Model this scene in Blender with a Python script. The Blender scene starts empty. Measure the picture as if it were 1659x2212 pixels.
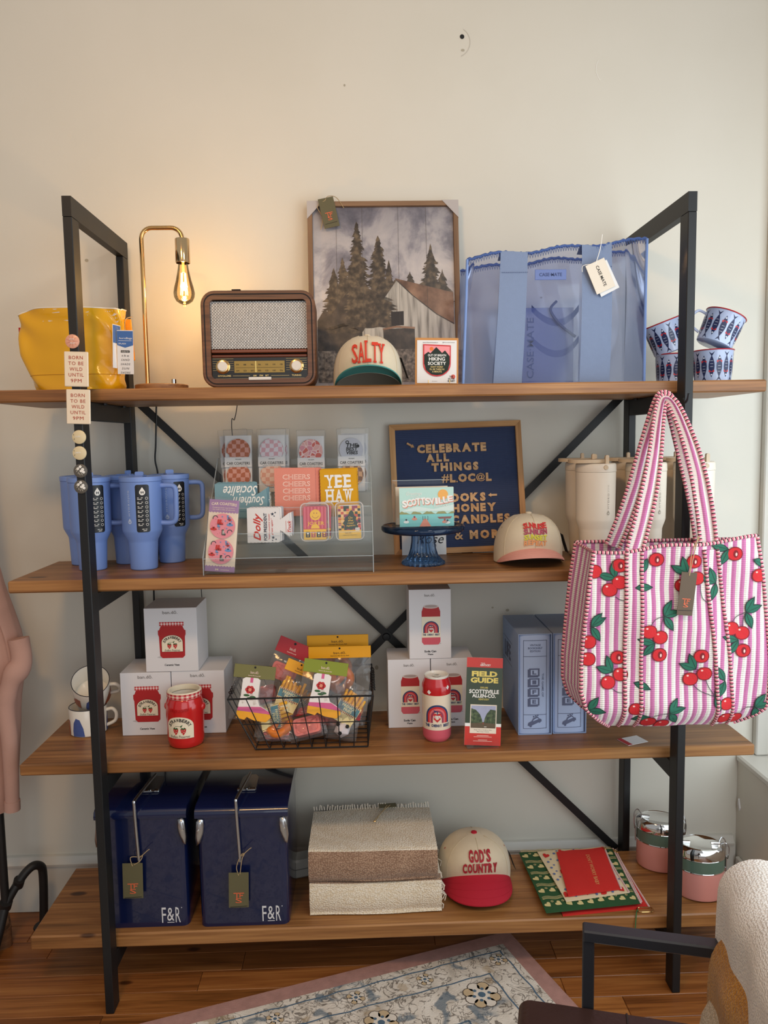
import bpy, bmesh, math, random
from mathutils import Matrix, Vector
random.seed(7)
sc = bpy.context.scene
col = sc.collection
pi = math.pi

# ------------------------------------------------------------------ camera, world, lights, exposure
cam_d = bpy.data.cameras.new('camera'); cam = bpy.data.objects.new('camera', cam_d); col.objects.link(cam)
cam_d.sensor_fit = 'VERTICAL'; cam_d.sensor_height = 36.0; cam_d.lens = 26.8947
cam_d.clip_start = 0.02
cam.matrix_world = Matrix(((0.999414, 0.019071, -0.028423, -0.06824),
                           (-0.030101, 0.094369, -0.995082, -2.00151),
                           (-0.016295, 0.995355, 0.094888, 1.5751),
                           (0, 0, 0, 1)))
sc.camera = cam
sc.view_settings.view_transform = 'Standard'; sc.view_settings.look = 'None'
sc.view_settings.gamma = 1.0; sc.view_settings.use_curve_mapping = False
sc.view_settings.exposure = -0.08
sc.cycles.transparent_max_bounces = 20
sc.cycles.max_bounces = 6; sc.cycles.diffuse_bounces = 3; sc.cycles.glossy_bounces = 3

world = bpy.data.worlds.new('room_ambience'); sc.world = world; world.use_nodes = True
bg = world.node_tree.nodes['Background']
bg.inputs[0].default_value = (0.98, 0.98, 0.98, 1); bg.inputs[1].default_value = 0.42

def area_light(name, loc, target, sx, sy, energy, color):
    d = bpy.data.lights.new(name, 'AREA'); d.shape = 'RECTANGLE'; d.size = sx; d.size_y = sy
    d.energy = energy; d.color = color
    o = bpy.data.objects.new(name, d); col.objects.link(o); o.location = loc
    o.rotation_euler = (Vector(target) - Vector(loc)).to_track_quat('-Z', 'Y').to_euler()
    return o
area_light('ceiling_lamp_light', (-0.75, -1.65, 2.85), (-0.1, 0.3, 1.1), 0.35, 0.22, 14.5, (1.0, 0.56, 0.21))
area_light('ceiling_lamp_light', (0.65, -1.65, 2.85), (0.1, 0.3, 1.1), 0.35, 0.22, 6.5, (1.0, 0.90, 0.78))
area_light('side_window_light', (1.36, -0.75, 1.45), (0.0, 0.1, 1.35), 1.7, 1.9, 29, (0.80, 0.92, 1.0))
area_light('shop_front_window_light', (0.6, -4.6, 1.7), (0.1, 0.4, 1.3), 3.2, 2.2, 36, (0.92, 0.97, 1.0))

# ------------------------------------------------------------------ helpers
def lin(c):
    c = c / 255.0
    return c / 12.92 if c <= 0.04045 else ((c + 0.055) / 1.055) ** 2.4
def rgb(c): return (lin(c[0]), lin(c[1]), lin(c[2]), 1.0)
_m = {}
def M(name, c=None, rough=0.55, metal=0.0, var=0.0, vs=20.0, bump=0.0, bs=200.0, alpha=1.0, trans=0.0, emit=0.0, coat=0.0, sheen=0.0, ior=1.45, spec=None):
    if name in _m: return _m[name]
    m = bpy.data.materials.new(name); m.use_nodes = True; nt = m.node_tree; b = nt.nodes['Principled BSDF']
    b.inputs['Base Color'].default_value = rgb(c); b.inputs['Roughness'].default_value = rough
    b.inputs['Metallic'].default_value = metal; b.inputs['Alpha'].default_value = alpha
    b.inputs['Transmission Weight'].default_value = trans; b.inputs['Coat Weight'].default_value = coat
    b.inputs['Sheen Weight'].default_value = sheen; b.inputs['IOR'].default_value = ior
    if spec is not None: b.inputs['Specular IOR Level'].default_value = spec
    if emit:
        b.inputs['Emission Color'].default_value = rgb(c); b.inputs['Emission Strength'].default_value = emit
    if var or bump:
        tc = nt.nodes.new('ShaderNodeTexCoord')
        n = nt.nodes.new('ShaderNodeTexNoise'); n.inputs['Scale'].default_value = vs; n.inputs['Detail'].default_value = 4
        nt.links.new(tc.outputs['Object'], n.inputs['Vector'])
        if var:
            mx = nt.nodes.new('ShaderNodeMix'); mx.data_type = 'RGBA'
            c2 = rgb(c); mx.inputs[6].default_value = tuple(x * (1 - var) for x in c2[:3]) + (1,)
            mx.inputs[7].default_value = tuple(min(1, x * (1 + var)) for x in c2[:3]) + (1,)
            nt.links.new(n.outputs['Fac'], mx.inputs[0]); nt.links.new(mx.outputs[2], b.inputs['Base Color'])
        if bump:
            n2 = nt.nodes.new('ShaderNodeTexNoise'); n2.inputs['Scale'].default_value = bs; n2.inputs['Detail'].default_value = 3
            nt.links.new(tc.outputs['Object'], n2.inputs['Vector'])
            bp = nt.nodes.new('ShaderNodeBump'); bp.inputs['Strength'].default_value = bump; bp.inputs['Distance'].default_value = 0.002
            nt.links.new(n2.outputs['Fac'], bp.inputs['Height']); nt.links.new(bp.outputs['Normal'], b.inputs['Normal'])
    _m[name] = m
    return m

def N(nt, typ, **kw):
    n = nt.nodes.new(typ)
    for k, v in kw.items(): setattr(n, k, v)
    return n
def ramp(nt, stops, fac):
    r = nt.nodes.new('ShaderNodeValToRGB'); e = r.color_ramp.elements
    while len(e) < len(stops): e.new(0.5)
    for i, (p, c) in enumerate(stops): e[i].position = p; e[i].color = rgb(c)
    nt.links.new(fac, r.inputs[0]); return r

def wood(name, dark, mid, light, axis=0, scale=1.0, rough=0.5, knots=False, grain=1.0):
    """long-grained wood; axis = the grain direction in object space"""
    if name in _m: return _m[name]
    m = bpy.data.materials.new(name); m.use_nodes = True; nt = m.node_tree; b = nt.nodes['Principled BSDF']
    tc = N(nt, 'ShaderNodeTexCoord'); oi = N(nt, 'ShaderNodeObjectInfo')
    ad = N(nt, 'ShaderNodeVectorMath', operation='ADD'); sc_ = N(nt, 'ShaderNodeVectorMath', operation='SCALE')
    cr = N(nt, 'ShaderNodeCombineXYZ')
    nt.links.new(oi.outputs['Random'], cr.inputs[0]); nt.links.new(oi.outputs['Random'], cr.inputs[1]); nt.links.new(oi.outputs['Random'], cr.inputs[2])
    nt.links.new(cr.outputs[0], sc_.inputs[0]); sc_.inputs['Scale'].default_value = 9.0
    nt.links.new(tc.outputs['Object'], ad.inputs[0]); nt.links.new(sc_.outputs[0], ad.inputs[1])
    mp = N(nt, 'ShaderNodeMapping'); s = [26 * scale] * 3; s[axis] = 1.6 * scale
    mp.inputs['Scale'].default_value = s; nt.links.new(ad.outputs[0], mp.inputs['Vector'])
    n1 = N(nt, 'ShaderNodeTexNoise'); n1.inputs['Scale'].default_value = 1.0; n1.inputs['Detail'].default_value = 5; n1.inputs['Distortion'].default_value = 0.8
    nt.links.new(mp.outputs[0], n1.inputs['Vector'])
    mp2 = N(nt, 'ShaderNodeMapping'); s = [160 * scale] * 3; s[axis] = 5 * scale
    mp2.inputs['Scale'].default_value = s; nt.links.new(ad.outputs[0], mp2.inputs['Vector'])
    n2 = N(nt, 'ShaderNodeTexNoise'); n2.inputs['Scale'].default_value = 1.0; n2.inputs['Detail'].default_value = 3
    nt.links.new(mp2.outputs[0], n2.inputs['Vector'])
    mx = N(nt, 'ShaderNodeMath', operation='MULTIPLY_ADD'); nt.links.new(n2.outputs['Fac'], mx.inputs[0]); mx.inputs[1].default_value = 0.35 * grain
    ml = N(nt, 'ShaderNodeMath', operation='MULTIPLY'); nt.links.new(n1.outputs['Fac'], ml.inputs[0]); ml.inputs[1].default_value = 1.0 - 0.35 * grain
    nt.links.new(ml.outputs[0], mx.inputs[2])
    r = ramp(nt, [(0.32, dark), (0.5, mid), (0.66, light)], mx.outputs[0])
    out = r.outputs[0]
    if knots:
        mpk = N(nt, 'ShaderNodeMapping'); s = [7.0] * 3; s[axis] = 3.2
        mpk.inputs['Scale'].default_value = s; nt.links.new(ad.outputs[0], mpk.inputs['Vector'])
        vo = N(nt, 'ShaderNodeTexVoronoi'); vo.inputs['Scale'].default_value = 1.0; nt.links.new(mpk.outputs[0], vo.inputs['Vector'])
        rk = ramp(nt, [(0.03, (40, 25, 15)), (0.07, (120, 90, 60)), (0.10, (255, 255, 255))], vo.outputs['Distance'])
        mk = N(nt, 'ShaderNodeMix', data_type='RGBA', blend_type='MULTIPLY'); mk.inputs[0].default_value = 0.85
        nt.links.new(out, mk.inputs[6]); nt.links.new(rk.outputs[0], mk.inputs[7]); out = mk.outputs[2]
    nt.links.new(out, b.inputs['Base Color']); b.inputs['Roughness'].default_value = rough
    bp = N(nt, 'ShaderNodeBump'); bp.inputs['Strength'].default_value = 0.15; bp.inputs['Distance'].default_value = 0.002
    nt.links.new(mx.outputs[0], bp.inputs['Height']); nt.links.new(bp.outputs['Normal'], b.inputs['Normal'])
    _m[name] = m
    return m

def tag(o, label=None, cat=None, group=None, kind=None):
    if label: o['label'] = label
    if cat: o['category'] = cat
    if group: o['group'] = group
    if kind: o['kind'] = kind
    return o
def thing(name, label, cat, loc=(0, 0, 0), rz=0.0, group=None, rot=None):
    o = bpy.data.objects.new(name, None); col.objects.link(o); o.empty_display_size = 0.02
    o.location = loc; o.rotation_euler = rot if rot else (0, 0, rz)
    return tag(o, label, cat, group)
def copy_tree(o, parent=None):
    c = o.copy(); col.objects.link(c)
    if parent: c.parent = parent
    for ch in list(o.children): copy_tree(ch, c)
    return c

I3 = lambda u, v, d: (u, -d, v)              # a print facing the front (-y)
class MB:
    def __init__(s): s.v = []; s.f = []; s.mi = []; s.mats = []; s.X = Matrix()
    def at(s, loc=(0, 0, 0), rot=(0, 0, 0)):
        s.X = Matrix.Translation(loc) @ Matrix.Rotation(rot[2], 4, 'Z') @ Matrix.Rotation(rot[1], 4, 'Y') @ Matrix.Rotation(rot[0], 4, 'X'); return s
    def add(s, vs, fs, mat):
        if mat not in s.mats: s.mats.append(mat)
        k = s.mats.index(mat); o = len(s.v)
        s.v += [tuple(s.X @ Vector(p)) for p in vs]
        for f in fs: s.f.append([i + o for i in f]); s.mi.append(k)
        return s
    def box(s, x0, x1, y0, y1, z0, z1, mat, b=0.0):
        if not b:
            vs = [(x, y, z) for z in (z0, z1) for y in (y0, y1) for x in (x0, x1)]
            return s.add(vs, [(0, 2, 3, 1), (4, 5, 7, 6), (0, 1, 5, 4), (2, 6, 7, 3), (0, 4, 6, 2), (1, 3, 7, 5)], mat)
        lo = (x0, y0, z0); hi = (x1, y1, z1); vs = []; idx = {}
        for c in [(i, j, k) for i in (0, 1) for j in (0, 1) for k in (0, 1)]:
            for a in range(3):
                p = []
                for q in range(3):
                    e = hi[q] if c[q] else lo[q]
                    if q != a: e += -b if c[q] else b
                    p.append(e)
                idx[c, a] = len(vs); vs.append(tuple(p))
        fs = []
        for a in range(3):
            o1, o2 = [q for q in range(3) if q != a]
            for sd in (0, 1):
                f = []
                for (i, j) in ((0, 0), (1, 0), (1, 1), (0, 1)):
                    c = [0, 0, 0]; c[a] = sd; c[o1] = i; c[o2] = j; f.append(idx[tuple(c), a])
                fs.append(f)
            for i in (0, 1):
                for j in (0, 1):
                    c0 = [0, 0, 0]; c0[o1] = i; c0[o2] = j; c1 = list(c0); c1[a] = 1
                    fs.append([idx[tuple(c0), o1], idx[tuple(c1), o1], idx[tuple(c1), o2], idx[tuple(c0), o2]])
        for c in [(i, j, k) for i in (0, 1) for j in (0, 1) for k in (0, 1)]: fs.append([idx[c, 0], idx[c, 1], idx[c, 2]])
        return s.add(vs, fs, mat)
    def prism(s, poly, a, b, mat, axis='z', capmat=None):
        n = len(poly)
        def P(p, h):
            return (p[0], p[1], h) if axis == 'z' else ((p[0], h, p[1]) if axis == 'y' else (h, p[0], p[1]))
        vs = [P(p, a) for p in poly] + [P(p, b) for p in poly]
        s.add(vs, [(i, (i + 1) % n, n + (i + 1) % n, n + i) for i in range(n)], mat)
        s.add(vs, [list(range(n))[::-1], list(range(n, 2 * n))], capmat or mat); return s
    def lathe(s, prof, mat, n=32, sx=1.0, sy=1.0, c=(0, 0), rr=None, mats=None):
        """prof: (radius, z); mats: one material per profile segment; rr(angle) scales the radius"""
        rows = []
        vs = []
        for (r, z) in prof:
            if r < 1e-6: rows.append([len(vs)]); vs.append((c[0], c[1], z))
            else:
                rows.append(list(range(len(vs), len(vs) + n)))
                for i in range(n):
                    t = 2 * pi * i / n; q = r * (rr(t) if rr else 1); vs.append((c[0] + q * sx * math.cos(t), c[1] + q * sy * math.sin(t), z))
        for k in range(len(prof) - 1):
            A, B = rows[k], rows[k + 1]; fs = []
            for i in range(n):
                j = (i + 1) % n
                if len(A) == 1 and len(B) == 1: continue
                if len(A) == 1: fs.append((A[0], B[j], B[i]))
                elif len(B) == 1: fs.append((A[i], A[j], B[0]))
                else: fs.append((A[i], A[j], B[j], B[i]))
            s.add(vs, fs, mats[k] if mats else mat) if k == 0 else s._addf(fs, mats[k] if mats else mat, len(vs))
        return s
    def _addf(s, fs, mat, n):
        if mat not in s.mats: s.mats.append(mat)
        k = s.mats.index(mat); o = len(s.v) - n
        for f in fs: s.f.append([i + o for i in f]); s.mi.append(k)
    def tube(s, pts, r, mat, n=8, closed=False, mats=None, flat=None):
        """a round bar along points; r a number or a list; mats(i) picks a material per segment"""
        P = [Vector(p) for p in pts]; m = len(P); vs = []
        T = []
        for i in range(m):
            a = P[(i - 1) % m] if (closed or i > 0) else P[i]; b = P[(i + 1) % m] if (closed or i < m - 1) else P[i]
            t = (b - a); T.append(t.normalized() if t.length > 1e-9 else Vector((0, 0, 1)))
        u = T[0].orthogonal().normalized()
        for i in range(m):
            u = (u - T[i] * u.dot(T[i])); u = u.normalized() if u.length > 1e-6 else T[i].orthogonal().normalized()
            w = T[i].cross(u); q = r[i] if isinstance(r, (list, tuple)) else r
            for k in range(n):
                a = 2 * pi * k / n; vs.append(tuple(P[i] + u * (q * math.cos(a)) + w * (q * math.sin(a))))
        first = True
        for i in range(m if closed else m - 1):
            j = (i + 1) % m; fs = [(i * n + k, i * n + (k + 1) % n, j * n + (k + 1) % n, j * n + k) for k in range(n)]
            mt = mats(i) if mats else mat
            if first: s.add(vs, fs, mt); first = False
            else: s._addf(fs, mt, len(vs))
        if not closed: s._addf([list(range(n))[::-1], list(range((m - 1) * n, m * n))], mats(0) if mats else mat, len(vs))
        return s
    def grid(s, fn, nu, nv, mat, mats=None, wrap=False):
        vs = [tuple(fn(i / nu, j / nv)) for j in range(nv + 1) for i in range(nu + (0 if wrap else 1))]; w = nu if wrap else nu + 1
        first = True
        for i in range(nu):
            i2 = (i + 1) % w; fs = [(j * w + i, j * w + i2, (j + 1) * w + i2, (j + 1) * w + i) for j in range(nv)]
            mt = mats(i) if mats else mat
            if first: s.add(vs, fs, mt); first = False
            else: s._addf(fs, mt, len(vs))
        return s
    def poly(s, pts, mat, fn=I3, d=0.0004, maxe=None):
        """flat print: a polygon in (u, v) laid on a surface fn(u, v, d)"""
        if maxe is None:
            return s.add([fn(u, v, d) for u, v in pts], [list(range(len(pts)))], mat)
        bm = bmesh.new(); bm.faces.new([bm.verts.new((u, v, 0)) for u, v in pts]); bmesh.ops.triangulate(bm, faces=bm.faces[:])
        for _ in range(6):
            es = [e for e in bm.edges if e.calc_length() > maxe]
            if not es: break
            bmesh.ops.subdivide_edges(bm, edges=es, cuts=1); bmesh.ops.triangulate(bm, faces=bm.faces[:])
        bm.verts.index_update()
        s.add([fn(v.co.x, v.co.y, d) for v in bm.verts], [[v.index for v in f.verts] for f in bm.faces], mat); bm.free()
        return s
    def rect(s, u0, u1, v0, v1, mat, fn=I3, d=0.0004, maxe=None):
        if maxe is None: return s.poly([(u0, v0), (u1, v0), (u1, v1), (u0, v1)], mat, fn, d)
        nu = max(1, math.ceil((u1 - u0) / maxe)); nv = max(1, math.ceil((v1 - v0) / (maxe * 2)))
        return s.grid(lambda a, b: fn(u0 + (u1 - u0) * a, v0 + (v1 - v0) * b, d), nu, nv, mat)
    def disc(s, cu, cv, r, mat, fn=I3, d=0.0004, n=20, rv=None, a0=0.0, a1=2 * pi, r0=0.0, maxe=None):
        rv = rv or r; full = abs(a1 - a0 - 2 * pi) < 1e-6
        if r0 == 0 and full: return s.poly([(cu + r * math.cos(2 * pi * i / n), cv + rv * math.sin(2 * pi * i / n)) for i in range(n)], mat, fn, d, maxe)
        k = rv / r; vs = []; fs = []
        for i in range(n + 1):
            t = a0 + (a1 - a0) * i / n
            vs += [fn(cu + r0 * math.cos(t), cv + r0 * k * math.sin(t), d), fn(cu + r * math.cos(t), cv + r * k * math.sin(t), d)]
        for i in range(n): fs.append((2 * i, 2 * i + 1, 2 * i + 3, 2 * i + 2))
        return s.add(vs, fs, mat)
    def line(s, pts, w, mat, fn=I3, d=0.0005):
        """a drawn line of width w"""
        vs = []; fs = []
        for i, p in enumerate(pts):
            a = pts[max(0, i - 1)]; b = pts[min(len(pts) - 1, i + 1)]; dx, dy = b[0] - a[0], b[1] - a[1]; l = math.hypot(dx, dy) or 1
            nx, ny = -dy / l * w / 2, dx / l * w / 2
            vs += [fn(p[0] + nx, p[1] + ny, d), fn(p[0] - nx, p[1] - ny, d)]
        for i in range(len(pts) - 1): fs.append((2 * i, 2 * i + 1, 2 * i + 3, 2 * i + 2))
        return s.add(vs, fs, mat)
    def text(s, t, cu, cv, w, h, mat, fn=I3, d=0.0006, bold=0.0, shear=0.0, rot=0.0, thick=0.0, space=1.0, arch=0.0, maxe=None):
        """lettering stretched to w x h, centred on (cu, cv); thick > 0 raises it"""
        vs, fs = glyphs(t, bold, shear, space, thick > 0)
        c, q = math.cos(rot), math.sin(rot); out = []
        if maxe:                                   # finer triangles, so that large letters follow a curved surface
            bm = bmesh.new(); bv = [bm.verts.new((a * w, b * h, e * 1e-4)) for a, b, e in vs]
            for f in fs:
                try: bm.faces.new([bv[i] for i in f])
                except ValueError: pass
            for _ in range(4):
                es = [e for e in bm.edges if e.calc_length() > maxe]
                if not es: break
                bmesh.ops.subdivide_edges(bm, edges=es, cuts=1); bmesh.ops.triangulate(bm, faces=bm.faces[:])
            bm.verts.index_update(); vs = [(v.co.x / w, v.co.y / h, 1.0 if v.co.z > 5e-5 else 0.0) for v in bm.verts]; fs = [[v.index for v in f.verts] for f in bm.faces]; bm.free()
        for (a, b, e) in vs:
            u = (a - 0.5) * w; v = (b - 0.5) * h + arch * (1 - (2 * a - 1) ** 2)
            out.append(fn(cu + u * c - v * q, cv + u * q + v * c, d + (thick * e if thick else 0)))
        return s.add(out, fs, mat)
    def build(s, name, parent=None, loc=(0, 0, 0), rot=(0, 0, 0), ang=38, label=None, fix=True):
        me = bpy.data.meshes.new(name); me.from_pydata(s.v, [], s.f)
        for m in s.mats: me.materials.append(m)
        me.polygons.foreach_set('material_index', s.mi)
        if fix and len(s.v) < 60000:
            bm = bmesh.new(); bm.from_mesh(me); bmesh.ops.recalc_face_normals(bm, faces=bm.faces[:]); bm.to_mesh(me); bm.free()
        if ang:
            me.polygons.foreach_set('use_smooth', [True] * len(me.polygons)); me.set_sharp_from_angle(angle=math.radians(ang))
        me.update()
        o = bpy.data.objects.new(name, me); col.objects.link(o); o.location = loc; o.rotation_euler = rot
        if parent: o.parent = parent
        if label: o['label'] = label
        return o

_g = {}
def glyphs(t, bold, shear, space, solid):
    k = (t, bold, shear, space, solid)
    if k in _g: return _g[k]
    c = bpy.data.curves.new('glyph', 'FONT'); c.body = t; c.size = 1.0; c.offset = bold; c.shear = shear; c.resolution_u = 2
    c.space_character = space; c.align_x = 'CENTER'; c.space_line = 0.9
    if solid: c.extrude = 0.1
    o = bpy.data.objects.new('glyph', c); me = bpy.data.meshes.new_from_object(o)
    vs = [tuple(v.co) for v in me.vertices]; fs = [list(p.vertices) for p in me.polygons]
    x0 = min(v[0] for v in vs); x1 = max(v[0] for v in vs); y0 = min(v[1] for v in vs); y1 = max(v[1] for v in vs)
    r = ([((v[0] - x0) / (x1 - x0), (v[1] - y0) / (y1 - y0), 1.0 if v[2] > 0 else 0.0) for v in vs], fs)
    _g[k] = r + ()
    _g[k + ('asp',)] = (x1 - x0) / (y1 - y0)
    bpy.data.objects.remove(o); bpy.data.curves.remove(c); bpy.data.meshes.remove(me)
    return _g[k]
def aspect(t, bold=0.0): glyphs(t, bold, 0.0, 1.0, False); return _g[(t, bold, 0.0, 1.0, False, 'asp')]

def rrect(w, h, r, n=5, cx=0.0, cy=0.0):
    out = []
    for (sx, sy, a) in ((1, 1, 0), (-1, 1, pi / 2), (-1, -1, pi), (1, -1, 1.5 * pi)):
        for i in range(n + 1):
            t = a + pi / 2 * i / n; out.append((cx + sx * (w / 2 - r) + r * math.cos(t), cy + sy * (h / 2 - r) + r * math.sin(t)))
    return out
def arc(cx, cy, r, a0, a1, n=10): return [(cx + r * math.cos(a0 + (a1 - a0) * i / n), cy + r * math.sin(a0 + (a1 - a0) * i / n)) for i in range(n + 1)]
def smooth(pts, n=6):
    P = [Vector(p) for p in pts]; out = []
    for i in range(len(P) - 1):
        a = P[max(0, i - 1)]; b = P[i]; c = P[i + 1]; d = P[min(len(P) - 1, i + 2)]
        for k in range(n):
            t = k / n; out.append(0.5 * ((2 * b) + (c - a) * t + (2 * a - 5 * b + 4 * c - d) * t * t + (3 * b - a - 3 * c + d) * t ** 3))
    out.append(P[-1]); return out
def S1(n, *a, **k): return M(n, *a, **k)

BLACK = M('black_ink', (28, 27, 28), 0.7); WHITE = M('white_print', (240, 238, 232), 0.6); PAPER = M('white_card', (226, 224, 222), 0.55)
DARKPLASTIC = M('dark_plastic', (30, 29, 30), 0.45)
def glassy(name, tint, rough=0.05, ior=1.45, gloss=0.6, haze=0.0, hc=(230, 230, 230)):
    """a thin clear sheet: tinted see-through with a Fresnel sheen, and a little milky haze"""
    if name in _m: return _m[name]
    m = bpy.data.materials.new(name); m.use_nodes = True; nt = m.node_tree; nt.nodes.remove(nt.nodes['Principled BSDF']); out = nt.nodes['Material Output']
    tr = N(nt, 'ShaderNodeBsdfTransparent'); tr.inputs[0].default_value = tuple(tint) + (1,); gl = N(nt, 'ShaderNodeBsdfGlossy'); gl.inputs['Roughness'].default_value = rough
    fr = N(nt, 'ShaderNodeFresnel'); fr.inputs['IOR'].default_value = ior; mu = N(nt, 'ShaderNodeMath', operation='MULTIPLY'); nt.links.new(fr.outputs[0], mu.inputs[0]); mu.inputs[1].default_value = gloss
    mx = N(nt, 'ShaderNodeMixShader'); nt.links.new(mu.outputs[0], mx.inputs[0]); nt.links.new(tr.outputs[0], mx.inputs[1]); nt.links.new(gl.outputs[0], mx.inputs[2]); last = mx
    if haze:
        df = N(nt, 'ShaderNodeBsdfDiffuse'); df.inputs[0].default_value = rgb(hc); m2 = N(nt, 'ShaderNodeMixShader'); m2.inputs[0].default_value = haze; nt.links.new(mx.outputs[0], m2.inputs[1]); nt.links.new(df.outputs[0], m2.inputs[2]); last = m2
    nt.links.new(last.outputs[0], out.inputs[0]); _m[name] = m; return m
CLEAR = glassy('clear_film', (0.98, 0.98, 0.98), 0.08, 1.4, 0.5, 0.02)
ACRYLIC = glassy('clear_acrylic', (0.97, 0.98, 0.98), 0.03, 1.45, 0.35, 0.006)
ACRYLIC_EDGE = M('acrylic_edge', (215, 228, 232), 0.15, alpha=0.35)
OLIVE = M('olive_tag_card', (96, 90, 62), 0.6, var=0.06); ORANGE = M('orange_ink', (224, 104, 66), 0.6)
TWINE = M('jute_twine', (178, 152, 112), 0.9); STEEL = M('brushed_steel', (190, 190, 192), 0.28, metal=1.0)
CHROME = M('chrome', (215, 214, 212), 0.07, metal=1.0); GOLD = M('brass', (214, 170, 110), 0.16, metal=1.0)
# ------------------------------------------------------------------ the room
Z1, Z2, Z3, Z4 = 1.7196, 1.2084, 0.6953, 0.1913
WALLY = 0.497
def wall_mat():
    m = bpy.data.materials.new('painted_plaster'); m.use_nodes = True; nt = m.node_tree; b = nt.nodes['Principled BSDF']
    tc = N(nt, 'ShaderNodeTexCoord')
    n = N(nt, 'ShaderNodeTexNoise'); n.inputs['Scale'].default_value = 2.2; n.inputs['Detail'].default_value = 5; nt.links.new(tc.outputs['Object'], n.inputs['Vector'])
    r = ramp(nt, [(0.3, (214, 209, 195)), (0.7, (219, 214, 201))], n.outputs['Fac']); nt.links.new(r.outputs[0], b.inputs['Base Color'])
    b.inputs['Roughness'].default_value = 0.5
    n2 = N(nt, 'ShaderNodeTexNoise'); n2.inputs['Scale'].default_value = 14; n2.inputs['Detail'].default_value = 7; nt.links.new(tc.outputs['Object'], n2.inputs['Vector'])
    bp = N(nt, 'ShaderNodeBump'); bp.inputs['Strength'].default_value = 0.10; bp.inputs['Distance'].default_value = 0.01
    nt.links.new(n2.outputs['Fac'], bp.inputs['Height']); nt.links.new(bp.outputs['Normal'], b.inputs['Normal'])
    return m
WALL = wall_mat()
TRIM = M('trim_paint', (208, 204, 194), 0.4, var=0.05, vs=8)
wb = tag(MB().box(-5.0, 1.42, WALLY, WALLY + 0.12, -0.02, 4.4, WALL).build('wall_back', ang=0), kind='structure')
m = MB().disc(0, 0, 0.007, BLACK, n=14); m.build('screw_hole', wb, (0.27, WALLY - 0.0004, 2.816))
CHIP = M('chipped_paint', (176, 168, 150), 0.9)
for (x, z, w, h) in ((0.272, 2.776, 0.006, 0.004), (-0.098, 2.673, 0.003, 0.004), (-0.92, 2.15, 0.006, 0.005), (-0.95, 1.87, 0.005, 0.004), (-0.55, 1.96, 0.004, 0.003), (0.52, 2.02, 0.004, 0.003), (0.36, 1.01, 0.004, 0.003), (0.41, 1.0, 0.006, 0.005), (-0.03, 0.815, 0.006, 0.008)):
    MB().disc(0, 0, w, CHIP, rv=h, n=9).build('paint_chip', wb, (x, WALLY - 0.0003, z))
MB().line([(0.0, 0.028), (-0.006, 0.014), (-0.007, -0.006), (0.0, -0.024), (0.007, -0.032)], 0.0016, M('pale_scratch', (236, 234, 226), 0.6)).build('scratch', wb, (0.698, WALLY - 0.0004, 2.717))
MB().line(arc(0, 0, 0.045, -1.2, 1.0, 10), 0.002, M('filler_patch_edge', (196, 190, 178), 0.7)).build('filler_mark', wb, (0.25, WALLY - 0.0004, 2.80))
# baseboard with a stepped cap
bb = MB(); bb.box(-5.0, 1.2, WALLY - 0.014, WALLY - 0.001, 0, 0.165, TRIM, 0.002)
bo = tag(bb.build('baseboard_back', ang=0), kind='structure')
cp = [(0, 0), (-0.022, 0.004), (-0.024, 0.012), (-0.016, 0.022), (-0.010, 0.034), (0, 0.036)]
MB().prism([(WALLY - 0.001 + a, 0.160 + b) for a, b in cp], -5.0, 1.19, TRIM, axis='x').build('cap_moulding', bo)
# right-hand wall below the window, sill and reveal
RP = M('panel_paint', (226, 221, 208), 0.5, var=0.05, vs=6)
wr = MB().box(1.205, 1.32, -3.5, WALLY - 0.001, 0, 0.455, RP)
wr = tag(wr.build('wall_right', ang=0), kind='structure')
for y in (0.05, -0.36, -0.78): MB().box(1.2005, 1.206, y - 0.39, y - 0.004, 0.14, 0.45, RP, 0.002).build('panel_board', wr)
MB().prism([(WALLY - 0.02, 0.33), (WALLY - 0.03, 0.30), (WALLY - 0.026, 0.29), (WALLY - 0.015, 0.31)], 1.2, 1.206, PAPER, axis='x').build('cable_clip', wr)
bo = tag(MB().box(1.19, 1.204, -3.5, WALLY - 0.03, 0, 0.13, TRIM, 0.003).build('baseboard_right', ang=0), kind='structure')
tag(MB().box(1.197, 1.42, -3.5, WALLY - 0.001, 0.457, 0.482, M('sill_paint', (222, 218, 208), 0.4, var=0.03), 0.006).build('trim_1', ang=0), 'white painted window sill', kind='structure')
tag(MB().box(1.252, 1.30, WALLY - 0.03, WALLY - 0.001, 0.484, 3.1, TRIM, 0.004).build('trim_2', ang=0), 'white painted window casing', kind='structure')
w1 = thing('window_1', None, None); tag(w1, kind='structure')
for z0, z1 in ((0.484, 0.55), (1.55, 1.61), (2.75, 2.82)): MB().box(1.37, 1.41, -2.3, 0.42, z0, z1, TRIM, 0.004).build('window_rail', w1)
for y in (-2.3, -0.97, 0.36): MB().box(1.372, 1.412, y, y + 0.06, 0.484, 2.82, TRIM, 0.004).build('window_stile', w1)
for z0, z1 in ((0.55, 1.55), (1.61, 2.75)):
    for y in (-2.24, -0.91): MB().box(1.395, 1.399, y, y + 1.27, z0, z1, M('window_glass', (240, 245, 248), 0.02, alpha=0.08)).build('pane', w1)
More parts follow.
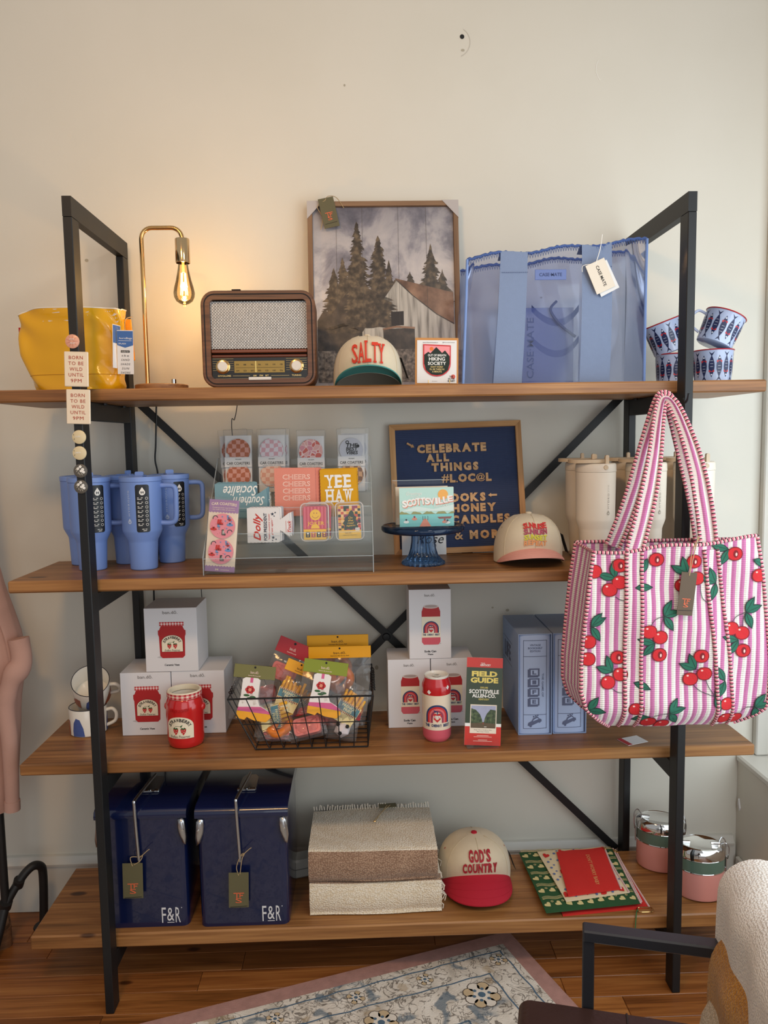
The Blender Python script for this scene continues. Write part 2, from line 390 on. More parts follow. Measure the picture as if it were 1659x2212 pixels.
# floor of narrow boards
FW = [wood('oak_floor_%d' % i, *c, axis=0, scale=1.1, rough=0.38, knots=True) for i, c in enumerate((
    ((96, 54, 22), (146, 88, 42), (172, 114, 60)), ((86, 48, 20), (132, 78, 36), (160, 102, 52)), ((100, 58, 24), (152, 94, 46), (180, 122, 66)), ((92, 50, 20), (138, 82, 38), (166, 108, 54))))]
fl = tag(MB().box(-5.0, 1.6, -5.0, WALLY, -0.06, -0.012, M('floor_underlay', (60, 38, 22), 0.8)).build('floor', ang=0), kind='structure')
rnd = random.Random(3); pw = 0.0826; row = 0; y = WALLY - 0.004; pm = {}
while y > -1.6:
    x = -3.4 - rnd.random() * 0.8
    while x < 1.18:
        L = rnd.choice((0.5, 0.75, 0.95, 1.2)); x1 = min(x + L, 1.189)
        o = MB().box(0.0006, x1 - x - 0.0006, -pw + 0.0007, -0.0007, -0.012, 0, rnd.choice(FW), 0.0012).build('plank', fl, (x, y, 0), ang=0); x = x1
    y -= pw; row += 1
MB().box(-5.0, 1.189, -5.0, y, -0.012, 0, FW[1]).build('distant_boards', fl)

# rug
def rug_mat():
    m = bpy.data.materials.new('rug_pile'); m.use_nodes = True; nt = m.node_tree; b = nt.nodes['Principled BSDF']
    tc = N(nt, 'ShaderNodeTexCoord'); mp = N(nt, 'ShaderNodeMapping'); nt.links.new(tc.outputs['Object'], mp.inputs['Vector'])
    nz = N(nt, 'ShaderNodeTexNoise'); nz.inputs['Scale'].default_value = 16; nz.inputs['Detail'].default_value = 6; nt.links.new(mp.outputs[0], nz.inputs['Vector'])
    base = ramp(nt, [(0.3, (188, 178, 164)), (0.5, (222, 212, 198)), (0.7, (236, 228, 216))], nz.outputs['Fac'])
    # scrolling vine lines: distorted distance bands
    wv = N(nt, 'ShaderNodeTexNoise'); wv.inputs['Scale'].default_value = 26; wv.inputs['Detail'].default_value = 3; wv.inputs['Distortion'].default_value = 1.2; nt.links.new(mp.outputs[0], wv.inputs['Vector'])
    r1 = ramp(nt, [(0.465, (255, 255, 255)), (0.49, (84, 74, 66)), (0.51, (84, 74, 66)), (0.535, (255, 255, 255))], wv.outputs['Fac'])
    vo = N(nt, 'ShaderNodeTexVoronoi'); vo.inputs['Scale'].default_value = 6; vo.inputs['Randomness'].default_value = 0.7; nt.links.new(mp.outputs[0], vo.inputs['Vector'])
    n3 = N(nt, 'ShaderNodeTexNoise'); n3.inputs['Scale'].default_value = 26; nt.links.new(mp.outputs[0], n3.inputs['Vector'])
    sm = N(nt, 'ShaderNodeMath', operation='MULTIPLY_ADD'); nt.links.new(n3.outputs['Fac'], sm.inputs[0]); sm.inputs[1].default_value = 0.5; nt.links.new(vo.outputs['Distance'], sm.inputs[2])
    r2 = ramp(nt, [(0.43, (255, 255, 255)), (0.44, (0, 0, 0)), (0.47, (0, 0, 0)), (0.48, (255, 255, 255))], sm.outputs[0])
    mx = N(nt, 'ShaderNodeMix', data_type='RGBA', blend_type='MULTIPLY'); mx.inputs[0].default_value = 0.75
    nt.links.new(base.outputs[0], mx.inputs[6]); nt.links.new(r1.outputs[0], mx.inputs[7])
    n4 = N(nt, 'ShaderNodeTexNoise'); n4.inputs['Scale'].default_value = 12; n4.inputs['Detail'].default_value = 4; n4.inputs['Distortion'].default_value = 0.6; nt.links.new(mp.outputs[0], n4.inputs['Vector'])
    r4 = ramp(nt, [(0.585, (0, 0, 0)), (0.64, (230, 230, 230))], n4.outputs['Fac'])
    m2 = N(nt, 'ShaderNodeMix', data_type='RGBA'); nt.links.new(r4.outputs[0], m2.inputs[0]); nt.links.new(mx.outputs[2], m2.inputs[6]); m2.inputs[7].default_value = rgb((92, 112, 126))
    n5 = N(nt, 'ShaderNodeTexNoise'); n5.inputs['Scale'].default_value = 13; n5.inputs['Detail'].default_value = 3; mp5 = N(nt, 'ShaderNodeMapping'); mp5.inputs['Location'].default_value = (7, 3, 1)
    nt.links.new(tc.outputs['Object'], mp5.inputs['Vector']); nt.links.new(mp5.outputs[0], n5.inputs['Vector'])
    r5 = ramp(nt, [(0.62, (0, 0, 0)), (0.66, (200, 200, 200))], n5.outputs['Fac'])
    m3 = N(nt, 'ShaderNodeMix', data_type='RGBA'); nt.links.new(r5.outputs[0], m3.inputs[0]); nt.links.new(m2.outputs[2], m3.inputs[6]); m3.inputs[7].default_value = rgb((176, 152, 118))
    nt.links.new(m3.outputs[2], b.inputs['Base Color']); b.inputs['Roughness'].default_value = 0.95
    n6 = N(nt, 'ShaderNodeTexNoise'); n6.inputs['Scale'].default_value = 240; nt.links.new(mp.outputs[0], n6.inputs['Vector'])
    bp = N(nt, 'ShaderNodeBump'); bp.inputs['Strength'].default_value = 0.5; bp.inputs['Distance'].default_value = 0.004
    nt.links.new(n6.outputs['Fac'], bp.inputs['Height']); nt.links.new(bp.outputs['Normal'], b.inputs['Normal'])
    return m
RUG = rug_mat()
rc = Vector((0.372, 0.287)); d1 = Vector((-0.954, -0.299)); d2 = Vector((0.36, -0.933))
def rp(a, b): p = rc + d1 * a + d2 * b; return (p.x, p.y)
rug = thing('rug', 'worn cream floral rug with a pink border running under the shelf', 'rug', (0, 0, 0))
LA, LB = 2.1, 1.6
MB().prism([rp(0.05, 0.05), rp(LA - 0.05, 0.05), rp(LA - 0.05, LB - 0.05), rp(0.05, LB - 0.05)][::-1], 0.0005, 0.0085, RUG).build('pile', rug, ang=0)
PINKB = M('rug_border_pink', (172, 130, 120), 0.95, var=0.25, vs=40, bump=0.5, bs=240)
for q in ([(0, 0), (LA, 0), (LA, 0.05), (0, 0.05)], [(0, 0.05), (0.05, 0.05), (0.05, LB - 0.05), (0, LB - 0.05)]):
    MB().prism([rp(*t) for t in q][::-1], 0.0005, 0.008, PINKB).build('border', rug, ang=0)
RB = M('rug_blue', (82, 106, 126), 0.95, var=0.3, vs=60); RD = M('rug_line', (88, 78, 70), 0.95); RT = M('rug_tan', (200, 176, 140), 0.95, var=0.2, vs=50); RCm = M('rug_cream', (226, 216, 202), 0.95, var=0.1, vs=60, bump=0.4, bs=240)
fnr = lambda u, v, d: (rp(u, v)[0], rp(u, v)[1], 0.0087 + d)
m = MB()
def wob(a, b, n, horiz, amp=0.004):
    return [((a + (b - a) * i / n), amp * math.sin(i * 1.9) * rnd.random()) for i in range(n + 1)]
for off in (0.075, 0.155, 0.30):
    m.line([(p[0], off + p[1]) for p in wob(off, LA - 0.1, 60, True)], 0.0045, RB, fnr, 0.0002)
    m.line([(off + p[1], p[0]) for p in wob(off, LB - 0.1, 50, True)], 0.0045, RB, fnr, 0.0002)
m.build('border_lines', rug, ang=0)
def flower(u, v, s):
    q = MB()
    for k in range(8):
        t = k * pi / 4 + 0.2; q.disc(u + s * 0.62 * math.cos(t), v + s * 0.62 * math.sin(t), s * 0.36, RD, fnr, 0.0003, 10); q.disc(u + s * 0.62 * math.cos(t), v + s * 0.62 * math.sin(t), s * 0.31, RT if k % 2 else RCm, fnr, 0.0005, 10)
    q.disc(u, v, s * 0.42, RCm, fnr, 0.0007, 12); q.disc(u, v, s * 0.2, RB, fnr, 0.0009, 10)
    for k in range(6):
        t = k * pi / 3; q.disc(u + s * 0.42 * math.cos(t), v + s * 0.42 * math.sin(t), s * 0.1, RB, fnr, 0.001, 7)
    q.build('flower', rug, ang=0)
for (u, v, s) in ((0.22, 0.225, 0.055), (0.52, 0.225, 0.05), (0.80, 0.22, 0.05), (0.22, 0.50, 0.05), (0.42, 0.42, 0.07), (0.75, 0.45, 0.07), (0.10, 0.11, 0.028), (0.34, 0.112, 0.026), (0.55, 0.112, 0.028), (0.78, 0.112, 0.026), (0.112, 0.35, 0.027)): flower(u, v, s)

# ------------------------------------------------------------------ shelving unit
STEELB = M('black_steel', (22, 22, 23), 0.48, var=0.08, vs=30)
SHW = wood('shelf_wood', (100, 64, 32), (144, 96, 52), (174, 124, 72), axis=0, scale=0.9, rough=0.42, knots=True)
W, w, H, D, dp = 0.8052, 0.0228, 2.194, 0.468, 0.05
su = thing('shelving_unit', 'tall black steel shelving unit with four thick wooden shelves against the wall', 'shelf', (0, 0, 0))
for sx in (-1, 1):
    xa, xb = (-W, -W + w) if sx < 0 else (W - w, W)
    for (ya, yb) in ((0, dp), (D - dp, D)): MB().box(xa, xb, ya, yb, 0.0005, H - 0.05 if ya else H - 0.05, STEELB, 0.0018).build('post', su, ang=0)
    # the mitred top rail
    r = MB(); r.prism([(0, H - 0.0499), (dp, H - 0.0499), (D - dp, H - 0.0499), (D, H - 0.0499), (D, H - 0.001), (D - 0.001, H), (0.001, H), (0, H - 0.001)], xa, xb, STEELB, axis='x'); r.build('top_rail', su, ang=0)
    for z in (Z1 - 0.033, Z2 - 0.033, Z3 - 0.033, Z4 - 0.042):
        MB().box(xa + 0.001, xb - 0.001, dp + 0.0002, D - dp - 0.0002, z - 0.05, z - 0.0005, STEELB, 0.0015).build('side_rail', su, ang=0)
        for yq in (0.16, 0.33):
            MB().lathe([(0.0, 0), (0.007, 0), (0.007, -0.005), (0, -0.005)], DARKPLASTIC, 8).build('bolt', su, (xa + (0.03 if sx < 0 else -0.01), yq, z - 0.0006))
for (z, t, xl, xr) in ((Z1, 0.033, -1.045, 1.0365), (Z2, 0.033, -1.030, 1.036), (Z3, 0.033, -1.030, 1.034), (Z4, 0.042, -1.030, 1.034)):
    o = MB().box(xl, xr, -0.175, 0.175, -t, 0, SHW, 0.004).build('shelf_board', su, (0, 0.066 + 0.175, z), ang=0)
E1 = (-0.775, 1.70); E2 = (0.762, 0.20)
def brace(a, b, y):
    A = Vector((a[0], 0, a[1])); B = Vector((b[0], 0, b[1])); dr = (B - A).normalized(); nn = Vector((-dr.z, 0, dr.x)) * 0.0125
    vs = []
    for yy in (y, y + 0.003): vs += [(p.x, yy, p.z) for p in (A + nn, B + nn, B - nn, A - nn)]
    MB().add(vs, [(0, 1, 2, 3), (7, 6, 5, 4), (0, 4, 5, 1), (1, 5, 6, 2), (2, 6, 7, 3), (3, 7, 4, 0)], STEELB).build('cross_brace', su, ang=0)
brace((-0.775, 1.708), (0.775, 0.172), 0.462); brace((0.79, 1.715), (-0.775, 0.16), 0.4655)
MB().lathe([(0, 0.006), (0.011, 0.005), (0.013, 0), (0, 0)], STEELB, 14).build('brace_bolt', su, (0.003, 0.461, 0.928), (pi / 2, 0, 0))
# steel hook on the right front post
hk = MB(); hk.tube(smooth([(0.006, 0.002, 0), (0.002, -0.006, 0.002), (0, -0.02, -0.008), (0, -0.034, 0.0), (0, -0.04, 0.014)], 5), 0.003, STEELB, 8); hk.build('hook', su, (0.776, 0, 1.665))
# ------------------------------------------------------------------ things on the top shelf
def swing_tag(parent, mat, w, h, loc, rot, prints=None, name='price_tag', string=None, smat=None):
    """a card tag with a punched hole; its print and string are sub-parts"""
    o = MB().box(-w / 2, w / 2, -0.0006, 0.0006, -h, 0, mat, 0.0003).build(name, parent, loc, rot, ang=0)
    if prints:
        q = MB(); prints(q, lambda u, v, d: (u, -0.0006 - d, v)); q.build('print', o, ang=0)
    if string:
        t = MB()
        for s in string: t.tube(smooth(s, 5), 0.0011, smat or TWINE, 5)
        t.build('string', o)
    return o
def tfs(q, fn, cx=0.0, cy=-0.055, s=0.022):
    """a monogram of a crossbar T, an F hung on it and an S below"""
    k = s * 0.11
    q.line([(cx - s * .62, cy + s * .5), (cx + s * .62, cy + s * .5)], k, ORANGE, fn)
    q.line([(cx - s * .22, cy + s * .5), (cx - s * .22, cy - s * .15)], k, ORANGE, fn)
    q.line([(cx + s * .14, cy + s * .5), (cx + s * .14, cy - s * .05)], k, ORANGE, fn); q.line([(cx + s * .14, cy + s * .22), (cx + s * .5, cy + s * .22)], k, ORANGE, fn)
    q.text('S', cx, cy - s * .42, s * .75, s * .62, ORANGE, fn, d=0.0007)
    q.line([(cx - s, cy - s * 1.25), (cx + s, cy - s * 1.15)], k * .6, BLACK, fn)

# yellow tote
YV = M('yellow_vinyl', (222, 165, 12), 0.27, var=0.10, vs=9, bump=0.25, bs=22, coat=0.3)
yb = thing('tote_bag', 'glossy yellow vinyl tote bag at the left end of the top shelf', 'bag', (-0.868, 0.21, Z1))
def ybf(a, b, inner=0):
    t = 2 * pi * a; c, s = math.cos(t), math.sin(t)
    w = 0.212 + 0.066 * min(1, b * 2.2) ** 0.7; dpt = 0.13 - 0.04 * b
    cx = 0.012 - 0.012 * min(1, b * 2)
    x = cx + w / 2 * math.copysign(abs(c) ** 0.42, c); y = dpt / 2 * math.copysign(abs(s) ** 0.55, s)
    top = 0.222 + 0.012 * math.sin(t * 1.0 + 0.2) * 0 + (0.010 * c) - 0.007 * math.cos(2 * t + 0.6) * (1 if s < 0 else 0.6)
    z = 0.0008 + b * top
    wr = 0.0065 * math.sin(9 * a * 2 * pi * 0.5 + 6 * b) * (0.25 + b * (1 - b) * 2) + 0.0045 * math.sin(17 * t * 0.35 + 11 * b + 1.5 * math.sin(7 * b))
    if x > 0.04 and b < 0.36: wr += 0.010 * math.sin((x * 55 + b * 16)) * (0.36 - b) * 2.6
    k = 1 - inner * 0.012
    return (x * k + wr * 0.5 * c, y * k + wr * (-1 if s < 0 else 1) * 1.2 * (0.4 + 0.6 * b), z)
m = MB(); m.grid(lambda a, b: ybf(a, b), 72, 26, YV, wrap=True); m.add([ybf(i / 72, 0) for i in range(72)], [list(range(72))], YV)
m.grid(lambda a, b: ybf(a, 1 - b * 0.5, 1), 72, 8, M('tote_lining', (214, 204, 196), 0.8), wrap=True); m.build('bag_body', yb, ang=70)
m = MB(); m.tube([ybf(i / 72, 1) for i in range(72)], 0.0018, M('tote_edge_white', (232, 226, 214), 0.7), 6, closed=True); m.build('rim_trim', yb)
m = MB(); m.tube([Vector(ybf(0.52 + 0.46 * i / 30, 0.20)) + Vector((0, -0.0006, 0)) for i in range(31)], 0.0008, M('yellow_seam', (186, 130, 10), 0.5), 5); m.build('base_seam', yb)
MB().box(-0.150, -0.139, -0.006, -0.005, 0.165, 0.182, M('red_ribbon', (178, 32, 30), 0.7)).build('side_tab', yb)
MB().prism([(0.128, 0.09), (0.156, 0.092), (0.150, 0.207), (0.134, 0.207)], 0.028, 0.040, M('yellow_strap', (232, 150, 20), 0.5), axis='y').build('strap_loop', yb)
TB = M('tag_blue', (62, 104, 168), 0.6)
def bp_(q, fn):
    q.poly([(-0.0215, -0.002), (-0.0215, -0.040), (0, -0.047), (0.0215, -0.040), (0.0215, -0.002)], TB, fn)
    q.text('horeBags', 0.002, -0.022, 0.034, 0.006, WHITE, fn); q.line([(-0.018, -0.028), (0.018, -0.028)], 0.0008, WHITE, fn, 0.0008)
    q.text('SPLASH', -0.008, -0.036, 0.02, 0.004, WHITE, fn)
    q.rect(-0.012, 0.012, -0.060, -0.054, BLACK, fn); q.text('made for', 0, -0.057, 0.02, 0.0035, WHITE, fn, 0.0008)
    for i, s in enumerate(('the', 'SAND', 'SHADE', 'SUN', 'SHORE')): q.text(s, 0, -0.068 - 0.0115 * i, 0.010 + 0.0032 * len(s), 0.0055, BLACK, fn, shear=0.2, space=1.3)
swing_tag(yb, PAPER, 0.044, 0.118, (0.163, -0.07, 0.162), (0.02, 0.03, 0.0), bp_, 'swing_tag', [[(0, 0, -0.006), (-0.004, 0.02, 0.03), (-0.006, 0.09, 0.048)]])
swing_tag(yb, PAPER, 0.03, 0.118, (0.138, -0.062, 0.178), (0.0, 0.05, 1.15), lambda q, fn: q.rect(-0.014, 0.014, -0.05, -0.002, TB, fn), 'swing_tag')

# pins and magnets stuck to the left front post
CREAM = M('cream_enamel', (232, 216, 192), 0.35); REDINK = M('brick_red_ink', (172, 64, 48), 0.6)
for i, (x, z, lab) in enumerate(((-0.789, 1.765, 'upper cream square magnet reading BORN TO BE WILD UNTIL 9PM'), (-0.789, 1.670, 'lower cream square magnet reading BORN TO BE WILD UNTIL 9PM, below the shelf edge'))):
    t = thing('square_magnet', lab, 'magnet', (x, -0.0035, z), group='magnets on the left post', rot=(0, 0.035, 0))
    MB().box(-0.030, 0.030, -0.0032, 0.0032, -0.044, 0.044, CREAM, 0.0016).build('tile', t, ang=0)
    q = MB(); fn = lambda u, v, d: (u, -0.0033 - d, v)
    for k, (s, wd) in enumerate((('BORN', 0.035), ('TO BE', 0.038), ('WILD', 0.032), ('UNTIL', 0.038), ('9PM', 0.027))): q.text(s, 0.0, 0.029 - k * 0.0145, wd, 0.0088, REDINK, fn, space=1.15)
    q.build('lettering', t, ang=0)
PB = M('pin_beige', (214, 198, 160), 0.3); PG = M('pin_grey', (92, 88, 82), 0.3); PP = M('pin_pink', (218, 160, 136), 0.3); PGN = M('pennant_green', (84, 88, 76), 0.6)
for i, (x, z) in enumerate(((-0.796, 1.835), (-0.792, 1.593), (-0.793, 1.552), (-0.793, 1.506), (-0.794, 1.465))):
    lab = ('round pink pin button above the square magnets', 'upper beige pin button with a pennant', 'lower beige pin button with a pennant', 'upper grey pin button with white flowers', 'lowest grey pin button with white flowers')[i]
    t = thing('pin_button', lab, 'pin', (x, -0.0006, z), group='pin buttons on the left post')
    b = (PP, PB, PB, PG, PG)[i]
    MB().at(rot=(pi / 2, 0, 0)).lathe([(0, 0), (0.0165, 0.0), (0.018, 0.002), (0.0172, 0.0042), (0.012, 0.006), (0, 0.0066)], b, 24).build('disc', t)
    fn = lambda u, v, d: (u, -0.0066 + 14 * (u * u + v * v) * 0.6 - d - 0.0003, v); q = MB()
    if i == 0:
        for k in range(9): a = k * 2 * pi / 9; q.line([(0.004 * math.cos(a), 0.004 * math.sin(a)), (0.0145 * math.cos(a), 0.0145 * math.sin(a))], 0.0012, M('pin_ray', (196, 126, 106), 0.5), fn)
        q.text('PEW', 0.001, 0.005, 0.012, 0.004, WHITE, fn, d=0.0008); q.text('PEW', 0.002, -0.005, 0.012, 0.004, WHITE, fn, d=0.0008)
    elif i < 3:
        q.poly([(-0.011, 0.006), (-0.011, -0.005), (0.013, 0.001)], PGN, fn); q.line([(-0.0125, 0.008), (-0.0115, -0.007)], 0.0012, PGN, fn)
        q.text(('YOUTH', 'EARTH')[i - 1], -0.002, 0.0012, 0.013, 0.004, WHITE, fn, d=0.0008, bold=0.02)
    else:
        for (a, b_) in ((0.001, 0.011), (-0.005, 0.006), (0.007, 0.004), (0.003, 0.000), (0.009, -0.003)):
            for k in range(5): q.disc(a + 0.0022 * math.cos(k * 1.257), b_ + 0.0022 * math.sin(k * 1.257), 0.0017, WHITE, fn, 0.0003, 7)
        for (a, b_, c) in ((-0.009, -0.002, 0.8), (-0.005, -0.008, 0.3), (0.0, -0.011, -0.3), (0.006, -0.011, -0.7), (-0.011, 0.003, 1.2)): q.line([(a, b_), (a + 0.005 * math.sin(c), b_ + 0.006)], 0.0012, M('pin_leaf', (196, 190, 176), 0.6), fn)
    q.build('motif', t, ang=0)

# table lamp with an amber filament bulb
LW = wood('lamp_base_wood', (120, 84, 52), (156, 114, 74), (178, 136, 94), rough=0.5)
lp = thing('table_lamp', 'brass rod table lamp with a bare glowing filament bulb', 'lamp', (-0.642, 0.26, Z1))
MB().lathe([(0, 0.0003), (0.074, 0.0003), (0.075, 0.002), (0.075, 0.020), (0.073, 0.022), (0, 0.022)], LW, 48).build('base', lp)
rod = [(-0.040, 0, 0.022), (-0.040, 0, 0.2), (-0.040, 0, 0.434)] + [(-0.040 + 0.03 - 0.03 * math.cos(t), 0, 0.434 + 0.03 * math.sin(t)) for t in [k * pi / 16 for k in range(1, 9)]] + \
      [(0.045 + 0.03 * math.sin(t), 0, 0.464 - 0.03 * (1 - math.cos(t))) for t in [k * pi / 16 for k in range(0, 9)]] + [(0.075, 0, 0.425)]
MB().tube(rod, 0.0062, GOLD, 14).build('rod', lp)
MB().lathe([(0, 0.436), (0.007, 0.436), (0.0195, 0.433), (0.0205, 0.431), (0.0205, 0.366), (0.019, 0.365), (0.019, 0.42), (0, 0.42)], M('polished_brass', (224, 190, 142), 0.12, metal=1.0), 28, c=(0.075, 0)).build('socket', lp)
bulb_o = [(0.0125, 0.372), (0.0135, 0.362), (0.0150, 0.350), (0.0215, 0.318), (0.0275, 0.297), (0.0300, 0.282), (0.0285, 0.270), (0.023, 0.259), (0.013, 0.252), (0.005, 0.249), (0.003, 0.244), (0, 0.243)]
bl = MB(); bl.lathe(bulb_o, glassy('amber_glass', (1.0, 0.86, 0.62), 0.03, 1.45, 0.9), 28, c=(0.075, 0)); bl = bl.build('bulb', lp)
fm = M('glowing_filament', (255, 205, 120), 0.5, emit=14)
f = MB()
for k in range(6):
    a = k * pi / 3 + 0.3; f.tube([(0.075 + 0.006 * math.cos(a), 0.006 * math.sin(a), 0.338), (0.075 + 0.010 * math.cos(a), 0.010 * math.sin(a), 0.276)], 0.0011, fm, 6)
f.build('filament', bl)
f = MB(); f.tube([(0.075, 0, 0.37), (0.075, 0, 0.34)], 0.004, M('filament_mount', (240, 220, 180), 0.3, alpha=0.5), 8); f.build('mount', bl)
MB().lathe([(0, 0.022), (0.007, 0.022), (0.0072, 0.036), (0.006, 0.037), (0, 0.037)], CHROME, 16, c=(0.040, -0.02)).build('switch_knob', lp)
cd = MB(); cd.tube(smooth([(-0.05, 0.07, 0.006), (-0.065, 0.12, 0.004), (-0.07, 0.197, 0.0), (-0.072, 0.2, -0.05), (-0.078, 0.2, -0.15), (-0.082, 0.2, -0.2), (-0.075, 0.2, -0.27), (-0.085, 0.198, -0.5), (-0.105, 0.2, -0.62), (-0.10, 0.2, -0.9), (-0.09, 0.2, -1.2)], 6), 0.003, DARKPLASTIC, 6); cd.build('cord', lp)
ld = bpy.data.lights.new('bulb_glow', 'POINT'); ld.energy = 2.6; ld.color = (1.0, 0.66, 0.28); ld.shadow_soft_size = 0.012
lo = bpy.data.objects.new('bulb_glow', ld); col.objects.link(lo); lo.parent = lp; lo.location = (0.075, 0, 0.30)

# radio
RW = wood('radio_veneer', (72, 42, 24), (104, 64, 38), (126, 82, 50), axis=0, scale=1.6, rough=0.38)
rd = thing('radio', 'retro wooden radio with a silver mesh grille and two knobs', 'radio', (-0.343, 0.145, Z1), 0.02)
RWd, RH, RDp = 0.312, 0.262, 0.13
outer = rrect(RWd, RH, 0.038, 7, 0, RH / 2 + 0.004); inner = rrect(RWd - 0.048, RH - 0.048, 0.012, 7, 0, RH / 2 + 0.004)
c = MB(); n = len(outer)
mid = rrect(RWd - 0.006, RH - 0.006, 0.035, 7, 0, RH / 2 + 0.004)
vs = [(x, RDp, z) for x, z in outer] + [(x, 0.004, z) for x, z in outer] + [(x, 0, z) for x, z in mid] + [(x, 0, z) for x, z in inner] + [(x, 0.016, z) for x, z in inner]
fs = []
for k in range(4): fs += [(k * n + i, k * n + (i + 1) % n, (k + 1) * n + (i + 1) % n, (k + 1) * n + i) for i in range(n)]
c.add(vs, fs + [list(range(n))], RW); c.build('cabinet', rd, ang=30)
q = MB(); q.tube([(x, -0.0002, z) for x, z in rrect(RWd - 0.020, RH - 0.020, 0.028, 7, 0, RH / 2 + 0.004)], 0.0016, BLACK, 6, closed=True); q.build('front_inlay', rd)
def mesh_grille():
    m = bpy.data.materials.new('woven_grille'); m.use_nodes = True; nt = m.node_tree; b = nt.nodes['Principled BSDF']
    tc = N(nt, 'ShaderNodeTexCoord'); mp = N(nt, 'ShaderNodeMapping'); mp.inputs['Rotation'].default_value = (pi / 2, 0, 0); nt.links.new(tc.outputs['Object'], mp.inputs['Vector'])
    mp.inputs['Rotation'].default_value = (-pi / 2, 0, 0)
    sp = N(nt, 'ShaderNodeSeparateXYZ'); nt.links.new(tc.outputs['Object'], sp.inputs[0]); cb = N(nt, 'ShaderNodeCombineXYZ'); nt.links.new(sp.outputs[2], cb.inputs[0]); nt.links.new(sp.outputs[0], cb.inputs[1])
    br = N(nt, 'ShaderNodeTexBrick'); br.inputs['Scale'].default_value = 1.0; br.inputs['Brick Width'].default_value = 0.0082; br.inputs['Row Height'].default_value = 0.0040
    br.inputs['Mortar Size'].default_value = 0.00075; br.inputs['Mortar Smooth'].default_value = 0.2; br.inputs['Color1'].default_value = rgb((232, 230, 226)); br.inputs['Color2'].default_value = rgb((214, 212, 208)); br.inputs['Mortar'].default_value = rgb((44, 36, 32))
    nt.links.new(cb.outputs[0], br.inputs['Vector']); nt.links.new(br.outputs['Color'], b.inputs['Base Color']); b.inputs['Roughness'].default_value = 0.35; b.inputs['Metallic'].default_value = 0.25
    bp = N(nt, 'ShaderNodeBump'); bp.invert = True; bp.inputs['Strength'].default_value = 0.6; bp.inputs['Distance'].default_value = 0.002; nt.links.new(br.outputs['Fac'], bp.inputs['Height']); nt.links.new(bp.outputs['Normal'], b.inputs['Normal'])
    return m
MB().box(-0.131, 0.131, 0.0145, 0.0158, 0.11, 0.239, mesh_grille()).build('grille', rd, ang=0)
FB = wood('radio_reddish_bar', (84, 40, 24), (112, 56, 34), (130, 70, 44), axis=0, rough=0.35)
MB().box(-0.131, 0.131, 0.0, 0.0155, 0.098, 0.107, FB, 0.002).build('front_bar', rd, ang=0); MB().box(-0.131, 0.131, 0.004, 0.0155, 0.086, 0.0935, FB, 0.002).build('front_bar', rd, ang=0)
dl = MB().box(-0.131, 0.131, 0.006, 0.0155, 0.030, 0.0855, M('dial_black', (24, 22, 21), 0.3)).build('dial_panel', rd, ang=0)
GOLDINK = M('gold_foil', (206, 180, 120), 0.35, metal=0.6)
fn = lambda u, v, d: (u, 0.0058 - d, v); q = MB()
for sgn in (-1, 1):
    for k in range(6): q.rect(min(sgn * 0.129, sgn * 0.072), max(sgn * 0.129, sgn * 0.072), 0.082 - k * 0.0062, 0.0825 - k * 0.0062, GOLDINK, fn)
q.text('O/VOLUME', -0.098, 0.036, 0.036, 0.005, GOLDINK, fn, bold=0.02); q.text('TUNING', 0.100, 0.036, 0.026, 0.005, GOLDINK, fn, bold=0.02)
for s, x in (('AM', -0.015), ('FM', 0.003), ('BT', 0.019)): q.text(s, x, 0.036, 0.009, 0.0045, GOLDINK, fn, bold=0.02)
for a, b_ in ((-0.075, -0.028), (0.030, 0.080)): q.rect(a, b_, 0.0355, 0.0362, GOLDINK, fn)
q.build('dial_lettering', dl, ang=0)
sclm = M('dial_scale_gold', (150, 122, 58), 0.3, metal=0.3)
q = MB(); q.box(-0.070, 0.068, 0.0035, 0.0058, 0.044, 0.076, sclm); fn2 = lambda u, v, d: (u, 0.0034 - d, v)
for k, s in enumerate(('FM', '88', '92', '96', '100', '104', '108')): q.text(s, -0.061 + k * 0.020, 0.066, 0.007, 0.0042, BLACK, fn2)
for k, s in enumerate(('AM', '53', '60', '80', '120', '160', 'KHz')): q.text(s, -0.061 + k * 0.020, 0.0495, 0.008, 0.0042, BLACK, fn2)
q.line([(-0.066, 0.058), (0.064, 0.058)], 0.0006, BLACK, fn2); sco = q.build('tuning_scale', dl, ang=0)
MB().box(-0.0125, -0.0095, 0.0015, 0.0034, 0.0445, 0.0755, M('needle_yellow', (226, 204, 120), 0.3)).build('needle', dl, ang=0)
for sgn in (-1, 1):
    k = MB(); k.at((sgn * 0.101, 0.0058, 0.061), (pi / 2, 0, 0))
    k.lathe([(0, 0), (0.0195, 0), (0.0195, 0.003), (0.0165, 0.0045)], GOLD, 28); k.lathe([(0.0165, 0.0045), (0.016, 0.013), (0.0135, 0.0135)], GOLD, 28); k.lathe([(0.0135, 0.0135), (0.012, 0.0150), (0, 0.0152)], M('knob_ivory', (226, 218, 206), 0.3), 28); k.build('knob', rd)
MB().box(-0.031, 0.031, -0.004, 0.0155, 0.0235, 0.0315, M('band_switch_white', (226, 222, 214), 0.3), 0.001).build('band_switch', rd, ang=0)
MB().box(-0.131, 0.131, 0.010, 0.0155, 0.026, 0.0296, M('brass_strip', (168, 150, 120), 0.3, metal=0.8)).build('trim_strip', rd, ang=0)
MB().box(-0.085, 0.045, 0.02, 0.06, RH + 0.004, RH + 0.0075, DARKPLASTIC, 0.001).build('top_plate', rd, ang=0)
MB().box(-0.073, -0.048, 0.018, 0.05, RH + 0.0076, RH + 0.0105, DARKPLASTIC, 0.001).build('power_button', rd, ang=0)
for sgn in (-1, 1): MB().lathe([(0, 0), (0.009, 0), (0.009, 0.006), (0, 0.006)], BLACK, 10).build('foot', rd, (sgn * 0.11, 0.06, 0.0003))
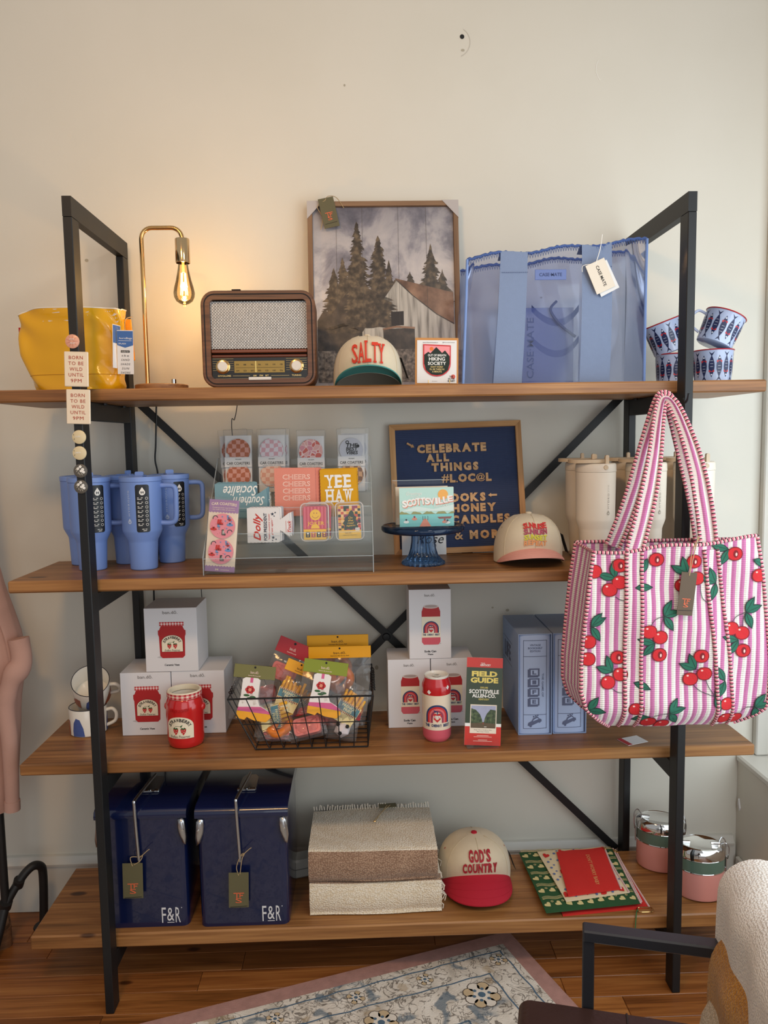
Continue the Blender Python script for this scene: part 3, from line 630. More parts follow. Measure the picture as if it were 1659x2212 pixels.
cd = MB(); cd.tube(smooth([(-0.09, 0.13, 0.05), (-0.10, 0.25, 0.01), (-0.108, 0.309, -0.03), (-0.118, 0.31, -0.075), (-0.128, 0.312, -0.1), (-0.12, 0.312, -0.4), (-0.235, 0.312, -0.55), (-0.235, 0.312, -0.75)], 6), 0.0014, DARKPLASTIC, 6); cd.build('cord', rd)

# framed barn picture leaning on the wall
PW_ = wood('picture_frame_wood', (96, 70, 48), (128, 96, 68), (148, 114, 84), axis=0, rough=0.6); PWv = wood('picture_frame_wood_v', (96, 70, 48), (128, 96, 68), (148, 114, 84), axis=2, rough=0.6)
lean = math.atan2(0.075, 0.59)
pf = thing('framed_picture', 'large framed painting of a white barn and dark pines leaning on wall', 'picture', (0.014, 0.386, Z1 + 0.003), rot=(-lean, 0, 0))
fw, fh, ft = 0.470, 0.596, 0.020
for x0, x1 in ((-fw / 2, -fw / 2 + 0.015), (fw / 2 - 0.015, fw / 2)): MB().box(x0, x1, 0, 0.030, 0, fh, PWv, 0.001).build('frame_side', pf, ang=0)
for z0, z1 in ((0, 0.015), (fh - 0.015, fh)): MB().box(-fw / 2 + 0.0151, fw / 2 - 0.0151, 0, 0.030, z0, z1, PW_, 0.001).build('frame_rail', pf, ang=0)
def sky_mat():
    m = bpy.data.materials.new('painted_cloudy_sky'); m.use_nodes = True; nt = m.node_tree; b = nt.nodes['Principled BSDF']
    tc = N(nt, 'ShaderNodeTexCoord'); n = N(nt, 'ShaderNodeTexNoise'); n.inputs['Scale'].default_value = 7; n.inputs['Detail'].default_value = 8; n.inputs['Roughness'].default_value = 0.62; n.inputs['Distortion'].default_value = 0.5
    nt.links.new(tc.outputs['Object'], n.inputs['Vector'])
    r = ramp(nt, [(0.30, (104, 104, 116)), (0.44, (158, 156, 164)), (0.54, (204, 200, 200)), (0.70, (228, 222, 216))], n.outputs['Fac'])
    sp = N(nt, 'ShaderNodeSeparateXYZ'); nt.links.new(tc.outputs['Object'], sp.inputs[0]); r2 = ramp(nt, [(0.25, (255, 250, 244)), (0.38, (244, 240, 238)), (0.58, (186, 184, 190))], sp.outputs[2])
    mx = N(nt, 'ShaderNodeMix', data_type='RGBA', blend_type='MULTIPLY'); mx.inputs[0].default_value = 1.0; nt.links.new(r.outputs[0], mx.inputs[6]); nt.links.new(r2.outputs[0], mx.inputs[7])
    nt.links.new(mx.outputs[2], b.inputs['Base Color']); b.inputs['Roughness'].default_value = 0.3; return m
cv = MB().box(-fw / 2 + 0.0152, fw / 2 - 0.0152, 0.012, 0.02, 0.0152, fh - 0.0152, sky_mat()).build('canvas', pf, ang=0)
def paint_mat(name, a, b_, c_, scale=40, sx=1.0, sz=1.0):
    m = bpy.data.materials.new(name); m.use_nodes = True; nt = m.node_tree; b = nt.nodes['Principled BSDF']
    tc = N(nt, 'ShaderNodeTexCoord'); mp = N(nt, 'ShaderNodeMapping'); mp.inputs['Scale'].default_value = (sx, 1, sz); n = N(nt, 'ShaderNodeTexNoise'); n.inputs['Scale'].default_value = scale; n.inputs['Detail'].default_value = 6
    nt.links.new(tc.outputs['Object'], mp.inputs['Vector']); nt.links.new(mp.outputs[0], n.inputs['Vector'])
    r = ramp(nt, [(0.34, a), (0.5, b_), (0.66, c_)], n.outputs['Fac']); nt.links.new(r.outputs[0], b.inputs['Base Color']); b.inputs['Roughness'].default_value = 0.35; return m
PINE = paint_mat('painted_pine', (44, 38, 34), (72, 62, 52), (112, 96, 76), 60); DKG = paint_mat('painted_undergrowth', (40, 36, 36), (62, 54, 50), (88, 76, 66), 30)
BARN = paint_mat('painted_barn_boards', (128, 122, 114), (188, 182, 170), (206, 200, 188), 12, 6, 0.5); ROOF = paint_mat('painted_rust_roof', (92, 64, 48), (142, 106, 82), (178, 140, 112), 14, 1, 1)
GRASS = paint_mat('painted_grass', (56, 50, 46), (108, 98, 90), (150, 138, 126), 90)
fn = lambda u, v, d: (u, 0.0118 - d, v); q = MB(); rn = random.Random(5)
def px(x, y): return ((x - 1130) / 870.0 * 0.44, 0.585 - (y - 80) / 1075.0 * 0.57)   # a sketch of the picture, in its own plane
def pine(cx, top, base, w, layers, dd):
    x0, zt = px(cx, top); zb = px(cx, base)[1]
    for i in range(layers):
        t0 = i / layers; z = zt - (zt - zb) * t0; hw = w * (0.10 + 0.9 * t0 ** 0.8) * rn.uniform(0.75, 1.1); hh = (zt - zb) / layers * 1.9
        for sg in (-1, 1):
            k = rn.uniform(0.7, 1.15)
            q.poly([(x0, z + hh * 0.4), (x0 + sg * hw * k * 0.7, z - hh * 0.2), (x0 + sg * hw * k, z - hh * rn.uniform(0.45, 0.8)), (x0 + sg * hw * 0.5, z - hh * 0.75), (x0, z - hh * 0.55)], PINE, fn, dd + 0.00001 * i)
        for _ in range(3):
            a = rn.uniform(-1, 1) * hw * 1.1; b_ = z - rn.random() * hh; q.line([(x0 + a * 0.5, b_), (x0 + a, b_ - 0.004)], 0.0022, PINE, fn, dd)
pine(965, 185, 800, 0.062, 34, 0.0003); pine(1095, 270, 800, 0.072, 30, 0.0004); pine(820, 460, 830, 0.058, 22, 0.0002); pine(875, 400, 830, 0.056, 22, 0.0003); pine(1420, 320, 600, 0.046, 16, 0.0003); pine(1490, 470, 640, 0.04, 10, 0.0003); pine(1290, 478, 540, 0.02, 6, 0.0003); pine(1160, 420, 800, 0.05, 16, 0.0003); pine(920, 480, 830, 0.06, 18, 0.0003)
q.poly([px(715, 760), px(760, 690), px(800, 730), px(860, 640), px(930, 560), px(1080, 600), px(1150, 560), px(1180, 620), px(1010, 850), px(1010, 960), px(715, 960)], DKG, fn, 0.0005)
q.poly([px(1200, 525), px(990, 830), px(990, 950), px(1560, 950), px(1560, 790), px(1380, 660)], BARN, fn, 0.0006)
q.poly([px(1195, 512), px(1330, 545), px(1556, 600), px(1556, 790), px(1450, 730), px(1300, 610)], ROOF, fn, 0.0008)
q.line([px(1200, 524), px(1090, 672), px(990, 815)], 0.006, PINE, fn, 0.0009)
q.line([px(1200, 518), px(1300, 612), px(1450, 728), px(1556, 785)], 0.003, DKG, fn, 0.0009)
q.poly([px(1168, 712), px(1246, 708), px(1246, 792), px(1170, 794)], M('painted_dark_opening', (40, 36, 38), 0.4), fn, 0.0009)
q.poly([px(1118, 815), px(1312, 806), px(1314, 1000), px(1122, 1000)], DKG, fn, 0.0009); q.line([px(1116, 815), px(1200, 800), px(1314, 808)], 0.006, ROOF, fn, 0.001)
q.poly([px(715, 940), px(1556, 930), px(1556, 1125), px(715, 1125)], GRASS, fn, 0.0011)
for x in (840, 1000, 1222, 1395): q.line([px(x, 80), px(x, 1120)], 0.0007, M('canvas_joint', (96, 90, 86), 0.6), fn, 0.0013)
q.build('painting', cv, ang=0, fix=False)
CPR = M('corner_card', (186, 178, 174), 0.6)
for sg in (-1, 1):
    z = fh + 0.001; x = sg * (fw / 2 + 0.001)
    MB().prism([(x, z), (x - sg * 0.052, z), (x - sg * 0.0, z - 0.056)], -0.002, -0.0004, CPR, axis='y').build('corner_protector', pf, ang=0)
swing_tag(pf, OLIVE, 0.048, 0.092, (-0.178, -0.010, fh + 0.006), (0.05, -0.22, 0.05), lambda q, fn: tfs(q, fn, 0, -0.056, 0.019), 'price_tag',
          [[(-0.003, -0.001, -0.008), (-0.03, 0.004, -0.02), (-0.022, 0.006, -0.055), (-0.036, 0.006, -0.09)], [(-0.003, -0.001, -0.008), (0.01, 0.002, 0.004), (0.034, 0.004, -0.004), (0.05, 0.006, -0.04)]])

# caps
def make_cap(name, label, loc, rz, crown, brimtop, under, seam, deco, button=None, panel_back=None, brim_len=0.072, h=0.124, tagc=True, tilt=0.0, group='baseball caps on the shelves', rx=0.089, ry=0.098, zf=0.036, arch=0.033, up=0.0):
    t = thing(name, label, 'cap', loc, group=group, rot=(tilt, 0, rz))
    SPAN = 1.30
    def rimz(th):
        s = (th + pi / 2) / SPAN; s = abs((s + pi / SPAN) % (2 * pi / SPAN) - pi / SPAN)
        return zf - arch * min(1, s) ** 2 if s < 1 else zf - arch
    def cr(th, v, d=0.0):
        rr = (1 - v ** 2.7) ** (1 / 2.3) if v < 1 else 0.0
        zr = rimz(th); f = max(0, -math.sin(th))
        rr = rr * (1 - 0.04 * (1 - v)) + 0.0
        x = (rx * rr + d) * math.cos(th); y = (ry * rr + d) * math.sin(th) - 0.014 * v - 0.010 * f * v * (1 - v)
        dip = 0.0 * math.exp(-((th + pi / 2) * 6) ** 2) * v * v * (1 - v) * 4
        return Vector((x, y + dip, zr + (h + zf - zr) * v + d * v * 0.6 - dip * 0.3))
    MB().grid(lambda a, b: cr(2 * pi * a, b), 64, 18, crown, mats=(lambda i: crown if (panel_back is None or 32 + 3 <= i < 64 - 3) else panel_back), wrap=True).build('crown', t, ang=60)
    MB().grid(lambda a, b: cr(2 * pi * a, 0.99 * b, -0.003), 48, 8, M('cap_lining', (196, 186, 168), 0.85), wrap=True).build('lining', t, ang=60)
    def br(s, k, d=0.0):
        th = -pi / 2 + s * SPAN; p = cr(th, 0.0); L = brim_len * (1 - abs(s) ** 2.6) ** 0.6 if abs(s) < 1 else 0
        return (p.x * (1 + 0.06 * k * (1 - abs(s))) , p.y - L * k - 0.0005, max(0.0015 - tilt * 0, p.z + up * k * (1 - s * s) + 0.003 * math.sin(pi * k) * (1 - s * s)) + d)
    b = MB(); b.grid(lambda a, k: br(2 * a - 1, k, 0.0032), 40, 8, brimtop); b.grid(lambda a, k: br(2 * a - 1, k), 40, 8, under)
    b.grid(lambda a, k: br(2 * a - 1, 1, 0.0032 * k), 40, 1, brimtop); br_o = b.build('brim', t, ang=50)
    st = MB()
    for k in (0.3, 0.55, 0.8): st.tube([Vector(br(-0.9 + 1.8 * i / 30, k, 0.0034)) for i in range(31)], 0.0004, brimtop, 4)
    st.build('stitching', br_o)
    sm_ = MB()
    for th in (-pi / 2, -pi / 2 + 0.95, -pi / 2 - 0.95, pi / 2): sm_.tube([cr(th, 0.02 + 0.96 * i / 16, 0.0002) for i in range(17)], 0.0008, seam, 5)
    sm_.build('seam', t)
    top = cr(0, 1.0)
    MB().lathe([(0.0095, 0.0), (0.009, 0.003), (0.005, 0.005), (0, 0.0055)], button or crown, 16).build('button', t, (0, -0.014, h + zf - 0.001))
    for th in (-pi / 2 + 0.95 + 0.45, -pi / 2 - 0.95 - 0.45):
        p = cr(th, 0.72, 0.0008); MB().disc(0, 0, 0.003, button or seam, lambda u, v, d: (u, v, 0), n=9).build('eyelet', t, p, (0, 0.9 * math.cos(th), th if 0 else 0))
    def fn(u, z, d):
        v = (z - zf) / h; v = min(max(v, 0.01), 0.95); rr = (1 - v ** 2.7) ** (1 / 2.3)
        return tuple(cr(-pi / 2 + u / (rx * max(rr, 0.3)), v, 0.0006 + d))
    q = MB(); deco(q, fn); q.build('embroidery', t, ang=25)
    if tagc:
        o = MB().box(-0.0006, 0.0006, -0.012, 0.012, -0.06, 0, BLACK).build('swing_tag', t, tuple(cr(-0.15, 0.55, 0.003)), (0.15, -0.35, 0.1), ang=0)
    return t
KH = M('cap_cream_twill', (216, 200, 172), 0.8, var=0.04, vs=60, bump=0.3, bs=900, sheen=0.2)
SR = M('salty_red_thread', (214, 62, 40), 0.7, bump=0.4, bs=700)
def d_salty(q, fn):
    for i, s in enumerate('SALTY'):
        x = -0.036 + i * 0.0182; hh = 0.050 + 0.007 * (1 - abs(i - 2) / 2.0)
        q.text(s, x, zc_s + 0.004 * (1 - abs(i - 2) / 2), 0.0165, hh, SR, fn, bold=0.012, thick=0.0025, maxe=0.007)
        for (dx, dz) in {'A': ((-.0065, -1), (.0065, -1)), 'L': ((-.005, -1), (-.005, 1)), 'T': ((0, -1),), 'Y': ((0, -1), (-.006, 1), (.006, 1)), 'S': ()}[s]:
            z = zc_s + 0.004 * (1 - abs(i - 2) / 2) + dz * hh * 0.47; q.rect(x + dx - 0.0042, x + dx + 0.0042, z - 0.0026, z + 0.0026, SR, fn, d=0.0026)
zc_s = 0.083
TEAL = M('teal_twill', (62, 138, 132), 0.75, bump=0.3, bs=900); TEALU = M('teal_underbrim', (52, 116, 112), 0.8)
make_cap('baseball_cap', 'cream cap with red SALTY lettering and teal brim on the top shelf', (-0.045, 0.165, Z1 + 0.0005), 0.0, KH, TEAL, TEALU, M('cap_seam', (198, 182, 152), 0.8), d_salty, h=0.108, zf=0.032, arch=0.0305, brim_len=0.066, rx=0.100, ry=0.104, up=0.012, panel_back=M('cap_back_panel', (206, 188, 158), 0.8))

# patch card
KR = M('kraft_card', (196, 138, 78), 0.75, var=0.06)
pc = thing('patch_card', 'pink and black hiking patch on a white card set before the painting', 'patch', (0.143, 0.118, Z1 + 0.001), rot=(-0.06, 0.02, 0))
MB().box(-0.0595, 0.0595, 0.002, 0.0036, 0.0005, 0.129, KR, 0.0004).build('backing_card', pc, ang=0)
MB().box(-0.0545, 0.0545, 0.0, 0.0018, 0.005, 0.122, PAPER).build('white_card', pc, ang=0)
fn = lambda u, v, d: (u, -0.0002 - d, v); q = MB()
q.text('www.theoutersunset.co', -0.018, 0.116, 0.042, 0.0035, M('grey_ink', (110, 104, 100), 0.7), fn); q.text('@theoutersunset', 0.032, 0.116, 0.034, 0.0035, M('grey_ink'), fn)
q.text('THE\nOUTER\nSUNSET', 0.040, 0.017, 0.020, 0.017, BLACK, fn, bold=0.02); q.disc(0.045, 0.023, 0.006, M('sunset_red', (206, 92, 78), 0.6), fn, 0.0003, 12); q.text('SEW ON PATCH', -0.006, 0.010, 0.014, 0.002, M('grey_ink'), fn)
q.build('card_print', pc, ang=0)
sh = lambda k: [(-0.038 * k, 0.066 + 0.045 * k), (0.038 * k, 0.066 + 0.042 * k), (0.038 * k, 0.066 - 0.008 * k)] + [(0.038 * k * math.cos(t), 0.066 - 0.008 * k - 0.035 * k * math.sin(t)) for t in [i * pi / 12 for i in range(1, 12)]] + [(-0.038 * k, 0.066 - 0.008 * k)]
ptc = MB().prism(sh(1.0), -0.0024, -0.0004, M('patch_red_border', (204, 66, 70), 0.8, bump=0.3, bs=800), axis='y').build('patch', pc, ang=0)
fn = lambda u, v, d: (u, -0.0024 - d, v); q = MB()
q.poly(sh(0.92), M('patch_pink', (238, 150, 154), 0.8), fn, 0.0003); q.disc(-0.015, 0.098, 0.0055, M('patch_orange', (230, 120, 60), 0.8), fn, 0.0005, 14)
q.poly([(-0.035, 0.082), (-0.024, 0.090), (-0.018, 0.086), (-0.002, 0.103), (0.014, 0.087), (0.022, 0.094), (0.035, 0.078), (0.035, 0.058), (0.030, 0.040), (0.015, 0.0285), (0, 0.0262), (-0.015, 0.0285), (-0.030, 0.040), (-0.035, 0.058)], M('patch_forest', (38, 48, 42), 0.85), fn, 0.0006)
for s, z, wd, hh in (('OUT OF BREATH', 0.0805, 0.050, 0.0062), ('HIKING', 0.0705, 0.044, 0.0095), ('SOCIETY', 0.0585, 0.050, 0.0090)): q.text(s, 0.0, z, wd, hh, WHITE, fn, d=0.0009, bold=0.02)
for s, z, wd in (("DON'T WORRY", 0.0490, 0.034), ("I'LL BE THERE IN", 0.0425, 0.040), ('A MINUTE', 0.0360, 0.026)): q.text(s, 0.0, z, wd, 0.0048, GOLDINK, fn, d=0.0009, bold=0.015)
q.build('patch_design', ptc, ang=0)
st = thing('display_easel', 'small brass wire easel holding the hiking patch card', 'easel', (0.143, 0.118, Z1))
m = MB()
for x in (-0.024, 0.034): m.tube([(x, 0.03, 0.002), (x, 0.01, 0.0016), (x, -0.012, 0.0016), (x, -0.013, 0.014)], 0.0013, GOLD, 7)
m.tube([(-0.024, 0.03, 0.002), (0.034, 0.03, 0.002)], 0.0013, GOLD, 7); m.tube([(-0.024, 0.03, 0.002), (0.005, 0.018, 0.08), (0.034, 0.03, 0.002)], 0.0013, GOLD, 7); m.build('wire', st)
# ------------------------------------------------------------------ see-through tote and enamel mugs
FILM = glassy('blue_pvc_film', (0.74, 0.79, 0.93), 0.08, 1.5, 1.0, 0.07, (96, 112, 180)); WEB = M('blue_grey_webbing', (124, 140, 170), 0.75, var=0.04, vs=80, bump=0.5, bs=700); WEBD = M('dark_webbing', (62, 74, 116), 0.75, bump=0.4, bs=700); PIPING = M('pvc_piping', (112, 140, 196), 0.35)
ct = thing('clear_tote_bag', 'see-through blue plastic tote bag with wide webbing straps beside the painting', 'bag', (0.47, 0.135, Z1 + 0.0005))
def trim_z(x): return 0.342 + 0.045 * (x + 0.25) / 0.5 + 0.005 * math.sin(x * 34 + 0.6)
def ctp(u, v, y):
    x = -0.253 + 0.507 * u + 0.014 * v * (1 - u); z = v * trim_z(x)
    bulge = 0.010 * math.sin(pi * u) * math.sin(pi * v) + 0.003 * math.sin(u * 21 + v * 5) * v
    return (x, (y - bulge - 0.004 * v) if y < 0.05 else (y + bulge - 0.02 * v), z + 0.0004)
MB().grid(lambda a, b: ctp(a, b, 0.0), 40, 16, FILM).build('front_panel', ct, ang=60)
MB().grid(lambda a, b: ctp(a, b, 0.165), 40, 16, FILM).build('back_panel', ct, ang=60)
for u in (0, 1):
    def side(a, b):
        p = Vector(ctp(u, b, 0.0)); q = Vector(ctp(u, b, 0.165)); r = p.lerp(q, a); fold = 0.030 * math.sin(pi * a) * b ** 1.5 * (1 if u == 0 else -1); r.x += fold; return r
    MB().grid(side, 14, 14, FILM).build('side_panel', ct, ang=60)
MB().box(-0.252, 0.253, 0.002, 0.163, 0.0, 0.0012, FILM).build('bottom_panel', ct, ang=0)
for u in (0, 1):
    m = MB(); m.tube([ctp(u, k / 14, -0.001) for k in range(15)], 0.004, PIPING, 7); m.build('piping', ct)
m = MB(); m.tube([ctp(k / 20, 0.004, -0.001) for k in range(21)], 0.0028, PIPING, 7); m.build('piping', ct)
CRO = M('crochet_blue', (70, 94, 150), 0.85)
for y in (0.0, 0.165):
    m = MB()
    pts = [Vector(ctp(k / 70, 1.0, y)) for k in range(71)]
    m.tube([p + Vector((0, 0, 0.0015 * math.sin(i * 2.2))) for i, p in enumerate(pts)], [0.0034 + 0.0012 * (i % 2) for i in range(71)], CRO, 6)
    for i in range(0, 70, 1): m.tube([pts[i] + Vector((0, -0.002, 0)), pts[i] + Vector((0.003, -0.003, -0.014)), pts[i] + Vector((0.006, -0.002, -0.001))], 0.0011, CRO, 4)
    m.build('crochet_edging', ct)
for (b0, b1, t0, t1) in ((-0.170, -0.091, -0.148, -0.074), (0.070, 0.154, 0.074, 0.156)):
    def stp(a, b):
        if b < 0.93:
            v = b / 0.93; x = (b0 + (b1 - b0) * a) * (1 - v) + (t0 + (t1 - t0) * a) * v; return (x, -0.0085 - 0.012 * math.sin(pi * v), 0.002 + v * (trim_z(x) + 0.006))
        k = (b - 0.93) / 0.07; x = t0 + (t1 - t0) * a; return (x, -0.0085 + 0.05 * k, trim_z(x) + 0.008 + 0.004 * math.sin(pi * k) - 0.02 * k)
    MB().grid(stp, 6, 24, WEB).build('strap', ct, ang=50)
    zq = 0.87 * trim_z(t0) - 0.01; q = MB()
    for k in range(14): x = t0 + (t1 - t0) * (k + 0.5) / 14; q.box(x - 0.0016, x + 0.0016, -0.0135 - 0.004, -0.0125 - 0.004, zq, zq + 0.001, WEBD)
    q.build('strap_stitching', ct, ang=0)
for z0 in (0.175, 0.085):
    def hp(a, b): t = (b - 0.5) * 2; return (-0.05 + 0.14 * b + 0.02, 0.142 - 0.02 * (1 - t * t), z0 + 0.045 * t * t + 0.02 * a)
    MB().grid(hp, 2, 20, WEBD).build('inner_handle', ct, ang=50)
pz = MB(); pz.box(-0.075, 0.072, 0.06, 0.064, 0.004, 0.218, M('inner_pouch_film', (72, 88, 158), 0.12, alpha=0.38), 0.001)
po = pz.build('inner_pouch', ct, ang=0)
q = MB(); q.text('CASE·MATE', -0.052, 0.105, 0.17, 0.020, WEBD, lambda u, v, d: (u, 0.059 - d, v), rot=pi / 2, bold=0.01); q.build('pouch_lettering', po, ang=0)
q = MB(); q.tube(smooth([(0.022, 0.056, 0.235), (0.004, 0.052, 0.21), (0.03, 0.05, 0.17), (0.075, 0.052, 0.135)], 6), 0.004, WEBD, 6); q.build('wrist_strap', po)
lb = MB().box(-0.058, 0.028, -0.0235, -0.0215, 0.278, 0.306, M('tote_patch', (98, 116, 170), 0.4), 0.001).build('brand_patch', ct, ang=0)
q = MB(); q.text('CASE·MATE', -0.015, 0.292, 0.062, 0.009, WEBD, lambda u, v, d: (u, -0.0236 - d, v), bold=0.01); q.build('patch_lettering', lb, ang=0)
TCM = M('tote_tag_ivory', (226, 214, 196), 0.6)
swing_tag(ct, TCM, 0.056, 0.082, (0.102, -0.034, 0.322), (0.03, -0.42, 0.03), lambda q, fn: q.text('CASE·MATE', 0.002, -0.041, 0.058, 0.0085, BLACK, fn, rot=-pi / 2 + 0.02, bold=0.01), 'swing_tag',
          [[(0, -0.001, -0.006), (-0.03, 0.006, 0.004), (-0.036, 0.014, -0.01)], [(0, -0.001, -0.006), (0.03, 0.006, 0.026), (0.052, 0.012, 0.058)]], WHITE)
swing_tag(ct, PAPER, 0.056, 0.082, (0.111, -0.030, 0.316), (0.03, -0.47, 0.03), None, 'swing_tag')

ENA = M('enamel_blue_white', (178, 192, 222), 0.16, coat=0.4); RIMR = M('enamel_red_rim', (168, 34, 42), 0.2); FISH = M('fish_navy', (32, 40, 78), 0.3); FRED = M('fish_red', (196, 44, 46), 0.3); FWH = M('fish_eye_white', (220, 224, 236), 0.3)
def mug(label, loc, rot, spin=0.0, hand=2.2):
    t = thing('enamel_mug', label, 'mug', loc, group='enamel fish mugs', rot=rot)
    R = lambda z: 0.0495 + 0.0055 * z / 0.092
    MB().lathe([(0, 0.0003), (0.046, 0.0003), (0.0495, 0.003), (0.055, 0.090), (0.0565, 0.092), (0.053, 0.091), (0.048, 0.004), (0, 0.003)], ENA, 40).build('cup', t)
    MB().tube([(0.0562 * math.cos(2 * pi * k / 40), 0.0562 * math.sin(2 * pi * k / 40), 0.092) for k in range(40)], 0.0018, RIMR, 6, closed=True).build('rim', t)
    fn = lambda u, v, d: ((R(v) + d) * math.sin(u / 0.052 + spin), -(R(v) + d) * math.cos(u / 0.052 + spin), v)
    q = MB(); n = 16
    for k in range(n):
        c = (k + 0.5) / n * 2 * pi * 0.052; up = k % 2; f = lambda a, b: (c + a, (b if up else 0.090 - b))
        L = [(0.0078 * math.sin(pi * i / 8), 0.014 + 0.062 * i / 8) for i in range(9)]; pts = [f(a, b) for a, b in L] + [f(-a, b) for a, b in L[-2:0:-1]]
        q.poly(pts, FISH, fn, 0.0004, 0.012); q.poly([f(0, 0.018), f(0.0075, 0.004), f(0, 0.010), f(-0.0075, 0.004)], FISH, fn, 0.0004)
        q.rect(*(sorted((f(-0.0072, 0)[0], f(0.0072, 0)[0]))), *(sorted((f(0, 0.056)[1], f(0, 0.061)[1]))), FRED, fn, 0.0007)
        e = f(0, 0.0685); q.disc(e[0], e[1], 0.0022, FWH, fn, 0.0007, 8)
        for j in range(3): a = f(-0.004, 0.030 + 0.008 * j); b = f(0.004, 0.030 + 0.008 * j); q.line([a, b], 0.0007, FWH, fn, 0.0006)
    q.build('fish_pattern', t, ang=60)
    hd = [(0.053, 0, 0.078), (0.075, 0, 0.080), (0.086, 0, 0.062), (0.082, 0, 0.036), (0.052, 0, 0.022)]
    m = MB().at(rot=(0, 0, hand)); m.tube(smooth(hd, 6), 0.004, ENA, 8); m.build('handle', t)
    return t
mug('right lower enamel mug printed with sardines, upright on the shelf', (0.950, 0.205, Z1 + 0.0003), (0, 0, 0), 0.1, 1.2)
mug('left lower enamel mug printed with sardines, half behind the post', (0.878, 0.302, Z1 + 0.0003), (0, 0, 0), 0.3, 1.8)
mug('right upper enamel mug with sardines, tipped to the right on the pile', (0.950, 0.205, Z1 + 0.108), (0, 0.40, 0), -0.1, 2.9)
mug('left upper enamel mug with sardines, tipped to the left on the pile', (0.868, 0.302, Z1 + 0.102), (0, -0.36, 0), 0.5, 0.3)

# ------------------------------------------------------------------ second shelf: tumblers
BLU = M('tumbler_blue', (118, 148, 212), 0.42, var=0.03); BLUL = M('tumbler_lid_blue', (122, 152, 216), 0.4); LBL = M('tumbler_label_black', (22, 23, 28), 0.4); ETCH = M('etched_mark', (190, 205, 230), 0.4)
def drop(q, fn, cx, cy, s, mat, inner, d=0.0006):
    q.poly([(cx, cy + s)] + [(cx + s * 0.62 * math.cos(t), cy - s * 0.15 + s * 0.62 * math.sin(t)) for t in [0.62 - k * (pi + 1.24) / 14 for k in range(15)]], mat, fn, d, 0.01)
    for sg in (-1, 1): q.rect(cx + sg * s * .2 - s * .07, cx + sg * s * .2 + s * .07, cy - s * .45, cy + s * .15, inner, fn, d + 0.0003)
    q.rect(cx - s * .34, cx + s * .34, cy - s * .22, cy - s * .08, inner, fn, d + 0.0003)
TR = lambda z: (0.0385 + 0.0035 * z / 0.083) if z < 0.083 else (0.042 + 0.0145 * (z - 0.083) / 0.030 if z < 0.113 else 0.0565 + 0.002 * (z - 0.113) / 0.145)
def tumbler(loc, rz, label):
    t = thing('blue_tumbler', label, 'tumbler', loc, rz, 'blue handled tumblers')
    MB().lathe([(0, 0.0003), (0.036, 0.0003), (0.0385, 0.003), (0.042, 0.080), (0.0432, 0.086), (0.055, 0.110), (0.0565, 0.116), (0.0585, 0.256), (0, 0.256)], BLU, 48).build('body', t)
    ld = MB().lathe([(0.0585, 0.2565), (0.0598, 0.257), (0.0600, 0.268), (0.0590, 0.2705), (0.052, 0.271), (0.050, 0.268), (0, 0.268)], BLUL, 48).build('lid', t)
    MB().box(-0.012, 0.012, -0.022, 0.026, 0.2683, 0.2735, BLUL, 0.002).build('slider', ld, ang=0)
    MB().prism(rrect(0.024, 0.012, 0.004, 4, 0, 0.2785), -0.012, -0.006, BLUL, axis='y').build('slider_tab', ld)
    hd = [(0.055, 0, 0.243), (0.080, 0, 0.243), (0.094, 0, 0.240), (0.100, 0, 0.228), (0.100, 0, 0.19), (0.099, 0, 0.153), (0.094, 0, 0.138), (0.080, 0, 0.133), (0.055, 0, 0.134)]
    MB().tube(smooth(hd, 5), 0.0075, BLUL, 12).build('handle', t)
    fn = lambda u, v, d: ((TR(v) + d) * math.sin(u / 0.0575), -(TR(v) + d) * math.cos(u / 0.0575), v)
    q = MB(); c = 0.019; q.poly(rrect(0.038, 0.136, 0.006, 3, c, 0.181), LBL, fn, 0.0004, 0.008); drop(q, fn, c, 0.229, 0.013, WHITE, LBL)
    for k in range(7):
        z = 0.211 - k * 0.0125; q.rect(c - 0.014, c + 0.001, z, z + 0.0016, WHITE, fn, 0.0008); q.rect(c - 0.014, c - 0.002, z - 0.004, z - 0.0026, WHITE, fn, 0.0008)
        q.disc(c + 0.011, z - 0.001, 0.0040, WHITE, fn, 0.0008, 10, r0=0.0031)
    q.rect(c - 0.004, c + 0.010, 0.121, 0.1225, WHITE, fn, 0.0008); q.rect(c - 0.001, c + 0.009, 0.1165, 0.118, WHITE, fn, 0.0008)
    q.build('label', t, ang=60)
    q = MB(); q.text('HYDROJUG', -0.020, 0.196, 0.072, 0.0065, ETCH, fn, rot=pi / 2, bold=0.01, space=1.3); drop(q, fn, -0.020, 0.144, 0.009, ETCH, BLU); q.build('logo', t, ang=60)
    return t
for (x, y, r, lab) in ((-0.710, 0.238, 0.0, 'front blue tumbler whose whole black label and handle face out'), (-0.860, 0.243, 0.38, 'front left blue tumbler behind the steel post'), (-0.922, 0.350, 0.75, 'back left blue tumbler at the end of the shelf'),
                     (-0.788, 0.354, 1.3, 'blue tumbler in the back row between the two front ones'), (-0.658, 0.362, 0.42, 'blue tumbler standing at the right of its group, handle out')):
    tumbler((x, y, Z2 + 0.0003), r, lab)
CRM = M('tumbler_cream', (232, 220, 202), 0.42, var=0.02); CRL = M('tumbler_cream_lid', (206, 184, 154), 0.42); ETG = M('grey_mark', (168, 156, 140), 0.5)
TC = lambda z: 0.0505 if z < 0.1 else 0.0555 + 0.0015 * (z - 0.125) / 0.14
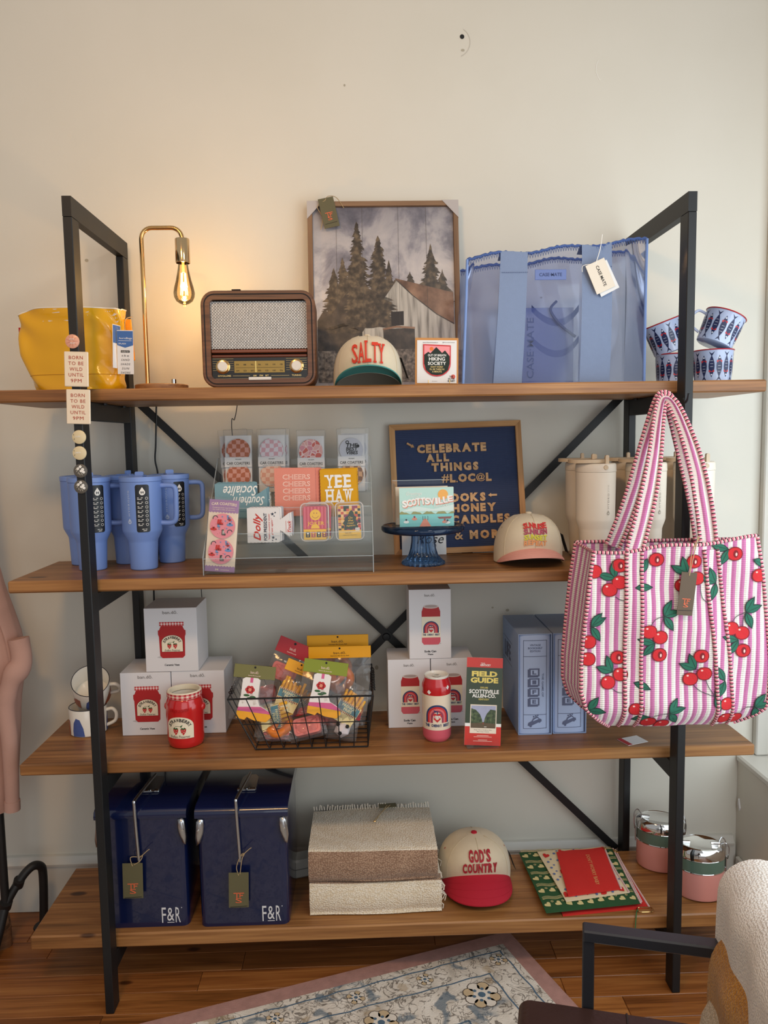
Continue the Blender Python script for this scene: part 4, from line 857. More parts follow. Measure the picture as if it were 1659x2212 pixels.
def straw_tumbler(loc, rz, label):
    t = thing('cream_tumbler', label, 'tumbler', loc, rz, 'cream flip-lid tumblers')
    MB().lathe([(0, 0.0003), (0.040, 0.0003), (0.043, 0.003), (0.0465, 0.095), (0.048, 0.101), (0.0545, 0.120), (0.0555, 0.126), (0.057, 0.262), (0, 0.262)], CRM, 44).build('body', t)
    ld = MB().lathe([(0.0572, 0.2625), (0.0580, 0.264), (0.0570, 0.284), (0.054, 0.287), (0, 0.288)], CRM, 44).build('lid', t)
    lp_ = [(-0.026 + 0.054 * math.cos(a), 0.050 * math.sin(a)) for a in [2 * pi * k / 28 for k in range(28)]]
    MB().prism(lp_, 0.2885, 0.2985, CRL).build('carry_loop', t)
    MB().prism(rrect(0.010, 0.026, 0.004, 4, 0.018, 0.298), -0.05, -0.040, CRL, axis='y').build('flip_spout', ld)
    MB().prism(rrect(0.009, 0.022, 0.004, 4, -0.006, 0.303), 0.0, 0.010, CRL, axis='y').build('loop_catch', ld)
    MB().at((0.012, -0.0568, 0.276), (pi / 2, 0, 0)).lathe([(0, 0.003), (0.006, 0.003), (0.007, 0.0), (0, 0)], CRL, 14).build('hinge_button', ld)
    fn = lambda u, v, d: ((TC(v) + d) * math.sin(u / 0.0565), -(TC(v) + d) * math.cos(u / 0.0565), v)
    q = MB(); q.text('HYDRO', 0.022, 0.180, 0.044, 0.0058, ETG, fn, rot=pi / 2, bold=0.01, space=1.3); q.text('JUG', 0.022, 0.216, 0.020, 0.0058, M('pale_mark', (204, 194, 178), 0.5), fn, rot=pi / 2, bold=0.01, space=1.3); drop(q, fn, 0.022, 0.146, 0.008, ETG, CRM); q.build('logo', t, ang=60)
for (x, y, lab) in ((0.611, 0.20, 'front cream tumbler nearest the pink-brimmed cap'), (0.615, 0.325, 'back cream tumbler nearest the pink-brimmed cap'), (0.759, 0.20, 'middle front cream tumbler behind the bag handle'), (0.757, 0.325, 'middle back cream tumbler behind the bag handle'),
                  (0.900, 0.20, 'front cream tumbler right of the steel post'), (0.905, 0.325, 'rearmost cream tumbler behind the right steel post')):
    straw_tumbler((x, y, Z2 + 0.0003), 0.0, lab)

# ------------------------------------------------------------------ acrylic riser and what stands on it
ar = thing('acrylic_riser', 'clear acrylic tiered display riser full of small gifts', 'display', (-0.274, 0, Z2))
AX = 0.234
sp = [(0.093, 0.0005), (0.388, 0.0005), (0.388, 0.315), (0.365, 0.315), (0.20, 0.16), (0.093, 0.05)]
for sg in (-1, 1): MB().prism(sp, sg * AX - 0.0015, sg * AX + 0.0015, ACRYLIC, axis='x', capmat=ACRYLIC).build('side_panel', ar, ang=0)
for sg in (-1, 1):
    m = MB(); m.tube([(sg * AX, y, z) for y, z in (sp[0], sp[5], sp[4], sp[3], sp[2])], 0.0015, ACRYLIC_EDGE, 4); m.build('panel_edge', ar)
TIER = [(0.096, 0.150, 0.004), (0.155, 0.213, 0.0765), (0.218, 0.283, 0.1435), (0.288, 0.386, 0.208)]
for i, (ya, yb_, z) in enumerate(TIER):
    MB().box(-AX + 0.0016, AX - 0.0016, ya, yb_, z, z + 0.003, ACRYLIC).build('tier', ar, ang=0)
    MB().box(-AX + 0.0016, AX - 0.0016, ya, ya + 0.003, 0.001 if i else 0.0045, z + 0.030 + (0.012 if i == 0 else 0), ACRYLIC).build('riser', ar, ang=0)
    q = MB(); q.tube([(-AX, ya + 0.0015, z + 0.030 + (0.012 if i == 0 else 0)), (AX, ya + 0.0015, z + 0.030 + (0.012 if i == 0 else 0))], 0.0014, ACRYLIC_EDGE, 4); q.build('riser_edge', ar)
MB().box(-AX + 0.0016, AX - 0.0016, 0.384, 0.387, 0.212, 0.31, ACRYLIC).build('back_panel', ar, ang=0)

def pat(name, c1, c2, scale=90, warp=0.004, kind='checker', c3=None):
    if name in _m: return _m[name]
    m = bpy.data.materials.new(name); m.use_nodes = True; nt = m.node_tree; b = nt.nodes['Principled BSDF']; b.inputs['Roughness'].default_value = 0.45
    tc = N(nt, 'ShaderNodeTexCoord'); sp_ = N(nt, 'ShaderNodeSeparateXYZ'); nt.links.new(tc.outputs['Object'], sp_.inputs[0]); cb = N(nt, 'ShaderNodeCombineXYZ')
    nt.links.new(sp_.outputs[0], cb.inputs[0]); nt.links.new(sp_.outputs[2], cb.inputs[1]); cb.inputs[2].default_value = 0.0002
    n = N(nt, 'ShaderNodeTexNoise'); n.inputs['Scale'].default_value = 28; nt.links.new(tc.outputs['Object'], n.inputs['Vector'])
    s = N(nt, 'ShaderNodeVectorMath', operation='MULTIPLY_ADD'); nt.links.new(n.outputs['Color'], s.inputs[0]); s.inputs[1].default_value = (warp * 3, warp * 3, 0); nt.links.new(cb.outputs[0], s.inputs[2])
    if kind == 'checker':
        c = N(nt, 'ShaderNodeTexChecker'); c.inputs['Scale'].default_value = scale; c.inputs['Color1'].default_value = rgb(c1); c.inputs['Color2'].default_value = rgb(c2); nt.links.new(s.outputs[0], c.inputs['Vector']); nt.links.new(c.outputs['Color'], b.inputs['Base Color'])
    else:
        v = N(nt, 'ShaderNodeTexVoronoi'); v.inputs['Scale'].default_value = scale; nt.links.new(s.outputs[0], v.inputs['Vector'])
        sx = N(nt, 'ShaderNodeSeparateColor'); nt.links.new(v.outputs['Color'], sx.inputs[0])
        r = ramp(nt, [(0.0, c1), (0.35, c2), (0.7, c3), (1.0, c1)], sx.outputs[0]); r.color_ramp.interpolation = 'CONSTANT'
        v2 = N(nt, 'ShaderNodeTexVoronoi'); v2.feature = 'DISTANCE_TO_EDGE'; v2.inputs['Scale'].default_value = scale; nt.links.new(s.outputs[0], v2.inputs['Vector'])
        r2 = ramp(nt, [(0.03, (238, 206, 200)), (0.06, (0, 0, 0))], v2.outputs['Distance']); mx = N(nt, 'ShaderNodeMix', data_type='RGBA'); r3 = ramp(nt, [(0.04, (255, 255, 255)), (0.07, (0, 0, 0))], v2.outputs['Distance'])
        nt.links.new(r3.outputs[0], mx.inputs[0]); nt.links.new(r.outputs[0], mx.inputs[6]); mx.inputs[7].default_value = rgb((240, 210, 204)); nt.links.new(mx.outputs[2], b.inputs['Base Color'])
    _m[name] = m; return m
def notched(r, a, cx=0.0, cy=0.0):
    out = []
    for k in range(36):
        t = 2 * pi * k / 36; d = abs((t - a + pi) % (2 * pi) - pi); q = r * (1 - 0.17 * max(0, 1 - (d / 0.28) ** 2)); out.append((cx + q * math.cos(t), cy + q * math.sin(t)))
    return out
def coaster_pack(label, x, y, z, mats, tilt=-0.10, roll=0.0, na=(3.6, 1.5), txt=None, notch=True):
    t = thing('coaster_pack', label, 'coasters', (x, y, z), group='car coaster packs on the riser', rot=(tilt, roll, 0))
    w, h = 0.080, 0.192
    MB().box(-w / 2, w / 2, 0.002, 0.0032, 0.001, h - 0.018, PAPER).build('card', t, ang=0)
    for i, (cz, mt) in enumerate(((0.128, mats[0]), (0.052, mats[1]))):
        MB().prism(notched(0.036, na[i]) if notch else arc(0, 0, 0.036, 0, 2 * pi * 35 / 36, 35), -0.003, 0.0018, M('coaster_edge', (40, 36, 36), 0.6), axis='y', capmat=mt).build('coaster', t, (0, 0, cz), ang=0)
    bo_ = MB().box(-w / 2 - 0.001, w / 2 + 0.001, -0.0045, -0.0034, 0.078, 0.108, PAPER).build('paper_band', t, ang=0)
    fn = lambda u, v, d: (u, -0.0046 - d, v); q = MB(); q.text('CAR COASTERS', 0, 0.089, 0.070, 0.0085, BLACK, fn, bold=0.01); q.text('mary square', 0, 0.1005, 0.018, 0.004, BLACK, fn, shear=0.3); q.text('ABSORBENT CERAMIC CAR COASTERS', 0, 0.0812, 0.055, 0.0018, BLACK, fn); q.build('band_lettering', bo_, ang=0)
    if txt:
        q = MB(); f2 = lambda u, v, d: (u, -0.0031 - d, v)
        for k, s in enumerate(txt): q.text(s, 0.002, 0.142 - 0.0115 * k, 0.036, 0.011, BLACK, f2, bold=0.035, shear=0.1)
        q.disc(-0.012, 0.151, 0.0055, BLACK, f2, 0.0006, 12, r0=0.003); q.disc(0.02, 0.139, 0.005, BLACK, f2, 0.0006, 10); q.build('coaster_print', t, ang=0)
    MB().box(-w / 2 - 0.004, w / 2 + 0.004, -0.0058, 0.0045, 0.0004, h, CLEAR, 0.001).build('sleeve', t, ang=0)
    return t
OCH = pat('orange_checker', (178, 92, 48), (214, 154, 138), 78, 0.004); PCH = pat('pink_checker', (226, 216, 220), (216, 164, 172), 78, 0.004); PCH2 = pat('peach_checker', (232, 198, 176), (220, 158, 132), 78, 0.004)
FLO = pat('pink_floral', (206, 80, 62), (214, 138, 148), 70, 0.006, 'voronoi', (226, 168, 160)); GRYC = M('grey_coaster', (196, 196, 204), 0.5); CH3 = pat('brown_checker', (120, 84, 60), (200, 160, 120), 78, 0.004)
zt = Z2 + 0.2115
coaster_pack('orange checked coaster pack, leftmost in the back row', -0.441, 0.330, zt, (OCH, OCH)); coaster_pack('coaster pack half hidden behind the orange checked one', -0.452, 0.356, zt, (OCH, OCH), -0.06, -0.05, (0.2, 0.1))
coaster_pack('pale pink checked coaster pack, second in the back row', -0.340, 0.330, zt, (PCH, PCH2), na=(1.35, 2.2)); coaster_pack('coaster pack half hidden behind the pale pink one', -0.330, 0.356, zt, (PCH, PCH), -0.06)
coaster_pack('pink floral coaster pack, third in the back row', -0.221, 0.333, zt - 0.005, (FLO, FLO), notch=False); coaster_pack('grey coaster pack with black slogan, rightmost in the back row', -0.098, 0.333, zt - 0.003, (GRYC, CH3), txt=('THE', 'BEST', 'VIBES'), notch=False)
coaster_pack('coaster pack half hidden behind the grey one', -0.090, 0.358, zt, (GRYC, CH3), -0.06, 0.02, notch=False)

def scallop(w, h, n, amp=0.0014):
    """a drink-sleeve blank with whip-stitched upright edges"""
    out = [(-w / 2, 0), (w / 2, 0)]
    for k in range(1, 2 * n): out.append((w / 2 + (amp if k % 2 else 0), h * k / (2 * n)))
    out += [(w / 2, h), (-w / 2, h)]
    for k in range(2 * n - 1, 0, -1): out.append((-w / 2 - (amp if k % 2 else 0), h * k / (2 * n)))
    return out
def sleeve(label, loc, rot, shape, mat, deco=None, group='drink sleeves on the riser'):
    t = thing('drink_sleeve', label, 'drink sleeve', loc, group=group, rot=rot)
    MB().prism(shape, 0, 0.005, mat, axis='y').build('foam_body', t, ang=0)
    if deco: q = MB(); deco(q, lambda u, v, d: (u, -0.0002 - d, v)); q.build('lettering', t, ang=0)
    return t
SAL = M('salmon_foam', (224, 140, 122), 0.75, var=0.04, vs=50, bump=0.2, bs=500); BLSH = M('blush_ink', (246, 214, 200), 0.7); MUS = M('mustard_foam', (216, 158, 16), 0.75, var=0.04, vs=50, bump=0.2, bs=500); SKY = M('dusty_blue_foam', (120, 156, 166), 0.75, bump=0.2, bs=500); WFO = M('white_foam', (226, 222, 220), 0.75, bump=0.2, bs=500)
def d_cheers(q, fn):
    for k in range(4): q.text('CHEERS', 0.004, 0.114 - 0.0205 * k, 0.080, 0.0145, BLSH, fn, bold=0.03); q.text('CHEERS', 0.004, 0.114 - 0.0205 * k, 0.076, 0.0115, M('light_salmon_ink', (236, 166, 148), 0.7), fn, d=0.0009, bold=-0.005)
z2t = Z2 + 0.1472
for k, (dx, lab) in enumerate(((0, 'salmon CHEERS drink sleeve at the front of its stack'), (0.009, 'second salmon drink sleeve behind the CHEERS one'), (0.014, 'rear salmon drink sleeve behind the CHEERS one'))):
    sleeve(lab, (-0.263 + dx, 0.233 + 0.007 * k, z2t), (-0.05, 0.0 + 0.01 * k, 0), scallop(0.118, 0.140, 14), SAL, d_cheers if k == 0 else None)
def d_yee(q, fn):
    for s, z in (('YEE', 0.103), ('HAW', 0.061)):
        n = len(s); cw = 0.026 if s == 'YEE' else 0.027
        for i, ch in enumerate(s):
            x = (i - (n - 1) / 2) * cw; q.text(ch, x, z, cw * 0.80, 0.036, WHITE, fn, bold=0.03)
            sl = {'Y': ((0, -1, .5), (-.0085, 1, .5), (.0085, 1, .5)), 'E': ((-.004, -1, .75), (-.004, 1, .75)), 'H': ((-.007, -1, .48), (.007, -1, .48), (-.007, 1, .48), (.007, 1, .48)), 'A': ((-.008, -1, .5), (.008, -1, .5)), 'W': ((-.009, 1, .45), (.009, 1, .45))}[ch]
            for (dx, sg, ww) in sl: q.rect(x + dx - cw * ww / 2, x + dx + cw * ww / 2, z + sg * 0.0165 - 0.0028, z + sg * 0.0165 + 0.0028, WHITE, fn, d=0.0008)
for k, (dx, lab) in enumerate(((0, 'mustard YEE HAW drink sleeve at the front of its stack'), (0.003, 'rear mustard drink sleeve behind the YEE HAW one'))):
    sleeve(lab, (-0.134 + dx, 0.233 + 0.007 * k, z2t - 0.004 + 0.003 * k), (-0.05, -0.02, 0), scallop(0.106, 0.138, 14), MUS, d_yee if k == 0 else None)
def side_blank(w, h):
    """a drink sleeve laid on its side: straight body, notch, flared base flap"""
    top = [(-w / 2 + 0.09 * k / 18, h + (0.0013 if k % 2 else 0)) for k in range(19)]; bot = [(-w / 2 + 0.09 * k / 18, -(0.0013 if k % 2 else 0)) for k in range(18, -1, -1)]
    x = -w / 2 + 0.092; return (top + [(x, h * 0.98), (x + 0.001, h * 0.66), (x + 0.008, h * 0.70), (x + 0.028, h * 0.86), (x + 0.030, h * 0.5), (x + 0.028, h * 0.14), (x + 0.008, h * 0.30), (x + 0.001, h * 0.34), (x, h * 0.02)] + bot)[::-1]
DRED = M('print_red', (200, 56, 48), 0.7); NAVY = M('print_navy', (44, 56, 74), 0.7)
def star(q, fn, cx, cy, r, mat, d=0.0006): q.poly([(cx + r * (1 if k % 2 == 0 else 0.42) * math.sin(k * pi / 5), cy + r * (1 if k % 2 == 0 else 0.42) * math.cos(k * pi / 5)) for k in range(10)], mat, fn, d)
def d_dolly(q, fn):
    q.text('Dolly', -0.030, 0.044, 0.078, 0.026, DRED, fn, rot=pi / 2, bold=0.02, shear=0.35); q.text('FOR PRESIDENT', -0.0095, 0.044, 0.078, 0.0095, NAVY, fn, rot=pi / 2, bold=0.02)
    q.text('"make country music', 0.0015, 0.044, 0.074, 0.006, DRED, fn, rot=pi / 2, bold=0.01, shear=0.3); q.text('great again"', 0.0095, 0.044, 0.048, 0.006, DRED, fn, rot=pi / 2, bold=0.01, shear=0.3)
    for (a, b_, r) in ((0.011, 0.080, 0.0052), (0.019, 0.084, 0.0030), (0.016, 0.074, 0.0026), (0.012, 0.013, 0.0052), (0.020, 0.008, 0.003), (0.010, 0.005, 0.0026)): star(q, fn, a, b_, r, NAVY)
    q.text('Truck', 0.058, 0.044, 0.034, 0.009, DRED, fn, rot=pi / 2, bold=0.015, shear=0.35); q.line([(0.049, 0.028), (0.049, 0.06)], 0.0008, DRED, fn); q.line([(0.066, 0.028), (0.066, 0.06)], 0.0008, DRED, fn)
z1t = Z2 + 0.0801
for k, lab in enumerate(('white Dolly drink sleeve lying on its side at the front of its stack', 'second white drink sleeve behind the front sideways one', 'rear white drink sleeve with a grey lining in the sideways stack')):
    sleeve(lab, (-0.3345 + 0.005 * k, 0.166 + 0.0065 * k, z1t + 0.0015 * k), (-0.05, 0, 0), side_blank(0.122, 0.097), (WFO, WFO, M('grey_foam', (170, 170, 176), 0.75))[k], d_dolly if k == 0 else None)
def d_soc(q, fn):
    q.text('Socialite', -0.002, 0.080, 0.100, 0.030, WHITE, fn, rot=pi, bold=0.012, shear=0.4); q.text('Southern', 0.022, 0.050, 0.092, 0.026, WHITE, fn, rot=pi, bold=0.012, shear=0.4); q.text('southern', 0.083, 0.05, 0.05, 0.008, WHITE, fn, rot=pi / 2, shear=0.3)
for k, lab in enumerate(('dusty blue Socialite drink sleeve lying on its side', 'second dusty blue drink sleeve behind the Socialite one', 'rear dusty blue drink sleeve behind the Socialite one')):
    sleeve(lab, (-0.420 + 0.003 * k, 0.231 + 0.0065 * k, z2t - 0.004 + 0.002 * k), (-0.05, 0, 0), [(x * 1.25, y) for x, y in side_blank(0.122, 0.101)], SKY, d_soc if k == 0 else None)

FROST = glassy('frosted_case', (0.95, 0.95, 0.95), 0.2, 1.45, 0.6, 0.05); HOT = M('joker_rose', (200, 74, 94), 0.6); ROSE2 = M('joker_stripe', (222, 110, 128), 0.6); SUN = M('sunny_yellow', (246, 196, 60), 0.6); BURG = M('burgundy_print', (150, 40, 62), 0.6)
def card_case(label, loc, rot, deco):
    t = thing('card_case', label, 'card case', loc, group='playing card cases on the riser', rot=rot)
    MB().prism(rrect(0.066, 0.092, 0.008, 4, 0, 0.054), 0.004, 0.014, PAPER, axis='y').build('card_deck', t, ang=0)
    q = MB(); deco(q, lambda u, v, d: (u, 0.0038 - d, v)); q.build('card_print', t, ang=0)
    MB().prism(rrect(0.080, 0.108, 0.013, 5, 0, 0.0545), 0.0, 0.018, FROST, axis='y').build('case', t, ang=40)
    m = MB(); m.tube([(x, 0.001, z) for x, z in rrect(0.079, 0.107, 0.013, 5, 0, 0.0545)], 0.0018, M('frosted_rim', (236, 230, 226), 0.3, alpha=0.5), 6, closed=True); m.build('case_rim', t)
    return t
def d_joker(q, fn):
    q.poly(rrect(0.066, 0.092, 0.008, 4, 0, 0.054), HOT, fn, 0.0002)
    for k in range(7): x = -0.030 + k * 0.0098; q.rect(x, x + 0.0042, 0.036, 0.098, ROSE2, fn, 0.0004)
    q.disc(0.002, 0.075, 0.0155, SUN, fn, 0.0006, 24)
    for sg in (-1, 1): q.disc(0.002 + sg * 0.004, 0.080, 0.0011, BURG, fn, 0.0008, 8, rv=0.002)
    q.disc(0.002, 0.075, 0.0095, BURG, fn, 0.0008, 12, a0=pi + 0.3, a1=2 * pi - 0.3, r0=0.0085); q.text('JOKER', 0.003, 0.0495, 0.048, 0.013, SUN, fn, d=0.0008, bold=0.01); q.disc(0.001, 0.036, 0.0125, SUN, fn, 0.0006, 12, a0=0, a1=pi)
    q.rect(-0.032, 0.032, 0.004, 0.034, SUN, fn, 0.0009)
    for k, c in enumerate((BLACK, HOT, BLACK, BURG)):
        x = -0.026 + k * 0.0155; q.rect(x, x + 0.012, 0.011, 0.027, c, fn, 0.0011); q.disc(x + 0.006, 0.022, 0.003, WHITE if k % 2 == 0 else SUN, fn, 0.0013, 8); q.disc(x + 0.006, 0.0155, 0.0022, SUN, fn, 0.0013, 8)
def d_otr(q, fn):
    cols = (M('otr_gold', (226, 170, 70), 0.6), M('otr_green', (40, 62, 56), 0.6), M('otr_plum', (150, 60, 88), 0.6), M('otr_red', (206, 86, 66), 0.6), M('otr_peach', (238, 196, 140), 0.6)); rr_ = random.Random(2)
    for i in range(8):
        for j in range(11): x = -0.032 + i * 0.008; z = 0.010 + j * 0.008; q.rect(x, x + 0.008, z, z + 0.008, cols[(i * 2 + j * 3 + (i * j) % 3) % 5], fn, 0.0003)
    for i in range(4): q.line([(-0.032, 0.028 + i * 0.018), (0.032, 0.028 + i * 0.018)], 0.0016, cols[4], fn, 0.0005)
    q.poly([(0.006, 0.086), (0.012, 0.080), (0.014, 0.070), (0.020, 0.066), (0.018, 0.056), (0.024, 0.050), (0.020, 0.040), (0.026, 0.032), (-0.016, 0.032), (-0.014, 0.042), (-0.020, 0.048), (-0.014, 0.056), (-0.012, 0.066), (-0.004, 0.070), (0.0, 0.080)], cols[1], fn, 0.0007)
    for s, z, wd in (('On', 0.064, 0.012), ('the', 0.0565, 0.014), ('road', 0.049, 0.018), ('again', 0.041, 0.026)): q.text(s, 0.003, z, wd, 0.006, SUN, fn, d=0.0009, shear=0.3)
    q.rect(-0.032, 0.032, 0.004, 0.028, SUN, fn, 0.0011); q.text('ban.do.', -0.004, 0.021, 0.018, 0.005, BLACK, fn, d=0.0013); q.text('Playing Card Water Proof', 0.0, 0.0145, 0.04, 0.0026, BLACK, fn, d=0.0013, bold=0.02); q.rect(0.016, 0.028, 0.026, 0.035, WHITE, fn, 0.0013); q.text('$14', 0.022, 0.0305, 0.008, 0.005, BLACK, fn, d=0.0015)
card_case('rose JOKER playing card case with a smiling face', (-0.204, 0.166, z1t), (-0.04, 0, 0), d_joker); card_case('rear rose playing card case behind the JOKER one', (-0.193, 0.188, z1t + 0.001), (-0.04, 0.03, 0), d_joker)
card_case('multicoloured checked playing card case with a dark green shape', (-0.104, 0.168, z1t + 0.001), (-0.04, -0.02, 0), d_otr)

# pink cowboy coaster pack standing on the lowest tier
LAV = M('lavender_card', (166, 132, 176), 0.6); CRC = M('cream_card', (236, 222, 202), 0.6); PKC = M('pink_coaster', (236, 150, 164), 0.5); BOOTR = M('boot_red', (206, 48, 44), 0.6); BOOTB = M('boot_blue', (110, 156, 206), 0.6)
t = thing('coaster_pack', 'lavender and pink cowboy-boot coaster pack standing at the front of the riser', 'coasters', (-0.467, 0.108, Z2 + 0.0078), group='car coaster packs on the riser', rot=(-0.12, 0.085, 0))
MB().box(-0.041, 0.041, 0, 0.0012, 0, 0.2, CRC).build('card', t, ang=0)
fn = lambda u, v, d: (u, -0.0002 - d, v); q = MB()
q.poly([(-0.041, 0.2), (-0.041, 0.166)] + [(-0.041 + 0.0041 * k, 0.166 - (0.003 if k % 2 else 0)) for k in range(1, 20)] + [(0.041, 0.166), (0.041, 0.2)], LAV, fn); q.poly([(-0.041, 0.0), (-0.041, 0.014)] + [(-0.041 + 0.0041 * k, 0.014 + (0.003 if k % 2 else 0)) for k in range(1, 20)] + [(0.041, 0.014), (0.041, 0.0)], LAV, fn)
q.text('CAR COASTERS', 0, 0.187, 0.070, 0.008, CRC, fn, bold=0.03, arch=0.002); q.text('Keeping your cup holders', 0, 0.1775, 0.062, 0.004, CRC, fn, bold=0.01); q.text('dry with a side of attitude!', 0, 0.172, 0.062, 0.004, CRC, fn, bold=0.01); q.text('M', -0.008, 0.006, 0.008, 0.005, CRC, fn, bold=0.02); q.text('cristina', 0.014, 0.006, 0.024, 0.004, CRC, fn, shear=0.3)
q.build('card_print', t, ang=0)
for cz in (0.127, 0.056):
    o = MB().prism(arc(0, 0, 0.0345, 0, 2 * pi * 35 / 36, 35), -0.004, -0.0008, PKC, axis='y').build('coaster', t, (0, 0, cz), ang=0)
    fn = lambda u, v, d: (u, -0.0042 - d, v); q = MB()
    def boot(cx, cy, s, c, r=0.0, fl=1):
        P = [(-.3, 1), (.35, 1), (.3, .1), (.95, -.35), (.95, -.75), (-.35, -.75), (-.4, -.2)]; q.poly([(cx + s * fl * (a * math.cos(r) - b_ * math.sin(r)), cy + s * (a * math.sin(r) + b_ * math.cos(r))) for a, b_ in P][::fl], c, fn, 0.0004); q.line([(cx - s * .3 * fl, cy - s * .8), (cx + s * .95 * fl, cy - s * .8)], s * .14, BLACK, fn, 0.0005)
    boot(-0.012, 0.010, 0.008, BOOTR); boot(-0.006, 0.010, 0.008, BOOTR); boot(0.002, -0.018, 0.0085, BLACK); boot(0.003, -0.019, 0.0072, WHITE); boot(-0.012, 0.001, 0.006, BOOTB); boot(0.014, 0.024, 0.007, BOOTB, 0.3); boot(0.017, 0.020, 0.006, BOOTR, 0.3)
    for (a, b_, c) in ((0.020, 0.004, BOOTB), (-0.024, -0.010, BOOTR)): q.disc(a, b_, 0.0095, c, fn, 0.0004, 14, rv=0.0035); q.disc(a, b_ + 0.002, 0.0052, c, fn, 0.0006, 12, rv=0.005); q.disc(a, b_ + 0.0035, 0.002, BLACK, fn, 0.0007, 8)
    for (a, b_) in ((-0.021, 0.021), (0.021, -0.016)): q.disc(a, b_, 0.0075, NAVY, fn, 0.0004, 12, r0=0.0055, a0=0.2, a1=3.6)
    for (a, b_) in ((0.007, 0.014), (-0.009, -0.008), (0.024, 0.014), (-0.002, 0.026), (0.012, -0.006)): star(q, fn, a, b_, 0.003, BOOTB)
    rr_ = random.Random(9)
    for k in range(16): a = rr_.uniform(0, 2 * pi); r_ = 0.03 * math.sqrt(rr_.random()); q.disc(r_ * math.cos(a), r_ * math.sin(a), 0.0009, BURG, fn, 0.0003, 6)
    q.build('cowboy_print', o, ang=0)
MB().box(-0.0435, 0.0435, -0.0055, 0.0016, 0.0002, 0.206, CLEAR, 0.001).build('sleeve', t, ang=0)

# ------------------------------------------------------------------ letter board
LBW = wood('letterboard_frame_h', (150, 104, 58), (188, 138, 84), (208, 160, 106), axis=0, rough=0.55); LBV = wood('letterboard_frame_v', (150, 104, 58), (188, 138, 84), (208, 160, 106), axis=2, rough=0.55)
def felt():
    m = bpy.data.materials.new('navy_letterboard_felt'); m.use_nodes = True; nt = m.node_tree; b = nt.nodes['Principled BSDF']; b.inputs['Base Color'].default_value = rgb((44, 58, 92)); b.inputs['Roughness'].default_value = 0.85; b.inputs['Sheen Weight'].default_value = 0.2
    tc = N(nt, 'ShaderNodeTexCoord'); wv = N(nt, 'ShaderNodeTexWave'); wv.bands_direction = 'Z'; wv.inputs['Scale'].default_value = 52; nt.links.new(tc.outputs['Object'], wv.inputs['Vector'])
    bp = N(nt, 'ShaderNodeBump'); bp.inputs['Strength'].default_value = 0.35; bp.inputs['Distance'].default_value = 0.003; nt.links.new(wv.outputs['Fac'], bp.inputs['Height']); nt.links.new(bp.outputs['Normal'], b.inputs['Normal']); return m
la = math.atan2(0.072, 0.41)
lt = thing('letter_board', 'navy letter board in a pine frame spelling CELEBRATE ALL THINGS', 'sign', (0.245, 0.402, Z2 + 0.003), rot=(-la, -0.022, 0))
BW, BH = 0.426, 0.420
for s, (x0, x1) in ((-1, (-BW / 2, -BW / 2 + 0.018)), (1, (BW / 2 - 0.018, BW / 2))):
    P = [(x0, 0), (x1, 0.018), (x1, BH - 0.018), (x0, BH)] if s < 0 else [(x0, 0.018), (x1, 0), (x1, BH), (x0, BH - 0.018)]
    MB().prism(P, 0, 0.022, LBV, axis='y').build('frame_side', lt, ang=0)
MB().prism([(-BW / 2 + 0.0003, 0), (BW / 2 - 0.0003, 0), (BW / 2 - 0.0183, 0.018), (-BW / 2 + 0.0183, 0.018)], 0, 0.022, LBW, axis='y').build('frame_rail', lt, ang=0)
MB().prism([(-BW / 2 + 0.0183, BH - 0.018), (BW / 2 - 0.0183, BH - 0.018), (BW / 2 - 0.0003, BH), (-BW / 2 + 0.0003, BH)], 0, 0.022, LBW, axis='y').build('frame_rail', lt, ang=0)
MB().box(-BW / 2 + 0.018, BW / 2 - 0.018, 0.010, 0.016, 0.018, BH - 0.018, felt()).build('felt_panel', lt, ang=0)
LT = wood('letter_wood', (164, 122, 78), (204, 158, 108), (222, 180, 132), axis=0, scale=2, rough=0.6)
def letters(s, x0, x1, z0, z1):
    ws = []
    for ch in s: ws.append(0.30 if ch == ' ' else aspect(ch, 0.065) * (1.0 if ch != '.' else 0.15))
    hgt = z1 - z0; gap = (x1 - x0 - sum(ws) * hgt * 1.0) / max(1, len(s) - 1); k = 1.0
    if gap < 0.0012: k = (x1 - x0 - 0.0012 * (len(s) - 1)) / (sum(ws) * hgt); gap = 0.0012
    x = x0
    for ch, w_ in zip(s, ws):
        ww = w_ * hgt * k
        if ch != ' ':
            q = MB(); hh = hgt if ch != '.' else 0.005; q.text(ch, 0, 0, ww if ch != '.' else 0.005, hh, LT, lambda u, v, d: (u, -d, v), d=0.0, bold=(0.065 if ch not in '&@#' else 0.015), thick=0.004); q.build('letter', lt, (x + ww / 2, 0.0098, (z0 + z1) / 2 if ch != '.' else z0 + 0.0025), ang=0)
        x += ww + gap
for s, x0, x1, z0, z1 in (('CELEBRATE', 0.113, 0.336, 1.529, 1.557), ('ALL', 0.141, 0.215, 1.500, 1.526), ('THINGS', 0.158, 0.309, 1.469, 1.496), ('#L.OC@L', 0.190, 0.350, 1.432, 1.459), ('BOOKS', 0.190, 0.329, 1.369, 1.397), ('HONEY', 0.220, 0.362, 1.336, 1.363), ('CANDLES', 0.216, 0.405, 1.299, 1.327), ('&', 0.226, 0.253, 1.250, 1.278), ('MORE', 0.274, 0.395, 1.250, 1.278)):
    k = 1.0 + 0.15 * (((z0 + z1) / 2 - Z2) * math.sin(la)) / 2.4; letters(s, (x0 - 0.245) * k + 0.02 * (z0 - 1.2) , (x1 - 0.245) * k + 0.02 * (z0 - 1.2), (z0 - Z2) * 1.012, (z1 - Z2) * 1.012)
